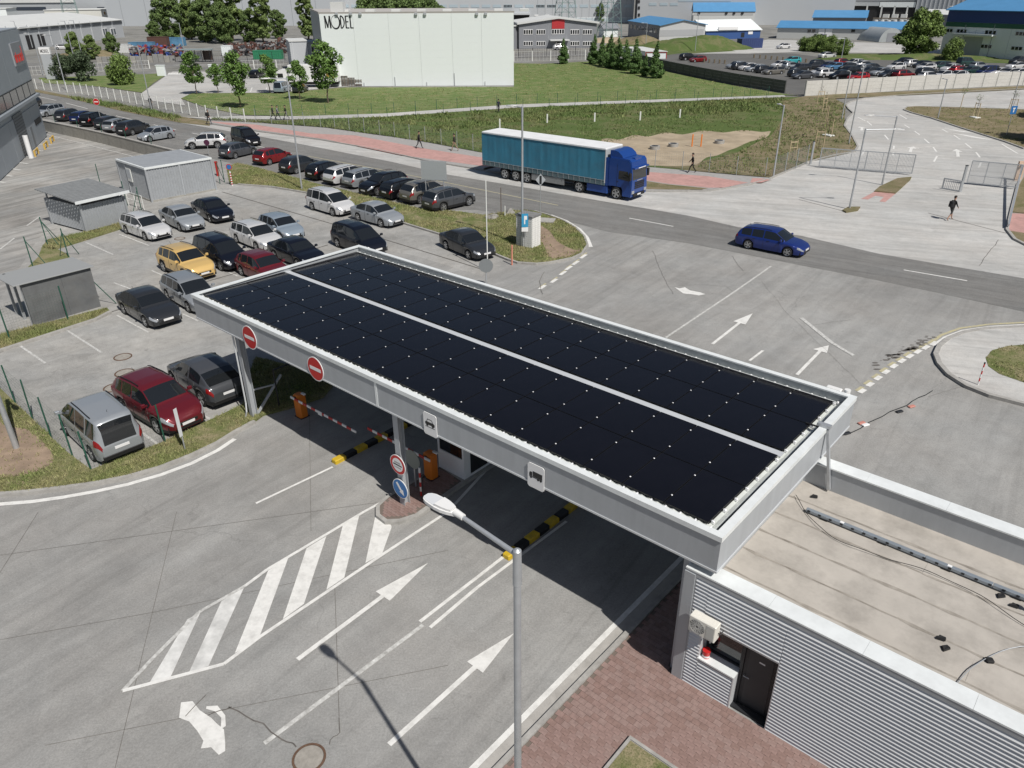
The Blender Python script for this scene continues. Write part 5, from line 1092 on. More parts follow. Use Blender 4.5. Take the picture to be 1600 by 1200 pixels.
fence('white_fence', 'white fence behind the far lawn along the far street', [(46, 118), (150, 112), (255, 106)], 6., 1.8, .09, M_WF, M_WF, .8, .8, .03, square=True)
fence('white_fence', 'white fence behind the company car park, left of the white hall', [(362, 108), (430, 107), (490, 107)], 5., 1.8, .09, M_WF, M_WF, .8, .8, .03, square=True)
fence('white_fence', 'white post fence between the white hall and the conical trees', [(803, 96), (865, 95), (925, 93), (990, 90)], 4.5, 2.3, .09, M_WF, M_WF, .9, 1.1, .025, square=True)
fence('mesh_fence', 'grey wire mesh fence between the walkway and the meadow', [(400, 192), (500, 199), (600, 212), (700, 228), (757, 239), (860, 253), (975, 261), (1075, 266), (1160, 275), (1208, 277)], 2.6, 1.75, .035, M_GPOST, M_WIRE, .22, .25, .006)
fence('mesh_fence', 'dark green mesh fence in the meadow along the narrow path', [(400, 182), (600, 178), (800, 164), (1000, 157), (1225, 149)], 3.2, 1.5, .035, M_GREEN, mat('green_wire', (.03, .07, .05), .6), .35, .35, .006)
fence('mesh_fence', 'dark green mesh fence on the far side of the narrow path', [(560, 187), (800, 172), (1000, 163), (1215, 153)], 4.0, 1.4, .03, M_GREEN, None)
fence('mesh_fence', 'grey wire fence round the sandy ground left of the open gate', [(1208, 277), (1262, 257), (1300, 247), (1345, 240)][:1]+[(1262, 256), (1272, 254)], 2.5, 1.9, .04, M_GPOST, M_WIRE, .14, .2, .008)
fence('dark_fence', 'old dark fence with steel frames in front of the grey office building', [(810, 90), (860, 88), (925, 86)], 4., 2.2, .08, M_DARKM, M_DARKM, .7, 1.1, .03)
GF = [(0, 608), (103, 706), (143, 736)]
fence('green_fence', 'green wire fence along the left side of the corner verge beside the silver van', GF, 2.05, 1.85, .032, M_GREEN, mat('green_wire', (.03, .07, .05), .6), .2, .2, .003, lean=.012)
fence('green_fence', 'green wire fence between the corner verge and the three cars', [(143, 736), (247, 699), (334, 659)], 2.7, 1.7, .032, M_GREEN, M_WIRE and mat('green_wire', (.03, .07, .05), .6), .14, .14, .003, lean=.02)
fence('green_fence', 'low green wire fence in front of the concrete shelter', [(16, 532), (92, 508), (160, 484)], 2.95, 2.0, .035, M_GREEN, mat('green_wire', (.03, .07, .05), .6), .14, .14, .003)
def braced_post(px, py, label, dirs, h=2.0):
    p = G(px, py); t = thing('fence_post', label, 'fence post', p, 0, 'braced green fence posts'); q = MB(); q.cyl((0, 0, 0), (0, 0, h), .035, n=8); q.cyl((0, 0, h), (0, 0, h+.03), .04, .02, 8); q.build('post', M_GREEN, t)
    for dx, dy in dirs: q = MB(); q.cyl((0, 0, h*.88), (dx, dy, .02), .025, n=6); q.build('brace', M_GREEN, t)
for px, py, dirs, lab in ((150, 478, ((1.0, .3), (-.9, -.5)), 'braced green post at the corner of the concrete shelter fence'), (75, 384, ((.9, -.2), (.4, .9)), 'braced green post at the far end of the fence gap by the metal shed'), (108, 404, ((-.7, .2), (.2, .9)), 'braced green post on the small verge, right of the other two'), (52, 418, ((.9, .1),), 'braced green post at the left end of the small verge'),
    (344, 287, ((.1, .9),), 'green post at the right end of the two metal containers'), (351, 285, (), 'thick green post in the fence behind the striped sign post'), (199, 322, (), 'green post behind the metal shed with slatted roof'), (158, 292, (), 'short green post seen above the metal shed roof'), (222, 332, ((-.5, -.5),), 'braced green post in front of the left container end')):
    braced_post(px, py, lab, dirs)
# white railing by the containers
p = G(190, 318); t = thing('railing', 'white tubular railing between the metal shed and the containers', 'railing', p, R(-38)); q = MB()
for x in (0, 1.2, 2.4, 3.6): q = MB(); q.cyl((x, 0, 0), (x, 0, 1.15), .03, n=8); q.build('post', M_WF, t)
q = MB(); q.bar((0, 0, 1.15), (3.6, 0, 1.15), .05, .05); q.bar((0, 0, .6), (3.6, 0, .6), .04, .04); q.build('rail', M_WF, t)
# fence and open frame below the canopy
t = thing('framed_fence', 'dark framed fence panel under the canopy behind the left column', 'fence', UV(-25.4, 14.2), YAW+R(90)); q = MB()
for x in (0, 3.2): q.cyl((x, 0, 0), (x, 0, 1.8), .035, n=8)
q.bar((0, 0, 1.78), (3.2, 0, 1.78), .05, .05); q.build('frame', M_DARKM, t); link('mesh_panel', wire_panel(3.2, 1.7, .15, .15, .004, mat('green_wire', (.03, .07, .05), .6)), t)

# retaining wall
rp = gp([(56, 201), (73, 205), (112, 213.5), (154, 223), (205, 236), (253, 249), (296, 260), (335, 268)]); t = thing('retaining_wall', 'long low concrete retaining wall between the yard and the parked cars', 'wall', (rp[0][0], rp[0][1], 0)); ps = along([Vector((*p, 0)) for p in rp], 3.0)
for a, b_ in zip(ps[:-1], ps[1:]):
    q = MB(); d = (b_-a).normalized(); q.box(0.006, (b_-a).length-.006, 0, .28, 0, 1.22); o = q.build('wall_segment', M_CONW, t); o.location = a-ps[0]; o.rotation_euler = (0, 0, math.atan2(d.y, d.x))
    q = MB(); q.box(0, (b_-a).length, -.03, .31, 1.221, 1.28); o = q.build('coping', M_KERB, t); o.location = a-ps[0]; o.rotation_euler = (0, 0, math.atan2(d.y, d.x))
fence('mesh_fence', 'thin green wire fence on top of the retaining wall', [tuple((p+Vector((.1, .15, 0)))) for p in ps[::2]], 6.0, 2.3, .03, M_GREEN, None, world=True)
# pale concrete wall and dark panel fence of the far car park
def panel_wall(name, label, pxs, step, h, mp, mpost, th=.08):
    ps = along([G(*p) for p in pxs], step); t = thing(name, label, 'wall', ps[0]); q = MB()
    n = 4
    for k_ in range(n): q.bbox(.06, step-.06, -th/2, th/2, .02+k_*h/n, (k_+1)*h/n, .012)
    me = q.mesh('panel', mp); q = MB(); q.box(-.08, .08, -.10, .10, 0, h+.05); mo = q.mesh('post', mpost)
    for a, b_ in zip(ps[:-1], ps[1:]):
        d = b_-a; an = math.atan2(d.y, d.x); o = link('panel', me, t, a-ps[0], an); o.scale = (d.length/step, 1, 1); link('post', mo, t, a-ps[0], an)
    link('post', mo, t, ps[-1]-ps[0], 0)
panel_wall('panel_fence', 'dark grey concrete panel fence between the lawn and the far car park', [(1003, 101), (1040, 111), (1090, 122), (1150, 134), (1200, 142), (1243, 149)], 3.0, 2.0, mat('dark_concrete', (.10, .10, .10), .9, var=.25, scale=2), mat('dark_post', (.11, .11, .11), .9))
panel_wall('panel_wall', 'pale concrete panel wall behind the new entry road', [(1257, 150.5), (1340, 146), (1425, 141), (1520, 137), (1600, 133), (1720, 127)], 3.0, 2.3, mat('pale_concrete', (.56, .55, .52), .9, var=.07, scale=2, dirt=.12), mat('pale_post', (.40, .40, .38), .9), .1)
# gates
def bar_gate(name, label, a, b_, h, nb, bays, grp):
    A, B = G(*a), G(*b_); d = B-A; L = d.length; t = thing(name, label, 'gate', A, math.atan2(d.y, d.x), grp); q = MB()
    for z in (.18, h): q.bar((0, 0, z), (L, 0, z), .06, .08)
    for i in range(bays+1): q.bar((L*i/bays, 0, .15), (L*i/bays, 0, h), .07, .07)
    q.build('frame', M_STEEL, t); q = MB(); q.bar((0, .01, .8), (L, .01, .8), .02, .03); q.build('rail', M_STEEL, t); me = MB(); me.box(-.014, .014, -.014, .014, .2, h-.02); me = me.mesh('bar', M_STEEL)
    for i in range(nb): link('bar', me, t, (L*(i+.5)/nb, 0, 0))
bar_gate('sliding_gate', 'left leaf of the open barred gate, behind the two lamp posts of the entry', (1279, 262), (1424, 274), 1.85, 70, 6, 'open gates of the entry road')
bar_gate('sliding_gate', 'right leaf of the open barred gate at the right edge of the picture', (1510, 288), (1588, 296), hgt((1510, 288), (1508, 250)), 52, 3, 'open gates of the entry road')
bar_gate('sliding_gate', 'low frame of bars beside the right leaf of the entry gate', (1471, 297), (1498, 302), 1.0, 10, 1, 'open gates of the entry road')
for a, lab in (((1266, 257), 'thick steel gate post at the left leaf of the entry gate'), ((1500, 300), 'thick steel gate post holding the right leaf of the entry gate')):
    t = thing('gate_post', lab, 'gate post', G(*a), 0, 'gate posts'); q = MB(); q.bbox(-.09, .09, -.09, .09, 0, 2.2, .02); q.build('post', M_STEEL, t); q = MB(); q.box(-.11, .11, -.11, .11, 2.2, 2.23); q.build('cap', M_DARKM, t)
p = G(1574, 358); t = thing('steel_railing', 'long steel rail along the right side of the entry, ending at a striped post', 'railing', p, 0); q = MB(); B = G(1590, 282)-p; q.bar((0, 0, .3), (B.x, B.y, 1.4), .12, .16); q.build('rail', M_STEEL, t)
q = MB(); q.box(B.x-.35, B.x+.25, B.y-.1, B.y+.1, 0, 1.7); q.build('warning_board', mat('orange_white', (.62, .45, .34), .6), t)

# ------------------------------------------------------------------ lamps and poles in the distance
def lamp_at(px, py, top, head, label, r0=.08, double=None, arm=None):
    h = hgt((px, py), top); bs = G(px, py); a = G(*head, h) if False else None
    hx = ray(*head); T = Vector((bs.x, bs.y, h)); t_ = (h-CAM_H)/ray(*head).z; hp = ray(*head)*t_+Vector((0, 0, CAM_H)); dd = hp-T
    if dd.length > 2.4 or dd.length < .3: dd = Vector(((head[0]-top[0])/F_PX*(T-Vector((0, 0, CAM_H))).dot(FWD), -.2, 0))
    if dd.length < .8: dd = dd.normalized()*.9
    return lamp_post('street_lamp', label, (bs.x, bs.y), h, (dd.x, dd.y), dd.length-.5 if dd.length > 1 else .6, r0, r0*.6, .05, double=double)
lamp_at(816, 388, (821, 167), (796, 165), 'street lamp on the verge island beside the white brick kiosk', .085)
lamp_at(472, 297, (447, 122), (411, 117), 'street lamp between the dark cars of the angled row by the road')
lamp_at(237, 172, (213, 72), (200, 70), 'street lamp on the roadside near the walker in the far left')
lamp_at(1327, 327, (1357, 202), (1411, 199), 'street lamp on the small island, nearer of the two entry lamps')
lamp_at(1378, 289, (1407, 182), (1355, 180), 'street lamp on the grassy divider, farther of the two entry lamps')
lamp_at(1208, 277, (1226, 165), (1222, 164), 'thin lamp post at the corner of the sandy ground')
lamp_at(1315, 187, (1330, 112), (1326, 111), 'thin lamp post where the entry road bends')
lamp_at(1326, 225, (1352, 105), (1349, 104), 'tall thin lamp post in the soil beside the entry road')
lamp_at(1465, 186, (1478, 124), (1475, 123), 'thin lamp post on the entry island')
lamp_at(1579, 171, (1590, 112), (1587, 111), 'thin lamp post at the right end of the entry island')
lamp_at(27, 703, (-70, 470), (-60, 465), 'grey lamp pole standing in the bare soil at the left edge of the picture', .11)
for i, (b_, tp) in enumerate((((104, 141), (83, 55)), ((118, 100), (99, 33)), ((131, 98), (112, 32)), ((68, 118), (50, 52)), ((292, 100), (277, 36)), ((36, 84), (22, 33)), ((1314, 95), (1311, 60)), ((1477, 84), (1487, 10)), ((1086, 80), (1083, 22)), ((1009, 70), (1012, 36)))):
    bs = G(*b_); h = min(hgt(b_, tp), 12); lamp_post('street_lamp', ('thin lamp post behind the white fence near the white pylon sign', 'lamp post before the far grey hall, left of a close pair', 'lamp post before the far grey hall, right of a close pair', 'lamp post left of the white pylon sign', 'lamp post by the zebra crossing behind the roundest young tree', 'lamp post beside the factory corner', 'lamp post among the cars of the far car park', 'tall lamp post in front of the blue roofed hall', 'lamp post by the mound before the grey gabled hall', 'lamp post above the low white building')[i], (bs.x, bs.y), h, (-1, .1), 1.2, .1, .06)
# signs and poles
def pole_sign(name, label, px, py, h, mk, r=.03, rot=0., group=None, z=0, cat='sign', pm=None):
    t = thing(name, label, cat, G(px, py)+Vector((0, 0, z)), rot, group); q = MB(); q.cyl((0, 0, 0), (0, 0, h), r, r*.9, 8); q.build('pole', pm or M_STEEL, t); mk(t, h); return t
def plate(t, x0, x1, z0, z1, m_, nm='plate', y=-.035, th=.01):
    q = MB(); q.box(x0, x1, y-th, y, z0, z1); return q.build(nm, m_, t)
def rnd(t, rr, z, m_, nm, y=-.035, n=24):
    q = MB(); q.cyl((0, y, z), (0, y-.01, z), rr, n=n, smooth=False); return q.build(nm, m_, t)
def mk_p(t, h): plate(t, -.22, .22, h-1.0, h-.1, M_BLUE2); plate(t, -.06, .02, h-.8, h-.25, M_SWH, 'letter', -.046); plate(t, .02, .14, h-.5, h-.25, M_SWH, 'letter', -.046); plate(t, -.22, .22, h-1.3, h-1.02, M_SWH)
M_BLUE2 = mat('sign_light_blue', (.04, .30, .52), .4)
pole_sign('parking_sign', 'blue and white parking sign on its post beside the white brick kiosk', 820, 390, 2.45, mk_p, z=.1, rot=.1)
pole_sign('thin_pole', 'thin white pole near the dark grey saloon', 762, 424, 5.6, lambda t, h: None, .035, cat='pole', pm=M_WF)
def mk_back(t, h): rnd(t, .42, h-.35, mat('sign_back_grey', (.26, .28, .29), .5, .3), 'plate')
pole_sign('round_sign', 'grey back of a round sign standing behind the canopy', 760, 447, 1.62, mk_back, .04)
def mk_dia(t, h): q = MB(); a = .38; q.yprism([(0, h-.9), (a, h-.45), (0, h), (-a, h-.45)], -.05, -.035); q.build('plate', mat('sign_back_pale', (.50, .53, .56), .5, .3), t); q = MB(); q.box(-.08, .08, -.07, -.051, h-.75, h-.15); q.build('bracket', M_DARKM, t)
pole_sign('priority_sign', 'back of a diamond sign on a thin post by the road behind the kiosk', 844, 337, 3.2, mk_dia, .03)
def mk_ne(t, h): rnd(t, .42, h-.4, M_SWH, 'plate'); rnd(t, .39, h-.4, M_RED, 'red_disc', -.047); plate(t, -.27, .27, h-.46, h-.34, M_SWH, 'bar', -.06)
pole_sign('no_entry_sign', 'round no entry sign on a post among the cars above the retaining wall', 160, 197, 3.4, mk_ne, .04)
def mk_blue(t, h): plate(t, -.45, .45, h-.9, h, M_BLUE); plate(t, -.07, .07, h-.7, h-.2, M_SWH, 'symbol', -.047); plate(t, -.18, .18, h-.32, h-.2, M_SWH, 'symbol', -.0471)
pole_sign('dead_end_sign', 'blue square sign with a white symbol on the entry island', 1572, 212, 3.3, mk_blue, .035, rot=.3)
def mk_str(t, h):
    for i in range(5): q = MB(); q.cyl((0, 0, .1+i*.22), (0, 0, .1+i*.22+.11), .065, n=10); q.build('red_band', M_RED, t)
    rnd(t, .26, h-.1, M_RED, 'plate'); rnd(t, .2, h-.1, M_BLUE, 'blue_disc', -.047); q = MB(); q.cyl((0, 0, 0), (0, 0, 1.25), .062, n=10); q.build('white_tube', M_SWH, t)
pole_sign('no_parking_sign', 'small round sign on a red and white striped post by the containers', 363, 290, 1.75, mk_str, .03)
pole_sign('purple_round_sign', 'small dark round sign in front of the white off-roader', 327, 244, 1.6, lambda t, h: rnd(t, .3, h-.2, mat('dark_red_plate', (.08, .02, .05), .5), 'plate'), .03)
t = thing('hydrant_post', 'red post beside the green fence post at the container end', 'post', G(341, 275), 0); q = MB(); q.cyl((0, 0, 0), (0, 0, 1.2), .12, n=10); q.cyl((0, 0, 1.2), (0, 0, 1.35), .15, n=10); q.build('body', M_RED, t)
a = G(681, 322); t = thing('information_board', 'back of a large grey sign board on two posts behind the beige off-roader', 'sign', a, R(-12)); q = MB(); q.cyl((-.75, 0, 0), (-.75, 0, 3.5), .04, n=8); q.cyl((.75, 0, 0), (.75, 0, 3.5), .04, n=8); q.build('post', M_STEEL, t)
q = MB()
for i in range(4): q.box(-1.05, 1.05, -.06, -.045, 2.1+i*.36, 2.1+i*.36+.355)
q.build('board', mat('sign_back_dull', (.42, .45, .46), .5, .3), t); q = MB(); q.box(-1.08, 1.08, -.044, -.02, 2.06, 2.1); q.box(-1.08, 1.08, -.044, -.02, 3.54, 3.58); q.build('frame', M_STEEL, t)
pole_sign('corner_post', 'orange and white marker post at the corner kerb of the island', 800, 414, 1.3, lambda t, h: [rnd(t, .05, .3+i*.3, M_ORANGE, 'band', .03, 8) for i in range(3)], .055, cat='post', pm=mat('marker_salmon', (.62, .25, .18), .6))
t = thing('marker_post', 'thin red and white striped post on the round island at the right', 'post', G(1528, 601, .12), 0)
for i in range(6): q = MB(); q.cyl((0, 0, i*.17), (0, 0, i*.17+.17), .028, n=8); q.build('band', M_RED if i % 2 else M_SWH, t)
q = MB(); q.cyl((0, 0, 1.02), (0, 0, 1.08), .035, n=8); q.build('cap', M_BLACK, t)
pole_sign('leaning_plate', 'thin white sign plate seen edge on, on a short post before the dark red crossover', 290, 705, 1.75, lambda t, h: plate(t, -.14, .02, h-1.15, h+.05, mat('plate_pale', (.60, .62, .63), .5)), .028, rot=R(70), z=.1)
pole_sign('thin_post', 'thin brown post on the island left of the white brick kiosk', 783, 338, 2.1, lambda t, h: None, .03, cat='post', z=.1, pm=mat('rust_post', (.12, .09, .07), .8))
pole_sign('white_stake', 'short white stake on the island beside the stones', 789, 339, .75, lambda t, h: None, .045, cat='post', z=.1, pm=M_WF)
for i, (x, y) in enumerate(((769, 341), (796, 333))):
    t = thing('boulder', ('grey stone left of the brown post on the verge island', 'dark stone right of the white stake on the verge island')[i], 'stone', G(x, y, .08), i*1.2); bm = bmesh.new(); bmesh.ops.create_icosphere(bm, subdivisions=3, radius=.42)
    for v in bm.verts: v.co = Vector((v.co.x*1.2, v.co.y*.8, v.co.z*.75))*(1+.18*math.sin(v.co.x*9+i)+.14*math.sin(v.co.y*11+v.co.z*7))
    me = bpy.data.meshes.new('stone'); bm.to_mesh(me); bm.free(); me.materials.append(mat('stone_grey', (.26, .25, .23), .9, var=.3, scale=5)); link('stone', me, t)
t = thing('concrete_slab', 'flat concrete slab lying on the verge island behind the kiosk', 'slab', G(852, 346, .1), R(-15)); q = MB(); T = Matrix.Rotation(R(4), 4, 'X'); q.bbox(-.7, .7, -.45, .45, .05, .14, .01, T=T); q.build('slab', M_KERB, t)
# kiosk of white bricks
t = thing('brick_kiosk', 'small windowless hut of white bricks on the verge island', 'hut', G(831, 388, .1), R(-36)); kx, ky, kh = -1.28, 1.0, 2.05
q = MB(); q.box(kx, 0, 0, ky, 0, kh-.01); q.build('core', mat('mortar', (.38, .38, .37), .9), t)
q = MB(); q.box(kx-.06, .06, -.06, ky+.06, kh, kh+.10); q.build('roof_slab', mat('kiosk_roof', (.19, .19, .19), .9, var=.2, scale=4), t)
br = MB(); br.box(-.155, .155, -.012, .012, 0, .128); bk = br.mesh('brick', mat('white_brick', (.76, .76, .74), .85, var=.08, scale=9)); nrow = 14
for r_ in range(nrow):
    z = .01+r_*.145; n = 4
    for i in range(n): o = link('brick', bk, t, (kx+.16+i*.32+(.0 if r_ % 2 else .0), -.012, z))
    for i in range(3): o = link('brick', bk, t, (.012, .165+i*.335, z), R(90))
# white marker stakes in the meadow
for i, (x, y) in enumerate(((781, 200), (855, 192), (929, 190), (1000, 188), (1062, 184))):
    t = thing('marker_stake', ('first', 'second', 'third', 'fourth', 'fifth')[i]+' white marker stake from the left in the meadow behind the lorry', 'stake', G(x, y, .05), 0, 'white stakes in the meadow'); q = MB(); q.bbox(-.09, .09, -.06, .06, 0, 1.1, .01); q.build('stake', M_WF, t)
for i, (x, y) in enumerate(((1081, 229), (1095, 229))):
    t = thing('orange_stake', ('left', 'right')[i]+' one of two orange stakes in the sandy ground', 'stake', G(x, y, .06), 0, 'orange stakes'); q = MB(); q.bbox(-.06, .06, -.05, .05, 0, 1.3, .01); q.build('stake', M_ORANGE, t)
for i, (x, y) in enumerate(((1023, 233), (1052, 229), (1124, 224))):
    t = thing('shaft_ring', ('left', 'middle', 'right')[i]+' one of three concrete shaft rings in the sandy ground', 'shaft ring', G(x, y, .06), 0, 'shaft rings in the sand'); q = MB(); n = 20; q.cyl((0, 0, 0), (0, 0, .35), .55, n=n); q.build('ring', M_KERB, t); q = MB(); q.cyl((0, 0, .351), (0, 0, .36), .38, n=n); q.build('opening', M_DARKM, t)
# low wooden posts of the car park
for i, x in enumerate(list(range(1100, 1140, 8))+list(range(1178, 1262, 9))):
    y = 98+(x-1100)*.06 if x < 1150 else 91+(x-1178)*.09
    t = thing('low_post', ('%s post of the %s row of low wooden posts at the far car park' % (('first', 'second', 'third', 'fourth', 'fifth', 'sixth', 'seventh', 'eighth', 'ninth', 'tenth')[i if i < 5 else i-5], 'left' if i < 5 else 'right')), 'post', G(x, y), 0, 'low posts of the far car park'); q = MB(); q.bbox(-.16, .16, -.16, .16, 0, .9, .03); q.build('post', mat('old_wood', (.16, .13, .09), .9), t)
# stakes with young trees
M_WOOD = mat('new_wood', (.52, .42, .27), .8); M_BARK = mat('bark', (.12, .095, .07), .95, var=.3, scale=5, bump=.5)
def leaf_mesh(name, clumps, n_leaf, size, m_, seed=0, droop=0.):
    rg = np.random.default_rng(seed); V = []; 
    cl = np.array([c_ for c_ in clumps]); wts = (cl[:, 3]*cl[:, 4]*cl[:, 5]); wts = wts/wts.sum(); pick = rg.choice(len(cl), n_leaf, p=wts)
    d = rg.normal(size=(n_leaf, 3)); d /= np.linalg.norm(d, axis=1)[:, None]; rad = rg.uniform(.35, 1.08, n_leaf)**.6
    P_ = cl[pick, :3]+d*cl[pick, 3:6]*rad[:, None]
    nrm = d*.8+rg.normal(size=(n_leaf, 3))*.6+np.array([0, 0, .35]); nrm /= np.linalg.norm(nrm, axis=1)[:, None]
    t1 = np.cross(nrm, rg.normal(size=(n_leaf, 3))); t1 /= np.linalg.norm(t1, axis=1)[:, None]; t2 = np.cross(nrm, t1)
    s = size*rg.uniform(.55, 1.35, n_leaf)[:, None]
    C = np.stack([P_-t1*s*.9, P_-t2*s*.5, P_+t1*s, P_+t2*s*.5], 1).reshape(-1, 3)
    me = bpy.data.meshes.new(name); me.vertices.add(4*n_leaf); me.vertices.foreach_set('co', C.ravel()); me.loops.add(4*n_leaf); me.loops.foreach_set('vertex_index', np.arange(4*n_leaf)); me.polygons.add(n_leaf); me.polygons.foreach_set('loop_start', np.arange(0, 4*n_leaf, 4)); me.polygons.foreach_set('loop_total', np.full(n_leaf, 4)); me.update(); me.validate(); me.materials.append(m_); return me
def leafmat(name, c): 
    m_ = mat(name, c, .6, island=.5, spec=.25); return m_
L_MAPLE = leafmat('maple_leaves', (.11, .19, .045)); L_BIG = leafmat('broad_leaves', (.16, .22, .07)); L_DARK = leafmat('dark_leaves', (.115, .17, .055)); L_THUJA = leafmat('thuja_leaves', (.085, .15, .045)); L_BUSH = leafmat('bush_leaves', (.13, .19, .05)); L_PINE = leafmat('pine_needles', (.06, .085, .045))
def trunk_mesh(h, r, limbs, seed, name='trunk'):
    rn = random.Random(seed); q = MB(); pts = [Vector((rn.gauss(0, .02*h)*min(1, i), rn.gauss(0, .02*h)*min(1, i), h*i/5)) for i in range(6)]
    for i in range(5): q.cyl(pts[i], pts[i+1], r*(1-.15*i), r*(1-.15*(i+1)), 8)
    for k_ in range(limbs):
        a = rn.uniform(0, 6.28); s = pts[rn.randint(2, 5)]; L = h*rn.uniform(.25, .5); e = s+Vector((math.cos(a)*L*.6, math.sin(a)*L*.6, L*.7)); m_ = s.lerp(e, .5)+Vector((0, 0, -.05*L)); q.cyl(s, m_, r*.4, r*.25, 6); q.cyl(m_, e, r*.25, r*.1, 6)
    return q.mesh(name, M_BARK)
TREEM = {}
def tree_variant(key, crown, n_leaf, size, lm, th, tr, limbs=6, seed=1):
    if key not in TREEM: TREEM[key] = (leaf_mesh('crown', crown, n_leaf, size, lm, seed), trunk_mesh(th, tr, limbs, seed))
    return TREEM[key]
def put_tree(key, name, label, pos, sc=1., rot=0., group=None, cat='tree', zs=1.):
    cr, tr = TREEM[key]; t = thing(name, label, cat, pos, rot, group); t.scale = (sc, sc, sc*zs); link('crown', cr, t); link('trunk', tr, t); return t
def crown_round(H, Rr, z0, seed, n=26, cl=.34, flat=1.):
    rn = random.Random(seed); out = []
    for i in range(n):
        a = rn.uniform(0, 6.28); t = rn.uniform(0, 1); z = z0+(H-z0)*t; prof = math.sin(math.pi*min(1, .12+.85*t))**.7; rr = Rr*prof*rn.uniform(.25, .85)
        s = Rr*cl*rn.uniform(.7, 1.3); out.append((rr*math.cos(a), rr*math.sin(a), z, s, s, s*.8*flat))
    return out
def crown_cone(H, Rr, z0, seed, n=26):
    rn = random.Random(seed); out = []
    for i in range(n):
        t = (i+.5)/n; a = rn.uniform(0, 6.28); rr = Rr*(1-t)**.75*min(1, .5+t*3); s = max(.12*Rr, rr*.6); out.append((rr*.5*math.cos(a), rr*.5*math.sin(a), z0+(H-z0)*t, s, s, (H-z0)/n*2.6))
    return out
for s in range(3): tree_variant('maple%d' % s, crown_round(5.6, 1.85, 1.7, 10+s, 50, .27), 4200, .15, L_MAPLE, 3.6, .09, 8, 10+s)
YT = [(308, 147, 1.0, 'round young tree beside the entrance to the company car park'), (341, 145, .68, 'smallest of the young trees along the company car park'), (376, 168, 1.15, 'young tree with a tall ragged crown behind the roadside fence'), (422, 145, .9, 'young tree beside the white lorry cab'), (469, 155, .85, 'young tree in front of the white lorry'), (513, 161, 1.32, 'tallest young tree, in front of the white hall corner')]
for i, (x, y, s, lab) in enumerate(YT): put_tree('maple%d' % (i % 3), 'young_tree', lab, G(x, y, .05), s*1.15, i*1.3, 'young trees along the company car park')
for s in range(2): tree_variant('thuja%d' % s, crown_cone(5.6, 2.2, .1, 30+s, 34), 6500, .17, L_THUJA, 3., .1, 2, 30+s)
TH = [(880, 100, 1.0, 'lone conical conifer by the white post fence'), (928, 100, 1.15, 'leftmost conifer of the conical row on the lawn'), (941, 103, 1.15, 'second conifer from the left in the conical row'), (953, 106, 1.25, 'third conifer from the left in the conical row'), (965, 108, 1.15, 'fourth conifer from the left in the conical row'), (977, 110, 1.1, 'fifth conifer from the left in the conical row'), (992, 115, 1.2, 'last big conifer in the conical row before the gap'), (1008, 119, .75, 'smallest conifer, in the gap at the right of the conical row'), (1024, 122, 1.2, 'rightmost conifer of the conical row on the lawn')]
for i, (x, y, s, lab) in enumerate(TH): put_tree('thuja%d' % (i % 2), 'conical_conifer', lab, G(x, y, .05), s*.74, i*2.1, 'conical conifers on the lawn', zs=1.28)
tree_variant('bush0', crown_round(3.2, 2.2, .3, 50, 24, .42), 5000, .17, L_BUSH, 1., .08, 5, 50); tree_variant('bush1', crown_round(3.4, 2.3, .2, 51, 22, .40), 4500, .18, L_PINE, 1., .08, 5, 51)
for x, y, k_, s, lab in ((104, 125, 'bush1', 1.05, 'dark conifer bush beside the white pylon sign'), (133, 126, 'bush1', 1.2, 'dark spreading conifer bush left of the green one on the far lawn'), (192, 132, 'bush0', 1.2, 'dense green bush in the middle of the far lawn'), (1436, 86, 'bush0', 2.6, None), (1486, 94, 'bush0', 1.1, 'dark green bush beside the round tree at the car park')):
    if lab: put_tree(k_, 'bush', lab, G(x, y, .05), s, x*.3, 'single bushes', 'bush', 1.15)
tree_variant('round', crown_round(9.6, 6.4, 1.0, 60, 90, .2), 17000, .30, L_BUSH, 4., .3, 9, 60)
put_tree('round', 'round_tree', 'large round green tree beside the hall with the blue roof', G(1433, 88), 1.04, 0., None)
for px, py, s_, lab in ((1672, 226, .72, 'round tree past the right picture edge by the entry island, the nearer one'), (1690, 190, .8, 'round tree past the right picture edge by the entry island, the farther one')): put_tree('round', 'round_tree', lab, G(px, py), s_, px, 'trees past the right edge')
tree_variant('broad', crown_round(17, 6.8, 1.5, 70, 110, .19), 26000, .34, L_BIG, 9., .4, 10, 70); tree_variant('tall', crown_round(24, 5.6, 2., 71, 120, .20), 28000, .36, L_BIG, 14, .4, 10, 71); tree_variant('dark', crown_round(15, 6.4, .8, 72, 95, .19), 20000, .34, L_DARK, 8, .35, 9, 72)
BT = [(268, 64, 'dark', 1.0, 'bushy dark tree behind the scrap yard, leftmost of the tall group'), (300, 62, 'broad', .75, 'brownish tree between two dark ones behind the scrap yard'), (326, 66, 'dark', .9, 'dark tree left of the tallest tree behind the scrap yard'), (364, 64, 'tall', 1.18, 'tallest tree, reaching beyond the top of the picture'), (350, 68, 'dark', .8, 'lower dark tree at the foot of the tallest tree'), (412, 66, 'tall', .82, 'slim poplar like tree right of the tallest tree'), (392, 66, 'dark', .62, 'low tree between the two tall slim trees'), (436, 60, 'dark', .6, 'low dark tree left of the white hall'), (482, 62, 'tall', .80, 'tree partly hidden behind the left corner of the white hall'), (245, 70, 'dark', .45, 'small dark tree at the left end of the scrap yard trees')]
for i, (x, y, k_, s, lab) in enumerate(BT): put_tree(k_, 'tall_tree', lab, G(x, y), s, i*1.7, 'trees behind the scrap yard')
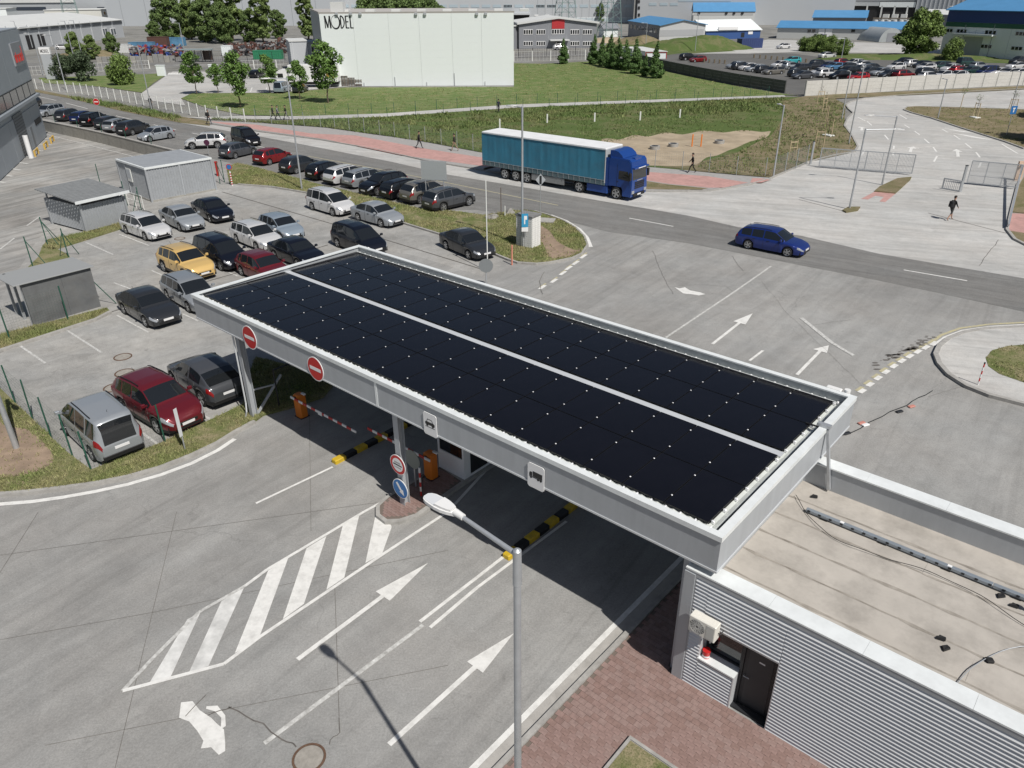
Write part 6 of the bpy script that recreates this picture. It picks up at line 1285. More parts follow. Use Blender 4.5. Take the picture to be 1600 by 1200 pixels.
for x, y, k_, s, lab in ((122, 95, 'broad', .38, 'wide green tree in front of the far grey hall'), (147, 93, 'broad', .33, 'green tree right of the wide one before the far grey hall'), (177, 88, 'dark', .38, 'green tree by the end of the far grey hall'), (937, 36, 'dark', .62, 'crooked dark pine before the pale factory')): put_tree(k_, 'tree', lab, G(x, y), s, x, 'trees before the far halls')
for i, x in enumerate((583, 600, 616, 632, 645, 663, 678)): put_tree('dark', 'tree', ('leftmost', 'second', 'third', 'tallest middle', 'fifth', 'sixth', 'rightmost')[i]+' of the seven treetops showing above the roof of the white hall', atdist(x, 236), (.90, .87, .93, 1.02, .90, .95, .86)[i], i*2., 'treetops behind the white hall', zs=1.0)
for x, y, s, lab in ((1265, 81, .85, 'hedge bush between the left end and the middle of the hedge'), (1286, 82, .9, 'hedge bush just left of the one nearest the lone white saloon'), (1255, 80, .8, 'hedge bush at the left end behind the far car park'), (1275, 80, .95, 'hedge bush in the middle behind the far car park'), (1296, 82, .95, 'hedge bush nearest the lone white saloon'), (1315, 86, .9, 'hedge bush right of the lone white saloon'), (1170, 35, 1.3, 'green bush behind the long blue roof'), (1198, 33, 1.4, 'dark bush left of the low blue roof')):
    put_tree('bush0', 'hedge_bush', lab, G(x, y), s*1.15, x, 'hedge bushes', 'bush')
SAP = [(1279, 158), (1285, 166), (1291, 175), (1295, 190), (1283, 225), (1289, 214), (1233, 250), (1240, 250), (1500, 168), (1524, 184), (1578, 176)]
for i, (x, y) in enumerate(((1281, 163), (1287, 175), (1291, 190), (1294, 212), (1279, 232), (1237, 250), (1500, 171), (1523, 184), (1580, 177))):
    lab = ('staked sapling nearest the pale wall left of the entry road', 'second staked sapling from the pale wall left of the entry road', 'third staked sapling from the pale wall left of the entry road', 'staked sapling beside the bend of the entry road', 'staked sapling in the soil just behind the gate fence', 'pair of wooden stakes holding a sapling by the sandy ground', 'small staked sapling at the left of the entry island', 'staked sapling with a white base on the entry island', 'staked sapling behind the blue square sign')[i]
    t = thing('staked_sapling', lab, 'sapling', G(x, y, .08), i*.7, 'staked saplings')
    for dx in (-.45, .45): q = MB(); q.cyl((dx, 0, 0), (dx*.9, 0, 1.9), .045, n=6); q.build('stake', M_WOOD, t)
    q = MB(); q.bar((-.45, 0, 1.75), (.45, 0, 1.75), .04, .07); q.bar((-.45, 0, 1.2), (.45, 0, 1.2), .04, .05); q.build('crossbar', M_WOOD, t); q = MB(); q.cyl((0, 0, 0), (.05, 0, 2.6), .03, .015, 6)
    for a in range(5): q.cyl((.03, 0, 1.8+a*.15), (.03+.4*math.cos(a*2.2), .4*math.sin(a*2.2), 2.1+a*.2), .012, .006, 4)
    q.build('stem', M_BARK, t)
    if i in (3, 6, 7, 8): link('leaves', leaf_mesh('leaves', [(0, 0, 2.5, .5, .5, .5)], 60, .07, L_MAPLE, i), t)
    if i in (3, 7): q = MB(); q.bbox(-.6, .6, -.4, .4, 0, .12, .02); q.build('base_bag', M_WF, t)
# ------------------------------------------------------------------ sheds in the parking lot
M_CONT = mat('container_metal', (.40, .42, .44), .5, .3, var=.05, scale=1.5, dirt=.2, dirtscale=1.4)
def ribbed(t, a, b_, z0, z1, m_, nm='wall', pitch=.22, dep=.035):
    a = Vector(a); b_ = Vector(b_); d = b_-a; L = d.length; d.normalize(); nn = Vector((d.y, -d.x, 0)); n = max(2, int(L/pitch)); q = MB(); vs = []
    for i in range(n):
        for f, o in ((0, 0), (.35, 0), (.45, -dep), (.9, -dep)): p = a+d*(L*(i+f)/n)+nn*o; vs += [(p.x, p.y, z0), (p.x, p.y, z1)]
    vs += [(b_.x, b_.y, z0), (b_.x, b_.y, z1)]; q.add(vs, [(2*i, 2*i+2, 2*i+3, 2*i+1) for i in range(4*n)]); return q.build(nm, m_, t)
# two joined containers
A, B, C_ = G(238, 316), G(338, 297), G(216, 284)
def box_building(name, label, cat, A, B, depth, h, m_, roofm, pitch=.22, slope=0, **kw):
    d = B-A; L = d.length; t = thing(name, label, cat, A, math.atan2(d.y, d.x), **kw)
    ribbed(t, (0, 0, 0), (L, 0, 0), .12, h, m_, pitch=pitch); ribbed(t, (L, 0, 0), (L, depth, 0), .12, h, m_, pitch=pitch); ribbed(t, (L, depth, 0), (0, depth, 0), .12, h, m_, pitch=pitch); ribbed(t, (0, depth, 0), (0, 0, 0), .12, h, m_, pitch=pitch)
    q = MB()
    for x, y in ((0, 0), (L, 0), (L, depth), (0, depth)): q = MB(); q.box(x-.07, x+.07, y-.07, y+.07, 0, h+.02); q.build('corner_post', m_, t)
    return t, L
t, L = box_building('metal_container', 'two joined grey corrugated metal containers by the green fence', 'container', A, B, 5.6, 2.65, M_CONT, M_CONT)
q = MB(); q.box(-.08, L+.08, -.08, 5.68, 2.655, 2.80); q.build('roof_frame', M_CAP, t); q = MB(); q.box(.1, L-.1, .1, 5.5, 2.801, 2.83); q.build('roof', M_CONT, t)
q = MB(); q.box(-.02, L+.02, -.03, .1, 0, .14); q.box(-.03, .1, 0, 5.6, 0, .14); q.build('base_beam', M_CONW, t); q = MB(); q.box(L/2-.06, L/2+.06, -.05, .02, .1, 2.66); q.box(-.05, .02, 3.9, 3.95, .14, 2.6); q.build('joint_cover', M_FASC, t)
q = MB(); q.box(-.06, -.005, 3.0, 3.9, 1.2, 2.3); w_ = q.build('window', M_WF, t); q = MB(); q.box(-.07, -.0605, 3.08, 3.82, 1.5, 2.22); q.build('pane', mat('milky_pane', (.5, .53, .56), .3), w_)
A, B = G(136, 364), G(203, 347)
t, L = box_building('metal_shed', 'small grey corrugated metal shed with a raised slatted roof', 'shed', A, B, 4.6, 1.95, M_CONT, M_CONT, .2)
q = MB(); nsl = 16
for i in range(nsl):
    y = -.35+i*(5.3/nsl); z = 2.30+.02*i; q = MB(); q.bbox(-.45, L+.3, y, y+5.3/nsl-.09, z, z+.09, .01); q.build('roof_slat', mat('weathered_dark_sheet', (.25, .26, .265), .6, .2, var=.12, scale=3), t)
q = MB(); q.box(-.45, L+.3, -.40, -.34, 2.2, 2.40); q.build('roof_edge', M_CAP, t); q = MB()
for x in (.1, L-.1):
    for y in (.1, 4.5): q.box(x-.05, x+.05, y-.05, y+.05, 1.95, 2.3)
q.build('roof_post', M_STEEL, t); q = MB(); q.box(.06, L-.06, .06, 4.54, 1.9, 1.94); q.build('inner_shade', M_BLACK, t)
# concrete shelter
A, B = G(53, 509), G(158, 479); d = B-A; L = d.length
t = thing('concrete_shelter', 'open shelter with a grey concrete wall and a flat sheet roof behind the green fence', 'shelter', A, math.atan2(d.y, d.x)); M_BC = mat('stained_concrete', (.16, .165, .165), .9, c2=(.11, .115, .12), scale=1.1, dirt=.4, dirtscale=2.)
for i in range(2): q = MB(); q.box(i*L*.55+.004, (L*.55 if i == 0 else L)-.004, 0, .12, 0, 2.28); q.build('wall_panel', M_BC, t)
q = MB(); q.box(L-.12, L, .121, 2.4, 0, 2.28); q.build('wall_panel', M_BC, t)
q = MB()
for x in (.05, ): 
    for y in (.2, 1.3, 2.4): q = MB(); q.box(x-.06, x+.06, y-.06, y+.06, 0, 2.3); q.build('post', M_STEEL, t)
for i in range(6): q = MB(); q.bbox(-.4, L+.15, -.15+i*.46, -.15+i*.46+.45, 2.30-i*.01, 2.35-i*.01, .008); q.build('roof_sheet', mat('weathered_sheet', (.34, .35, .35), .6, .2), t)
# ------------------------------------------------------------------ buildings further back
class Wall:
    """a building standing on two base points of its front wall; x along the front, z up, y into the building"""
    def __init__(s, name, label, cat, a, b, depth, h, mw, group=None, back=None, body=True):
        s.A = G(*a); s.B = G(*b); d = s.B-s.A; s.L = d.length; s.ang = math.atan2(d.y, d.x); s.h = h; s.depth = depth
        s.t = thing(name, label, cat, s.A, s.ang, group); s.n = Vector((-math.sin(s.ang), math.cos(s.ang), 0)); s.u = d.normalized()
        sk = 0
        if back is not None:
            bd = G(*back)-s.A; s.depth = bd.dot(s.n); sk = bd.dot(s.u)
        s.sk = sk; D = s.depth
        if body:
            q = MB(); q.prism([(0, 0), (s.L, 0), (s.L+sk, D), (sk, D)], 0, h); q.build('wall', mw, s.t)
    def W(s, px, py):
        r = ray(px, py); o = Vector((0, 0, CAM_H)); t = (s.A-o).dot(s.n)/r.dot(s.n); p = o+r*t-s.A; return p.dot(s.u), p.z
    def rect(s, name, x0, y0, x1, y1, m, proud=.04, parent=None, frame=None):
        ym = (max(y0, -2)+y1)/2; ax, bx = s.W(x0, ym)[0], s.W(x1, ym)[0]; az, bz = s.W(x0, y1)[1], s.W(x0, y0)[1]; q = MB(); q.box(ax, bx, -proud, .0 if proud > 0 else .05, az, bz); o = q.build(name, m, parent or s.t)
        return o, (ax, bx, az, bz)
    def window(s, x0, y0, x1, y1, n=3, proud=.05, m=None, fm=None):
        ym = (y0+y1)/2; ax, bx = s.W(x0, ym)[0], s.W(x1, ym)[0]; az, bz = s.W(x0, y1)[1], s.W(x0, y0)[1]; q = MB(); q.box(ax, bx, -proud, -.001, az, bz); o = q.build('window', fm or M_SWH, s.t); w_ = (bx-ax)/n
        q = MB(); q.box(w_*.12, w_*.88, -proud-.012, -proud-.001, az+(bz-az)*.1, bz-(bz-az)*.1); me = q.mesh('pane', m or M_GLASS)
        for i in range(n): link('pane', me, o, (ax+w_*i, 0, 0))
        return o
    def flat_roof(s, m, over=.3, th=.3, z=None):
        z = s.h if z is None else z; q = MB(); sk = s.sk; q.prism([(-over, -over), (s.L+over, -over), (s.L+sk+over, s.depth+over), (sk-over, s.depth+over)], z+.002, z+th); q.build('roof', m, s.t)
    def gable(s, m, mw, rise, along_x=True, over=.4, th=.18):
        L, D, h, sk = s.L, s.depth, s.h, s.sk
        if along_x:   # ridge runs across the front (x)
            q = MB(); 
            for y0, y1, z0, z1 in ((-over, D/2, h-over*rise/(D/2), h+rise), (D+over, D/2, h-over*rise/(D/2), h+rise)):
                k = lambda y: sk*y/D
                q.add([(-over+k(y0), y0, z0), (L+over+k(y0), y0, z0), (L+over+k(y1), y1, z1), (-over+k(y1), y1, z1), (-over+k(y0), y0, z0+th), (L+over+k(y0), y0, z0+th), (L+over+k(y1), y1, z1+th), (-over+k(y1), y1, z1+th)], [(0, 1, 2, 3), (7, 6, 5, 4), (0, 4, 5, 1), (1, 5, 6, 2), (2, 6, 7, 3), (3, 7, 4, 0)])
            q.build('roof', m, s.t); q = MB(); q.add([(0, 0, h), (sk, D, h), (sk/2, D/2, h+rise), (L, 0, h), (L+sk, D, h), (L+sk/2, D/2, h+rise)], [(0, 2, 1), (3, 4, 5)]); q.build('gable', mw, s.t)
        else:         # ridge runs into the depth, gable on the front
            q = MB()
            for x0, x1 in ((-over, L/2), (L+over, L/2)):
                z0, z1 = h-over*rise/(L/2), h+rise; q.add([(x0, -over, z0), (x1, -over, z1), (x1+sk, D+over, z1), (x0+sk, D+over, z0), (x0, -over, z0+th), (x1, -over, z1+th), (x1+sk, D+over, z1+th), (x0+sk, D+over, z0+th)], [(0, 1, 2, 3), (7, 6, 5, 4), (0, 4, 5, 1), (1, 5, 6, 2), (2, 6, 7, 3), (3, 7, 4, 0)])
            q.build('roof', m, s.t); q = MB(); q.add([(0, 0, h), (L, 0, h), (L/2, 0, h+rise), (sk, D, h), (L+sk, D, h), (L/2+sk, D, h+rise)], [(0, 1, 2), (3, 5, 4)]); q.build('gable', mw, s.t)
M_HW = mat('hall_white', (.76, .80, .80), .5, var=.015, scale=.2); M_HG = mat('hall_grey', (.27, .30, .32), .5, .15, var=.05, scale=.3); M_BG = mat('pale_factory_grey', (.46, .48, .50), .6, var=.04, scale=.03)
M_BROOF = mat('blue_roof', (.09, .27, .50), .5, .1, var=.06, scale=.4); M_WROOF = mat('white_roof', (.60, .61, .60), .6, var=.05, scale=.3); M_GFAC = mat('factory_grey', (.32, .355, .39), .5, .2, var=.04, scale=.3); M_MIDG = mat('mid_grey_sheet', (.22, .23, .25), .6, var=.05, scale=.5); M_DSH = mat('dark_opening', (.02, .02, .022), .9)
M_WINB = mat('far_window', (.42, .50, .55), .25)
# white hall
h = 12.1
hall = Wall('white_hall', 'large windowless white hall with black lettering at its top left corner', 'building', (511, 135), (803, 133.5), 35, h-.1, mat('hall_core', (.42, .44, .45), .7), back=None, body=False)
dv = G(489, 12.6, h)-G(499.5, 17, h); dv.z = 0; dv.normalize(); hall.sk = dv.dot(hall.u)/dv.dot(hall.n)*35; hall.sk = max(-26, hall.sk)
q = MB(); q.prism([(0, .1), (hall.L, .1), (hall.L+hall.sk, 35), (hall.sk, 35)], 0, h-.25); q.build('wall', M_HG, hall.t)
q = MB(); q.prism([(-.1, .0), (hall.L+.1, .0), (hall.L+hall.sk+.1, 35.2), (hall.sk-.1, 35.2)], h-.24, h-.1); q.build('roof', mat('hall_roof', (.42, .40, .38), .8), hall.t)
for k_ in range(2): q = MB(); q.prism([(-.12, -.02), (hall.L+.12, -.02), (hall.L+.12, .25), (-.12, .25)], h-.099, h+.05) if k_ == 0 else q.prism([(-.12, .251), (.15, .251), (hall.sk+.15, 35), (hall.sk-.12, 35)], h-.099, h+.05); q.build('parapet_cap', mat('brown_grey_cap', (.36, .34, .32), .6), hall.t)
cols = [hall.W(x, 80)[0] for x in (511, 556, 610, 657, 707, 753)]+[hall.L]; cols[0] = 0; nr_ = 10
for i in range(6):
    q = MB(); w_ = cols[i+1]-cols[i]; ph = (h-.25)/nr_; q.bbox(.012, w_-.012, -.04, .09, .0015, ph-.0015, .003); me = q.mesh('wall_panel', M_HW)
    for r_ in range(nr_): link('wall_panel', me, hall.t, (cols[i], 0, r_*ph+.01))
for x in (526, 548, 563, 650, 664, 745, 759): a_, z_ = hall.W(x, 21.5); q = MB(); q.bbox(a_-.25, a_+.25, -.35, -.05, z_-.2, z_+.2, .04); q.build('wall_lamp', M_FASC, hall.t)
for x, y0 in ((617, 120), (710, 114), (569, 129), (667, 128), (758, 127)): a_, z_ = hall.W(x, y0); q = MB(); q.bar((a_, -.1, .0), (a_, -.1, max(z_, .6)), .12, .1); q.build('downpipe', M_FASC, hall.t)
# lettering MODEL
lx0, lz0 = hall.W(509, 44); lx1, lz1 = hall.W(551, 24.5); LH = lz1-lz0; LW = lx1-lx0
q = MB()
def stroke(x0, z0, x1, z1, w_=.03): q.bar((lx0+x0*LW, -.07, lz0+z0*LH), (lx0+x1*LW, -.07, lz0+z1*LH), w_*LW, .03, up=(0, 1, 0))
for a_ in ((.0, 0, .0, 1, .03), (.0, 1, .09, .05, .05), (.09, .05, .17, 1, .03), (.17, 1, .19, 0, .05), (.56, 0, .56, 1, .035), (.74, 0, .74, 1, .04), (.74, .98, .84, .98, .03), (.74, .52, .83, .52, .03), (.74, .02, .85, .02, .03), (.90, 0, .90, 1, .04), (.90, .02, 1.0, .02, .03)): stroke(*a_)
n = 24; pts = []
for i in range(n+1): a_ = R(-90+180*i/n); pts.append((.56+.12*math.cos(a_), .5+.5*math.sin(a_)))
for p_, r_ in zip(pts[:-1], pts[1:]): stroke(p_[0], p_[1], r_[0], r_[1], .035)
oc = []
for i in range(n): a0, a1 = 2*math.pi*i/n, 2*math.pi*(i+1)/n; wd = .010+.05*(.5+.5*math.cos(a0+.9)) ; stroke(.37+.15*math.cos(a0), .5+.54*math.sin(a0), .37+.15*math.cos(a1), .5+.54*math.sin(a1), wd*.8)
q.build('lettering', M_BLACK, hall.t)
q = MB(); a_, z_ = hall.W(513, 12); q.box(a_, a_+2.2, 1.5, 4, h-.1, h+1.6); q.build('roof_box', M_WROOF, hall.t)
for i in range(8): q = MB(); x = 3+i*4.6; q.bbox(x, x+1.6, 3, 5, h-.1, h+.35, .05); q.build('skylight', M_WROOF, hall.t)
an = Wall('hall_annex', 'lower pale grey annex at the left end of the white hall', 'building', (458, 112), (485, 111), 10, 5.9, M_BG); an.flat_roof(M_WROOF, .15, .2)
an.rect('corner_panel', 458, 109, 459.5, 64, M_FASC2, .06)
p = Wall('grey_side_wing', 'darker grey wing with one window between the annex and the white hall', 'building', (485.5, 111), (511, 110), 9, 5.6, M_HG); p.flat_roof(M_HG, .1, .15); p.window(486, 71, 496, 83, 2); p.rect('dark_vent', 488, 96, 504, 101, M_DSH, .05)
# pallets
t = thing('pallet_stack', 'stack of wooden pallets at the left foot of the white hall', 'pallets', G(534, 135), 0); pal = MB()
for k_ in range(3): pal.box(0, 1.2, k_*.35, k_*.35+.12, .0, .02)
for k_ in range(3): pal.box(.0+k_*.53, .14+k_*.53, 0, .82, .02, .11)
for k_ in range(5): pal.box(0, 1.2, k_*.175, k_*.175+.12, .11, .13)
pm_ = pal.mesh('pallet', mat('pallet_wood', (.17, .14, .12), .9, var=.3, scale=3))
for c_ in range(3):
    for k_ in range((12, 10, 8)[c_]): link('pallet', pm_, t, (c_*1.25, random.uniform(-.05, .05), k_*.15))
# grey office building with red panel
of = Wall('office_building', 'two storey grey office building with a red panel above its entrance', 'building', (811, 76.5), (931, 74.5), 18, hgt((811, 76.5), (809.5, 38)), M_MIDG); of.gable(M_WROOF, M_MIDG, hgt((871, 75.5), (871, 29))-of.h, along_x=False, over=.6, th=.5)
for x0, x1 in ((818, 832.5), (838, 852), (891, 905), (910.5, 925)):
    for y0, y1 in ((46, 54), (64.5, 71.5)): of.window(x0, y0, x1, y1, 4, .08)
of.window(862, 45.5, 881.5, 53.5, 5, .08); of.rect('red_panel', 862.3, 30.5, 882, 45, mat('red_cladding', (.42, .03, .035), .5), .15)
of.rect('door', 867, 64.5, 874, 75, M_GLASS, .06); ax, az = of.W(858, 63.5); bx, bz = of.W(888, 62); q = MB(); q.box(ax, bx, -2.2, 0, az, az+.3); q.build('entrance_canopy', M_WROOF, of.t)
for x in (836, 856.5, 885.5, 908): of.rect('cladding_joint', x-.15, 40, x+.15, 76, M_FASC, .03)
of2 = Wall('grey_shed', 'dark grey shed squeezed between the white hall and the office building', 'building', (802, 77), (809.5, 76), 12, 6.0, M_MIDG); of2.flat_roof(M_WROOF)
# grey factory at the left edge
fc = Wall('factory_building', 'tall grey metal factory building with red lettering at the left edge of the picture', 'building', (-60, 340), (73, 213.5), 26, hgt((73, 213.5), (21, 45)), M_GFAC)
fc.flat_roof(M_GFAC, .08, .12)
def fwin(z0, z1, x0, x1, m_, nm, pr=.05): q = MB(); q.box(x0, x1, -pr, -.001, z0, z1); return q.build(nm, m_, fc.t)
Lf = fc.L; nb_ = 7
for i in range(nb_):
    x0 = Lf*i/nb_; fwin(4.95, fc.h-.05, x0+.02, Lf*(i+1)/nb_-.02, M_GFAC, 'wall_panel', .16)
    fwin(0.1, 3.9, x0+.02, Lf*(i+1)/nb_-.02, M_GFAC, 'wall_panel', .06)
fwin(4.65, 4.95, 0, Lf+.4, M_GFAC, 'ledge', .5); fwin(6.3, 7.4, Lf-18, Lf-.4, mat('tinted_band', (.05, .055, .06), .2), 'window_band', .18) if False else None
for i in range(6):
    x1 = Lf-.3-i*3.2; b_ = fwin(5.0, 6.5, x1-3.0, x1, M_DARKM, 'window', .20); q = MB(); q.box(x1-2.9, x1-.1, -.22, -.201, 5.1, 6.4); q.build('pane', mat('factory_glass', (.05, .055, .06), .15, spec=.6), b_)
x0_, z0_ = fc.W(38, 208); fwin(1.9, 2.5, Lf-4.6, Lf-.8, M_DSH, 'window', .09)
d_ = fwin(.02, 2.2, Lf-8.0, Lf-7.0, mat('steel_door', (.17, .185, .2), .5), 'door', .10); fwin(.0, 4.2, Lf-14.2, Lf-9.8, mat('roller_shutter', (.14, .155, .17), .5), 'roller_door', .10)
for i in range(14): fwin(.25+i*.28, .27+i*.28, Lf-14.2, Lf-9.8, M_DARKM, 'shutter_slat', .12)
sx, sz = Lf-6.8, 8.55; sg = MB(); sg.box(sx, sx+5.6, -.30, -.161, sz-.15, sz+2.1); sgo = sg.build('sign_panel', mat('sign_grey_panel', (.25, .265, .285), .5), fc.t)
q = MB()                                                  # worn red lettering, unreadable in the photograph
for i, (w_, hh_) in enumerate(((.45, .75), (.5, 1.0), (.45, .75), (.5, .75), (.45, .8), (.5, .85), (.25, 1.5))):
    x = sx+.5+i*.66; q.box(x, x+.10, -.34, -.301, sz+.15, sz+.15+hh_); q.box(x+.10, x+w_, -.34, -.301, sz+.15+.62, sz+.15+.75); 
    if i % 2 == 0: q.box(x+.10, x+w_, -.34, -.301, sz+.15, sz+.27)
    if i in (0, 2, 4, 6): q.box(x+w_-.1, x+w_, -.34, -.301, sz+.27, sz+.77)
q.build('lettering', mat('letter_red', (.55, .03, .02), .4), sgo)
for i, (px, py) in enumerate(((3, 266), (51, 242), (66, 231), (76, 222))):
    t = thing('yellow_guard_rail', ('yellow guard rail at the left picture edge by the factory', 'first yellow guard rail past the white pillar', 'middle yellow guard rail at the factory foot', 'yellow guard rail nearest the factory corner')[i], 'guard rail', G(px, py)+Vector((.6, -.2, 0)), fc.ang, 'yellow guard rails'); q = MB()
    for x in (-.9, .9): q.bbox(x-.09, x+.09, -.09, .09, 0, .65, .02)
    q.bar((-.95, 0, .55), (.95, 0, .55), .1, .14); q.build('rail', mat('guard_yellow', (.55, .36, .08), .6), t)
t = thing('white_pillar', 'white round protective pillar at the factory door', 'bollard', G(49, 247), 0); q = MB(); q.cyl((0, 0, 0), (0, 0, 2.3), .25, n=16); q.build('pillar', M_SWH, t)
# white pylon sign
t = thing('pylon_sign', 'tall slanting pale grey pylon sign with a white head behind the white fence', 'sign', G(82, 124), R(8)); hp = hgt((82, 124), (71, 74)); q = MB(); q.bbox(-.95, .95, -.3, .3, 0, hp-1.25, .05); q.build('column', mat('pylon_grey', (.40, .42, .44), .5), t)
q = MB(); q.bbox(-1.0, 1.0, -.33, .33, hp-1.24, hp, .04); q.build('head', M_SWH, t); q = MB()
zz = hp-.95
for x0, z0, x1, z1 in ((-.7, 0, -.7, .6), (-.7, .6, -.55, .1), (-.55, .1, -.42, .6), (-.42, .6, -.42, 0), (.05, 0, .05, .6), (.05, .6, .22, .45), (.22, .45, .22, .15), (.22, .15, .05, 0), (.38, 0, .38, .6), (.38, .6, .54, .6), (.38, .3, .52, .3), (.38, 0, .54, 0), (.66, 0, .66, .6), (.66, 0, .82, 0)): q.bar((x0, -.345, zz+z0), (x1, -.345, zz+z1), .07, .02, up=(0, 1, 0))
for i in range(12): a0, a1 = R(i*30), R(i*30+30); q.bar((-.2+.14*math.cos(a0), -.345, zz+.3+.32*math.sin(a0)), (-.2+.14*math.cos(a1), -.345, zz+.3+.32*math.sin(a1)), .05, .02, up=(0, 1, 0))
q.build('lettering', M_BLACK, t)
# far left hall
fl = Wall('grey_hall', 'long grey hall with white roof and two dark doors at the far left', 'building', (-40, 89), (195, 58), 40, hgt((195, 58), (192, 31)), M_BG); fl.gable(M_WROOF, M_BG, 2.6, along_x=True, over=.6)
fl.rect('door', 42, 55, 53.5, 78, M_DSH, .1); fl.rect('door', 60, 53.5, 70, 72, M_DSH, .1); fl.rect('door', 107, 50, 115.5, 56.5, M_DSH, .1)
for i in range(11):
    x = 14+i*16.3; 
    y = 43.5-(x-14)*.062; fl.window(x, y, x+13.5, y+6.5-i*.15, 1, .1, mat('dusty_glass', (.07, .09, .11), .3), M_MIDG)
    fl.rect('pilaster', x-1.6, y-3, x-.6, y+36-i*1.2, M_FASC2, .12)
for x0 in (160, 173): fl.window(x0, 44, x0+8, 56, 2, .1, mat('dusty_glass', (.07, .09, .11)))
# white buildings above its roof
wb = Wall('white_factory', 'white factory building with amber windows above the roof of the far grey hall', 'building', (75, 41), (181, 39), 30, hgt((181, 39), (178, 15)), mat('cream_wall', (.60, .60, .56), .7)); wb.flat_roof(M_WROOF)
for x in (162, 168.5, 175): wb.window(x, 17.5, x+3.5, 23.5, 1, .1, mat('amber_glass', (.25, .16, .05), .4))
wc = Wall('far_white_hall', 'wide pale hall with a dark window strip at the top left corner of the picture', 'building', (-80, 38), (185, 36), 60, 22, mat('pale_blue_grey_wall', (.37, .39, .41), .7)); wc.rect('window_band', 21, 11, 72, 16, mat('band_glass', (.04, .05, .07), .3), .2); wc.rect('roof_strip', -60, 0.5, 117, 5, M_WROOF, .6); wc.rect('window_band', 152, 11, 163, 13, mat('band_glass', (.04, .05, .07)), .2)
wd_ = Wall('white_roof_house', 'white flat building at the left picture edge above the grey hall', 'building', (-40, 44), (17, 43), 20, 8.4, M_HW); wd_.flat_roof(M_WROOF)
# the two huge pale factories across the back
bf = Wall('huge_factory', 'huge plain pale grey factory wall behind the scrap yard trees', 'building', (172, 41), (526, 40), 80, 34, mat('smooth_factory_grey', (.45, .475, .50), .6))
for i in range(9): bf.rect('cladding_joint', 190+i*38, -15, 190.6+i*38, 40, mat('joint_grey', (.30, .32, .34), .6), .08)
bf2 = Wall('long_factory', 'long pale factory with bands of windows behind the office building', 'building', (527, 37.5), (989, 36), 80, 30, M_BG)
for i in range(27): x = 532+i*17; bf2.window(x, 7.2, x+13, 11.8, 6, .1, M_WINB if i not in (15, 18, 19) else M_DARKM, M_WINB)
for i in range(10): x = 898+i*9.2; bf2.window(x, 27.5, x+8, 34.5, 5, .1, M_WINB, M_HW)
bf2.rect('dock_canopy', 802, 20.5, 828, 23, M_FASC2, 3.); bf2.rect('dock_opening', 803, 23, 827, 37, M_DSH, .1)
for x in (835, 852): bf2.rect('dock_light', x, 23, x+6, 25, M_SWH, .2)
for i in range(13): x = 840+i*11.5; bf2.rect('cladding_joint', x, -10, x+.35, 36, mat('joint_grey', (.30, .32, .34), .6), .08)
bf3 = Wall('pale_factory_wing', 'nearer pale factory wing with a dark edge behind the blue roofed halls', 'building', (992, 38), (1330, 40), 60, 30, M_BG)
bf3.rect('dark_edge', 992, -10, 995.5, 38, M_DARKM, .2)
for y0 in (0, 10, 21): bf3.rect('edge_window', 997, y0, 1000, y0+4.5, M_DSH, .2)
for x in (1014, 1031, 1047): bf3.window(x, 4.5, x+12, 8.8, 5, .1, M_WINB, M_WINB)
bf3.rect('window_band', 1060, 0, 1142, 2.5, M_WINB, .1)
# grey gabled hall with blue roof
gb = Wall('gabled_hall', 'grey hall with a pale gable wall and a blue roof beside the green mound', 'building', (1029.5, 68), (1100, 66), 30, hgt((1029.5, 68), (1028.5, 40)), mat('gable_white', (.47, .48, .48), .6), back=(981.5, 57)); gb.gable(M_BROOF, mat('gable_white', (.47, .48, .48)), hgt((1065, 67), (1065, 31.5))-gb.h, along_x=False, over=.5)
gb.rect('grey_band', 1030, 47, 1099, 57, mat('gable_grey', (.36, .37, .38), .6), .05)
sw = MB(); Ds = math.hypot(gb.depth, gb.sk); T = Matrix.Rotation(math.atan2(gb.depth, gb.sk), 4, 'Z'); sw.box(0, Ds, .001, .12, 0, gb.h-.1, T=T); sw.build('side_wall', M_MIDG, gb.t)
for i in range(7): q = MB(); q.box(Ds*(.07+i*.13), Ds*(.15+i*.13), .121, .2, gb.h*.55, gb.h*.8, T=T); q.build('window', M_GLASS, gb.t)
lb = Wall('blue_roof_block', 'long white two storey building with a blue roof and round vents', 'building', (1082, 41), (1177, 41), 14, hgt((1082, 41), (1082, 18)), mat('block_white', (.55, .56, .55), .7)); lb.gable(M_BROOF, M_MIDG, 3.4, along_x=True, over=.3)
for x in (1092, 1135, 1147, 1160): ax, az = lb.W(x, 20.5); q = MB(); q.cyl((ax, 0, az), (ax, -.3, az), .6, n=14); q.build('round_vent', M_DSH, lb.t)
lb.rect('wall_band', 1082, 20, 1177, 24, mat('block_grey', (.42, .43, .43), .7), .05)
tn = Wall('tent_hall', 'white tent roofed hall with blue side walls', 'building', (1102, 62), (1187, 60), 16, hgt((1102, 62), (1102, 48)), mat('tent_blue', (.035, .09, .26), .6)); tn.gable(M_HW, M_HW, 2.9, along_x=True, over=.4); tn.rect('banner', 1122, 42.5, 1152, 47, M_SWH, .6); tn.rect('notice_board', 1169, 49, 1176, 53.5, M_SWH, .1); tn.rect('door', 1158, 51, 1163, 58, M_DARKM, .08)
ct = Wall('blue_container', 'dark blue shipping container by the street in front of the tent hall', 'container', (1158, 76), (1191, 75), 2.6, 2.5, mat('container_blue', (.03, .05, .15), .6)); ct.flat_roof(mat('container_blue', (.03, .05, .15)), .02, .05)
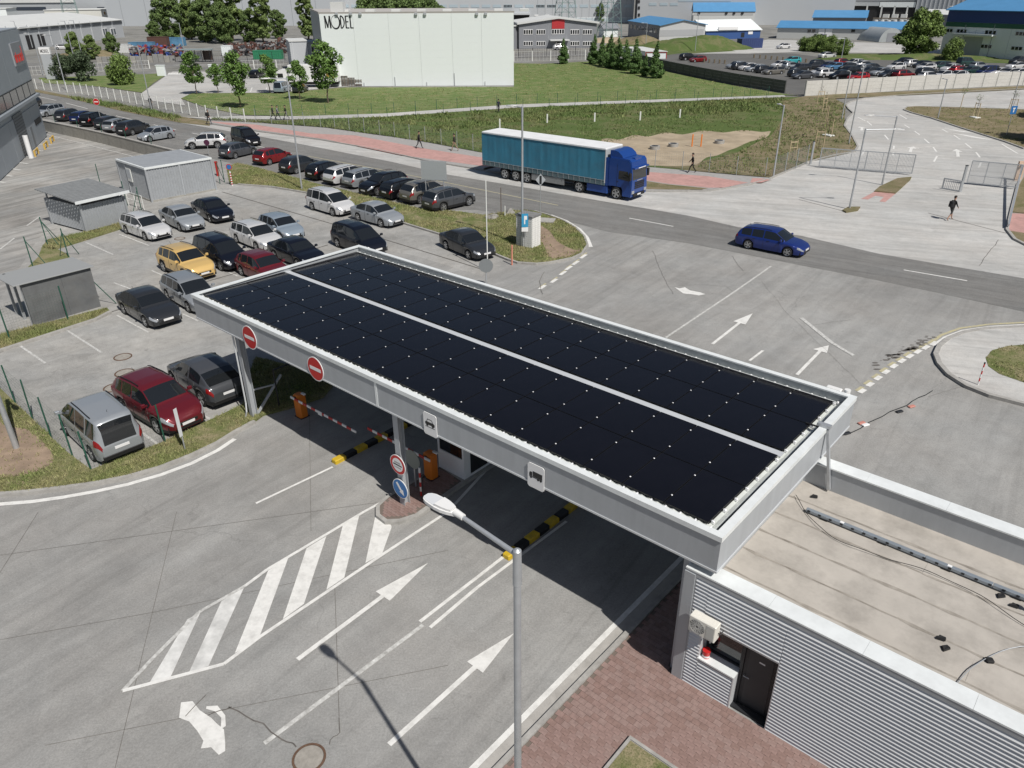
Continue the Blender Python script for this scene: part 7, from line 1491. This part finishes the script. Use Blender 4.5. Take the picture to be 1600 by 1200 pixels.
for i in range(10): ax = ct.L*i/10; q = MB(); q.box(ax, ax+ct.L/20, -.04, -.001, .1, 2.4); q.build('rib', mat('container_blue', (.03, .05, .15)), ct.t)
lw = Wall('low_blue_roof_building', 'low white building with a long blue roof behind the hedge', 'building', (1213, 60), (1420, 64), 14, hgt((1213, 60), (1213, 43)), mat('low_wall_white', (.48, .49, .48), .7)); lw.gable(M_BROOF, M_MIDG, 1.8, along_x=True, over=.5)
for x0, x1 in ((1262, 1267), (1269, 1274), (1330, 1336)): lw.rect('window', x0, 46, x1, 50.5, M_GLASS, .1)
for x0, x1 in ((1279, 1288), (1290, 1300)): lw.rect('roller_door', x0, 43.5, x1, 57, M_SWH, .08)
lw2 = Wall('rear_blue_roof_building', 'second blue roofed building behind the long low one', 'building', (1268, 44), (1350, 45), 16, 4.2, M_MIDG); lw2.gable(M_BROOF, M_MIDG, 2.4, along_x=True, over=.5)
# pipe racks and open sheds
rk = Wall('pipe_rack', 'white steel pipe rack frames before the pale factory', 'steel structure', (1216, 36), (1326, 37), 8, .1, M_MIDG, body=False)
hr = hgt((1216, 36), (1216, 6)); 
for i in range(9):
    x = rk.L*i/8; q = MB()
    for y in (0, 8): q.box(x-.2, x+.2, y-.2, y+.2, 0, hr)
    q.bar((x, 0, hr*.7), (x, 8, hr*.7), .3, .3); q.bar((x, 0, hr), (x, 8, hr), .3, .3); q.build('frame', M_WF, rk.t)
q = MB()
for z in (hr, hr*.88, hr*.7): q.bar((0, 0, z), (rk.L, 0, z), .3, .35); q.bar((0, 8, z), (rk.L, 8, z), .3, .35)
q.build('beam', M_WF, rk.t); q = MB(); q.bar((rk.L-1, -.5, 2.), (rk.L-1, -.5, hr+.6), .7, .7); q.bar((rk.L-1, -.5, hr+.6), (rk.L-9, -.5, hr+.6), .5, .5); q.build('yellow_pipe', mat('pipe_yellow', (.60, .52, .25), .6), rk.t)
sh = Wall('open_shed', 'large open grey shed with white columns behind the blue roofs', 'building', (1318, 36), (1432, 38), 30, hgt((1318, 36), (1318, 2)), M_DSH); sh.rect('front_band', 1330, -2, 1375, 9, M_BG, .4); sh.rect('front_band', 1375, 3, 1431, 11, M_HW, .5)
for x in (1330, 1353, 1376, 1396, 1416, 1430): sh.rect('column', x-1, 9, x+1.2, 37, M_WROOF, .5)
sh.flat_roof(M_MIDG, .5, .5)
for i in range(3): sh.rect('stored_load', 1380+i*14, 22, 1389+i*14, 36, M_WROOF, 2.)
rw = Wall('white_shed', 'small shed with white roof left of the blue roofed hall', 'building', (1428, 44), (1476, 46), 16, hgt((1428, 44), (1428, 22)), M_MIDG); rw.gable(M_WROOF, M_MIDG, 1.6, along_x=True, over=.4)
ww = Wall('striped_wall_factory', 'pale factory block with ribbed white wall at the top right', 'building', (1426, 38), (1515, 40), 40, 32, mat('ribbed_white', (.46, .48, .50), .6)); 
for i in range(12): ww.rect('rib', 1430+i*7, -10, 1430.6+i*7, 36, M_BG, .2)
rf_ = Wall('raised_walkway', 'row of white tanks under a rusty rail left of the round tree', 'tanks', (1360, 50), (1450, 51), 3, .1, M_MIDG, body=False); q = MB(); q.box(0, rf_.L, 0, .6, 4.6, 5.0); q.build('rail', mat('rust_rail', (.14, .12, .10), .8), rf_.t)
for i in range(9): x = rf_.L*(i+.5)/9; q = MB(); q.cyl((x, 1, 0), (x, 1, 4.3), 1.1, n=12); q.build('tank', M_WROOF, rf_.t)
p = G(1373, 66); t = thing('arched_shed', 'half round pale metal shed left of the round tree', 'building', p, R(8)); q = MB(); rr = 4.0; nn_ = 14; vs = []
for i in range(nn_+1): a_ = math.pi*i/nn_; vs += [(4+rr*-math.cos(a_), 0, rr*math.sin(a_)*1.0), (4+rr*-math.cos(a_), 12, rr*math.sin(a_)*1.0)]
q.add(vs, [(2*i, 2*i+1, 2*i+3, 2*i+2) for i in range(nn_)], 0, True); q.add([vs[2*i] for i in range(nn_+1)], [tuple(range(nn_+1))]); q.build('shell', mat('pale_metal', (.42, .45, .46), .4, .3, var=.1, scale=.6), t); q = MB(); q.box(2.4, 5.6, -.05, -.01, 0, 2.6); q.build('door', M_MIDG, t)
# hall with the blue roof at the right
bh = Wall('blue_roofed_hall', 'big pale hall with navy and green bands and a blue roof at the right edge', 'building', (1467, 85), (1640, 97.5), 30, hgt((1467, 85), (1478, 15)), mat('pale_green_wall', (.80, .84, .82), .6, var=.02, scale=.2)); bh.gable(M_BROOF, M_HG, 4.2, along_x=True, over=.6)
H_ = bh.h; 
for z0, z1, m_, nm, pr in ((H_*.735, H_-.02, mat('navy_band', (.03, .06, .20), .5), 'navy_band', .08), (H_*.635, H_*.733, mat('green_band', (.03, .12, .07), .5), 'green_band', .07)): q = MB(); q.box(-.02, bh.L+.02, -pr, -.001, z0, z1); q.build(nm, m_, bh.t)
for x0, y0, x1, y1 in ((1474.5, 44.3, 1489, 50), (1495, 45.2, 1511, 51), (1539, 47, 1557, 53.5), (1587, 49, 1604, 55.5), (1532.5, 69, 1550, 75), (1580, 72, 1598, 78), (1490, 66.5, 1504, 71.5)): bh.window(x0, y0, x1, y1, 3, .08, None, M_FASC2)
ax, az = bh.W(1493, 53); bx, _ = bh.W(1557, 53); q = MB(); q.box(ax, bx, -1.6, 0, az-.1, az+.25); q.build('door_canopy', M_HW, bh.t); q = MB(); q.box(ax+2.5, ax+7.5, -.06, -.001, 0, 4.4); q.build('door', mat('pale_door', (.40, .43, .42), .6), bh.t)
for x in (1503, 1548): bh.rect('downpipe', x, 38, x+.6, 92, M_FASC, .12)
for x in (1520, 1575): bh.rect('cladding_joint', x, 40, x+.25, 95, M_FASC, .02)
# smaller things on the far side
lwb = Wall('low_white_building', 'low flat white building with red edges behind the conical trees', 'building', (1008.5, 92), (1041, 92), 14, hgt((1008.5, 92), (1008.5, 81)), M_HW, back=(972, 84)); lwb.flat_roof(M_WROOF, .2, .15)
q = MB(); q.box(-.05, .08, -.1, -.001, 0, lwb.h); q.box(lwb.L-.08, lwb.L+.05, -.1, -.001, 0, lwb.h); q.box(.081, lwb.L-.081, -.1, -.001, lwb.h-.2, lwb.h); q.build('red_trim', M_RED, lwb.t)
hs = Wall('small_white_hut', 'small white hut with a grey roof right of the office building', 'building', (943, 58), (965, 57.5), 5, 2.9, M_HW); hs.gable(M_MIDG, M_HW, 1.3, along_x=True, over=.5)
def mound(name, px, py, rx, ry, h_, m_, seed):
    p = G(px, py); n = 26; q = MB(); vs = []; 
    for j in range(n+1):
        for i in range(n+1):
            x, y = -1+2*i/n, -1+2*j/n; r_ = math.hypot(x, y); z = max(0, 1-r_*r_)**.8*h_*(1+.25*math.sin(x*5+seed)*math.cos(y*4+seed)+.12*math.sin(x*17+y*13)); vs.append((x*rx, y*ry, z-.05))
    q.add(vs, [(j*(n+1)+i, j*(n+1)+i+1, (j+1)*(n+1)+i+1, (j+1)*(n+1)+i) for j in range(n) for i in range(n)], 0, True); return q.build(name, m_, None, loc=p, kind='structure')
mound('grass_mound', 1085, 76, 17, 9, 3.0, M_MEADOW, 0); mound('earth_heap', 950, 66, 7, 4, 1.4, M_SAND, 2); mound('grass_mound', 1000, 68, 9, 6, 2.0, M_SCRUB, 4); mound('hedge_bank', 1420, 92, 24, 3.5, 1.0, M_MEADOW, 7); mound('soil_heap', 140, 90, 10, 5, 1.6, M_SCRUB, 3)
def pylon(px, py, label, h_=34):
    p = atdist(px, py); t = thing('lattice_pylon', label, 'pylon', p, .4, 'lattice pylons'); q = MB(); w0, w1 = 3.2, .8
    def cn(z, k_): w_ = w0+(w1-w0)*z/h_; return Vector(((-w_, w_, w_, -w_)[k_], (-w_, -w_, w_, w_)[k_], z))
    for k_ in range(4): q.bar(cn(0, k_), cn(h_, k_), .18, .18)
    for i in range(12):
        z0, z1 = h_*i/12, h_*(i+1)/12
        for k_ in range(4): q.bar(cn(z0, k_), cn(z1, (k_+1) % 4), .08, .08); q.bar(cn(z1, k_), cn(z1, (k_+1) % 4), .08, .08)
    q.build('lattice', mat('green_steel', (.18, .26, .25), .7), t)
pylon(886, 285, 'green lattice pylon behind the office building'); pylon(955, 285, 'green lattice pylon right of the crooked pine'); pylon(123, 330, 'lattice pylon above the roof of the far grey hall'); 
# scrap yard: containers, heaps, wall pieces, shelter
def cbox(px, py, w_, d_, h_, m_, name, label, cat, ang=0., grp='containers and boxes of the scrap yard', ribs=True):
    p = G(px, py); t = thing(name, label, cat, p, ang, grp); q = MB(); q.bbox(0, w_, 0, d_, 0, h_, .04); q.build('body', m_, t)
    if ribs:
        q = MB()
        for i in range(int(w_/.5)): q.box(i*.5+.1, i*.5+.3, -.05, -.001, .15, h_-.15)
        q.build('ribs', m_, t)
    q = MB(); q.box(-.03, w_+.03, -.06, d_+.03, h_, h_+.06); q.build('roof', m_, t)
M_GC = mat('container_green', (.03, .22, .11), .6, var=.1); M_LB = mat('container_light_blue', (.10, .24, .38), .6, var=.3, scale=.6); M_RUST = mat('rust_heap', (.13, .05, .035), .9, c2=(.06, .04, .035), scale=1.2)
cbox(396, 93, 7.2, 2.4, 2.0, M_GC, 'green_container', 'green open container beyond the street behind the young trees', 'container')
cbox(203, 82, 6.8, 2.6, 2.6, M_LB, 'light_blue_container', 'light blue container in the scrap yard', 'container'); cbox(347, 87, 2.6, 2.2, 2.4, M_HW, 'white_box_body', 'white box standing in the scrap yard left of the green container', 'container'); cbox(185, 83, 3., 2.4, 2.2, M_WROOF, 'white_van_body', 'white van body at the left end of the scrap yard', 'van body')
cbox(258, 72, 6., 2.6, 2.4, M_LB, 'blue_container', 'faded blue container under the leftmost scrap yard tree', 'container'); cbox(232, 74, 6., 2.6, 2.9, mat('container_rust', (.10, .05, .04), .8), 'rusty_container', 'rusty dark container beside the faded blue one in the scrap yard', 'container')
hp_ = MB()
for i in range(900):
    if i < 520: px = random.uniform(205, 285); py = random.uniform(80, 89); hh_ = random.uniform(0, 1.6)
    else: px = random.uniform(352, 452); py = random.uniform(73, 88); hh_ = random.uniform(0, 2.4)*(1 if px > 420 else .5)
    p = G(px, py); s = random.uniform(.2, .8); T = Matrix.Translation((p.x, p.y, hh_)) @ Matrix.Rotation(random.uniform(0, 6), 4, Vector((random.random(), random.random(), random.random()+.1)).normalized())
    hp_.box(-s, s, -s*.5, s*.5, -s*.3, s*.3, (random.choice((0, 1, 2, 3, 4)) if px < 300 else random.choice((1, 1, 1, 4, 3))), T=T)
hp_.build('scrap_heap', [mat('scrap_blue', (.03, .07, .28), .7), M_RUST, mat('scrap_red', (.25, .04, .04), .7), mat('scrap_grey', (.22, .22, .22), .7), mat('scrap_dark', (.04, .04, .045), .7)], kind='stuff')
t = thing('yard_wall', 'row of grey concrete wall pieces in front of the scrap yard', 'wall', G(152, 99), 0); a_, b_ = G(152, 99), G(275, 97)
for i in range(14): q = MB(); p0 = (b_-a_)*(i/14); p1 = (b_-a_)*((i+1)/14); hh_ = random.choice((1.5, 1.9, 2.1)); q.bbox(p0.x+.05, p1.x-.05, p0.y-.2, p0.y+.2, 0, hh_, .03); q.build('wall_piece', mat('old_concrete_a', (.26, .26, .25), .9, var=.15) if i % 3 else M_CONW, t)
fence('dark_fence', 'dark mesh fence in front of the scrap yard and the green container', [(275, 97), (362, 97), (455, 94)], 3., 2.0, .06, M_DARKM, M_DARKM, .5, .5, .02)
a_ = G(290, 97); t = thing('bus_shelter', 'bus stop shelter with white posters beside the far street', 'bus shelter', a_, 0); q = MB(); q.box(-1.2, 7.0, -1., 1.2, 2.75, 2.95); q.build('roof', mat('shelter_roof', (.30, .36, .37), .5, .2), t); q = MB()
for x in (0, 2.3, 4.6, 6.6): q.box(x-.06, x+.06, .9, 1.02, 0, 2.75); q.box(x-.06, x+.06, -.8, -.7, 0, 2.75)
q.build('post', M_DARKM, t)
for i in range(3): q = MB(); q.box(.2+i*1.25, 1.38+i*1.25, .93, .98, .5, 2.4); q.build('poster', M_SWH, t)
q = MB(); q.box(4.2, 6.5, .9, .96, .4, 2.5); q.build('back_wall', mat('brown_glass', (.08, .05, .04), .4), t)
for i, (x, y, w_) in enumerate(((246, 119, 1.7), (328, 118, 1.7))):
    t = thing('gate_pillar', ('white masonry gate pillar at the right end of the far lawn', 'white masonry gate pillar beside the second young tree')[i], 'pillar', G(x, y), 0, 'white gate pillars'); q = MB(); q.bbox(0, w_, 0, .6, 0, 2.0, .03); q.build('body', M_HW, t); q = MB(); q.box(-.08, w_+.08, -.08, .68, 2.001, 2.12); q.build('cap', M_HW, t)
# ------------------------------------------------------------------ people
def person(px, py, ang, label, shirt, trous, skin=(.42, .25, .18), hair=(.02, .015, .012), shorts=False, z=0., ph=1., bag=False, stride=1., group='people on foot'):
    base = G(px, py, z); t = thing('person', label, 'person', base, ang, group)
    s = stride*.36*ph
    J = [(0, 0, .95, .115), (.01, 0, 1.12, .125), (.03, 0, 1.32, .15), (.04, 0, 1.46, .07), (.05, 0, 1.55, .055), (.07, 0, 1.64, .095), (.075, 0, 1.72, .085),
         (.03, .17, 1.42, .06), (.03-.10*ph, .23, 1.16, .045), (.03+.06*ph-.02, .25, .92, .033), (.03+.10*ph, .24, .84, .032),
         (.03, -.17, 1.42, .06), (.03+.10*ph, -.23, 1.16, .045), (.03+.30*ph, -.22, .96, .033), (.03+.36*ph, -.21, .90, .032),
         (0, .10, .90, .09), (s*.62, .10, .52, .062), (s*.9, .10, .10, .042), (s*.9+.16, .11, .035, .035),
         (0, -.10, .90, .09), (-s*.25, -.10, .50, .062), (-s*1.05, -.10, .14, .042), (-s*1.0+.13, -.11, .04, .035)]
    Eg = [(0, 1), (1, 2), (2, 3), (3, 4), (4, 5), (5, 6), (2, 7), (7, 8), (8, 9), (9, 10), (2, 11), (11, 12), (12, 13), (13, 14), (0, 15), (15, 16), (16, 17), (17, 18), (0, 19), (19, 20), (20, 21), (21, 22)]
    me = bpy.data.meshes.new('body_skeleton'); me.from_pydata([j[:3] for j in J], Eg, []); ob = bpy.data.objects.new('body', me); col.objects.link(ob)
    md = ob.modifiers.new('skin', 'SKIN'); ob.modifiers.new('sub', 'SUBSURF').levels = 1
    for v, j in zip(me.skin_vertices[0].data, J): v.radius = (j[3], j[3]*(1.15 if j[2] > 1.0 else 1.))
    me.skin_vertices[0].data[0].use_root = True
    dg = bpy.context.evaluated_depsgraph_get(); bm_ = bpy.data.meshes.new_from_object(ob.evaluated_get(dg)); bpy.data.objects.remove(ob); bm_.name = 'body'
    for m_ in (mat('cloth_%.3f_%.3f' % shirt[:2], shirt, .9), mat('cloth_%.3f_%.3f' % trous[:2], trous, .9), mat('skin_%.2f' % skin[0], skin, .6), mat('shoe_dark', (.03, .03, .03), .7)): bm_.materials.append(m_)
    for p_ in bm_.polygons:
        c_ = p_.center; i = 0 if c_.z > .93 else 1
        if abs(c_.y) > .19 and c_.z < 1.0 and c_.z > .75: i = 2
        if c_.z > 1.50: i = 2
        if shorts and c_.z < .48: i = 2
        if c_.z < .075: i = 3
        p_.material_index = i; p_.use_smooth = True
    b_ = link('body', bm_, t)
    q = bmesh.new(); bmesh.ops.create_uvsphere(q, u_segments=12, v_segments=8, radius=.115)
    for v in q.verts: v.co = Vector((v.co.x*1.05+.055, v.co.y*.92, v.co.z*.95+1.735))
    dele = [v for v in q.verts if v.co.z < 1.70 and v.co.x > .05]; bmesh.ops.delete(q, geom=dele, context='VERTS'); hm = bpy.data.meshes.new('hair'); q.to_mesh(hm); q.free(); hm.materials.append(mat('hair_dark', hair, .8)); link('hair', hm, t)
    q = MB(); q.bbox(.155, .18, -.012, .012, 1.61, 1.65, .004)
    q.build('nose', mat('skin_%.2f' % skin[0], skin, .6), t)
    if bag:
        bg_ = thing('backpack', bag, 'backpack', base, ang); q = MB(); q.bbox(-.30, -.09, -.17, .17, 1.02, 1.46, .05); q.build('sack', mat('bag_black', (.015, .015, .017), .8), bg_); q = MB(); q.bbox(-.35, -.301, -.12, .12, 1.06, 1.28, .015); q.build('pocket', mat('bag_black', (.015, .015, .017), .8), bg_)
    return t
BLK = (.012, .012, .013)
person(1483, 344, R(22), 'man in black top and dark shorts walking across the entry towards the gate', BLK, (.05, .05, .05), shorts=True, bag='black backpack on the back of the man in shorts crossing the entry')
person(1081, 270, R(170), 'person in black walking on the grey walkway right of the lorry', BLK, BLK, z=.1)
person(655, 232, R(-15), 'person dressed in black on the walkway left of the lorry', BLK, (.015, .015, .02), z=.1)
person(711, 236, R(165), 'person in dark shirt and beige trousers on the walkway left of the lorry', (.03, .028, .025), (.30, .22, .15), z=.1)
person(779, 176, R(80), 'person in dark clothes on the narrow path in the meadow', (.02, .025, .04), (.02, .02, .025), z=.055)
person(327, 194, R(-30), 'walker with a backpack at the left start of the red walkway', BLK, (.02, .025, .04), bag='dark backpack of the walker at the start of the red walkway', z=.1)
person(237, 170, R(-60), 'walker in black on the roadside next to a lamp post', BLK, BLK)
person(427, 186.5, R(10), 'leftmost of three people behind the mesh fence at the path start', (.02, .02, .025), BLK, z=.05); person(434.5, 187, R(0), 'middle of three people behind the mesh fence at the path start', (.20, .20, .22), BLK, z=.05); person(448, 186.5, R(190), 'rightmost of three people behind the mesh fence at the path start', BLK, (.02, .02, .03), z=.05)
a_, b_ = G(1318, 682), G(1458, 612); t = thing('rope_barrier', 'thin cable with red, white and dark plates lying across the concrete right of the canopy', 'cable', a_); d = b_-a_
q = MB(); q.tube([tuple(d*(i/12)+Vector((.05*math.sin(i), .05*math.cos(i*2), .04))) for i in range(13)], .018, 5); q.build('wire', M_DARKM, t)
for px, py, m_ in ((1346, 662, mat('faded_red_plate', (.5, .22, .18), .6)), (1352, 665, M_SWH), (1323, 678, M_DARKM), (1405, 644, M_DARKM), (1424, 636, mat('faded_red_plate', (.5, .22, .18), .6))):
    p = G(px, py)-a_; T = Matrix.Translation((p.x, p.y, 0)) @ Matrix.Rotation(.4, 4, 'Z'); q = MB(); q.bbox(-.16, .16, -.08, .08, .02, .07, .02, T=T); q.build('plate', m_, t)
# ------------------------------------------------------------------ grass blades and scrub
def scatter(name, px_poly, n, hmin, hmax, wd, m_, z=.1, seed=1, world=False, per=3, clump=True, parent=None, skip=()):
    skip = [gp(s_) for s_ in skip]
    poly = px_poly if world else gp(px_poly); xs_ = [p[0] for p in poly]; ys_ = [p[1] for p in poly]; rn = np.random.default_rng(seed); V = []; k = 0; tries = 0; cols_ = 0
    PV = []
    while k < n and tries < n*12:
        tries += 1; x, y = rn.uniform(min(xs_), max(xs_)), rn.uniform(min(ys_), max(ys_))
        if y < 14 or abs(x) > y*.95+12 or not inside((x, y), poly) or (skip and any(inside((x, y), s_) for s_ in skip) and rn.random() < .93): continue
        if clump and (math.sin(x*1.3+seed)+math.sin(y*1.7+x*.6)+math.sin(x*.31-y*.23))*.33+rn.uniform(-.5, .5) < -.15: continue
        for _ in range(per):
            a = rn.uniform(0, 6.283); hh_ = rn.uniform(hmin, hmax); r_ = hh_*.5; ox, oy = rn.normal(0, hh_*.35, 2); lx, ly = rn.normal(0, r_, 2); w2 = wd*rn.uniform(.6, 1.4)
            PV += [(x+ox-w2*math.cos(a), y+oy-w2*math.sin(a), z-.01), (x+ox+w2*math.cos(a), y+oy+w2*math.sin(a), z-.01), (x+ox+lx, y+oy+ly, z+hh_)]
        k += 1
    me = bpy.data.meshes.new(name); me.from_pydata(PV, [], [(3*i, 3*i+1, 3*i+2) for i in range(len(PV)//3)]); me.materials.append(m_); return link(name, me, parent, kind='stuff')
M_GB = mat('grass_blade', (.16, .22, .065), .8, island=.55, c2=(.34, .29, .16), scale=.5, spec=.2); M_GB2 = mat('weed_blade', (.10, .17, .045), .8, island=.5, c2=(.20, .20, .09), scale=.15, spec=.2)
V_BLs = V_BL[1:]
scatter('corner_grass', V_BL, 13000, .04, .13, .012, M_GB, .1, 1, skip=[[(-20, 640), (8, 668), (48, 676), (84, 715), (70, 735), (20, 748), (-30, 738)]])
scatter('verge_grass', V_MID, 15000, .05, .16, .018, M_GB, .1, 2, skip=[[(838, 352), (857, 362), (872, 380), (895, 392), (908, 393), (890, 403), (862, 405), (852, 392), (842, 370)]])
scatter('small_verge_grass', [(66, 388), (82, 392), (112, 383), (191, 358), (206, 345), (150, 362), (75, 376)], 1500, .06, .2, .015, M_GB, .1, 3)
scatter('small_verge_grass', [(0, 527), (130, 494), (168, 485), (150, 499), (0, 547)], 1500, .06, .2, .015, M_GB, .1, 4)
scatter('island_grass', [(1539, 563), (1549, 551), (1575, 544), (1620, 541), (1800, 540), (1800, 640), (1600, 602), (1560, 588)], 4000, .02, .08, .014, M_GB, .135, 5)
scatter('bed_grass', [tuple(UV(*p)[:2]) for p in ((-5.5, 8.2), (-4.4, 8.2), (-4.4, 10.35), (-5.5, 10.35))], 500, .03, .10, .008, M_GB, .13, 6, world=True)
scatter('meadow_weeds', [(400, 190), (600, 184), (800, 170), (1000, 162), (1228, 153), (1225, 175), (1000, 182), (800, 192), (640, 212), (509, 199)], 6500, .12, .4, .06, M_GB2, .05, 7)
scatter('meadow_grass', [(509, 199), (640, 212), (800, 192), (1000, 182), (1225, 175), (1205, 205), (1050, 209), (950, 224), (940, 258), (860, 254), (750, 238), (650, 219)], 4500, .06, .22, .04, M_GB2, .05, 8)
scatter('soil_weeds', [(1080, 258), (1150, 240), (1228, 190), (1222, 158), (1300, 153), (1321, 164), (1319, 197), (1340, 230), (1262, 254), (1205, 277), (1110, 270)], 2600, .06, .3, .04, M_GB2, .06, 9)
scatter('entry_island_weeds', ISL, 2200, .05, .2, .035, M_GB, .1, 10)
scatter('lawn_grass', LAWN, 9000, .05, .14, .05, M_GB, .05, 11)
scatter('roadside_weeds', [(109, 151), (187, 164), (281, 183), (281, 191), (187, 172), (109, 154)], 1800, .15, .6, .06, M_GB2, .03, 12)
scatter('crack_weeds', [(330, 188), (500, 199), (700, 228), (860, 254), (860, 251), (700, 224), (500, 196), (330, 185)], 1800, .1, .35, .05, M_GB2, .08, 13)
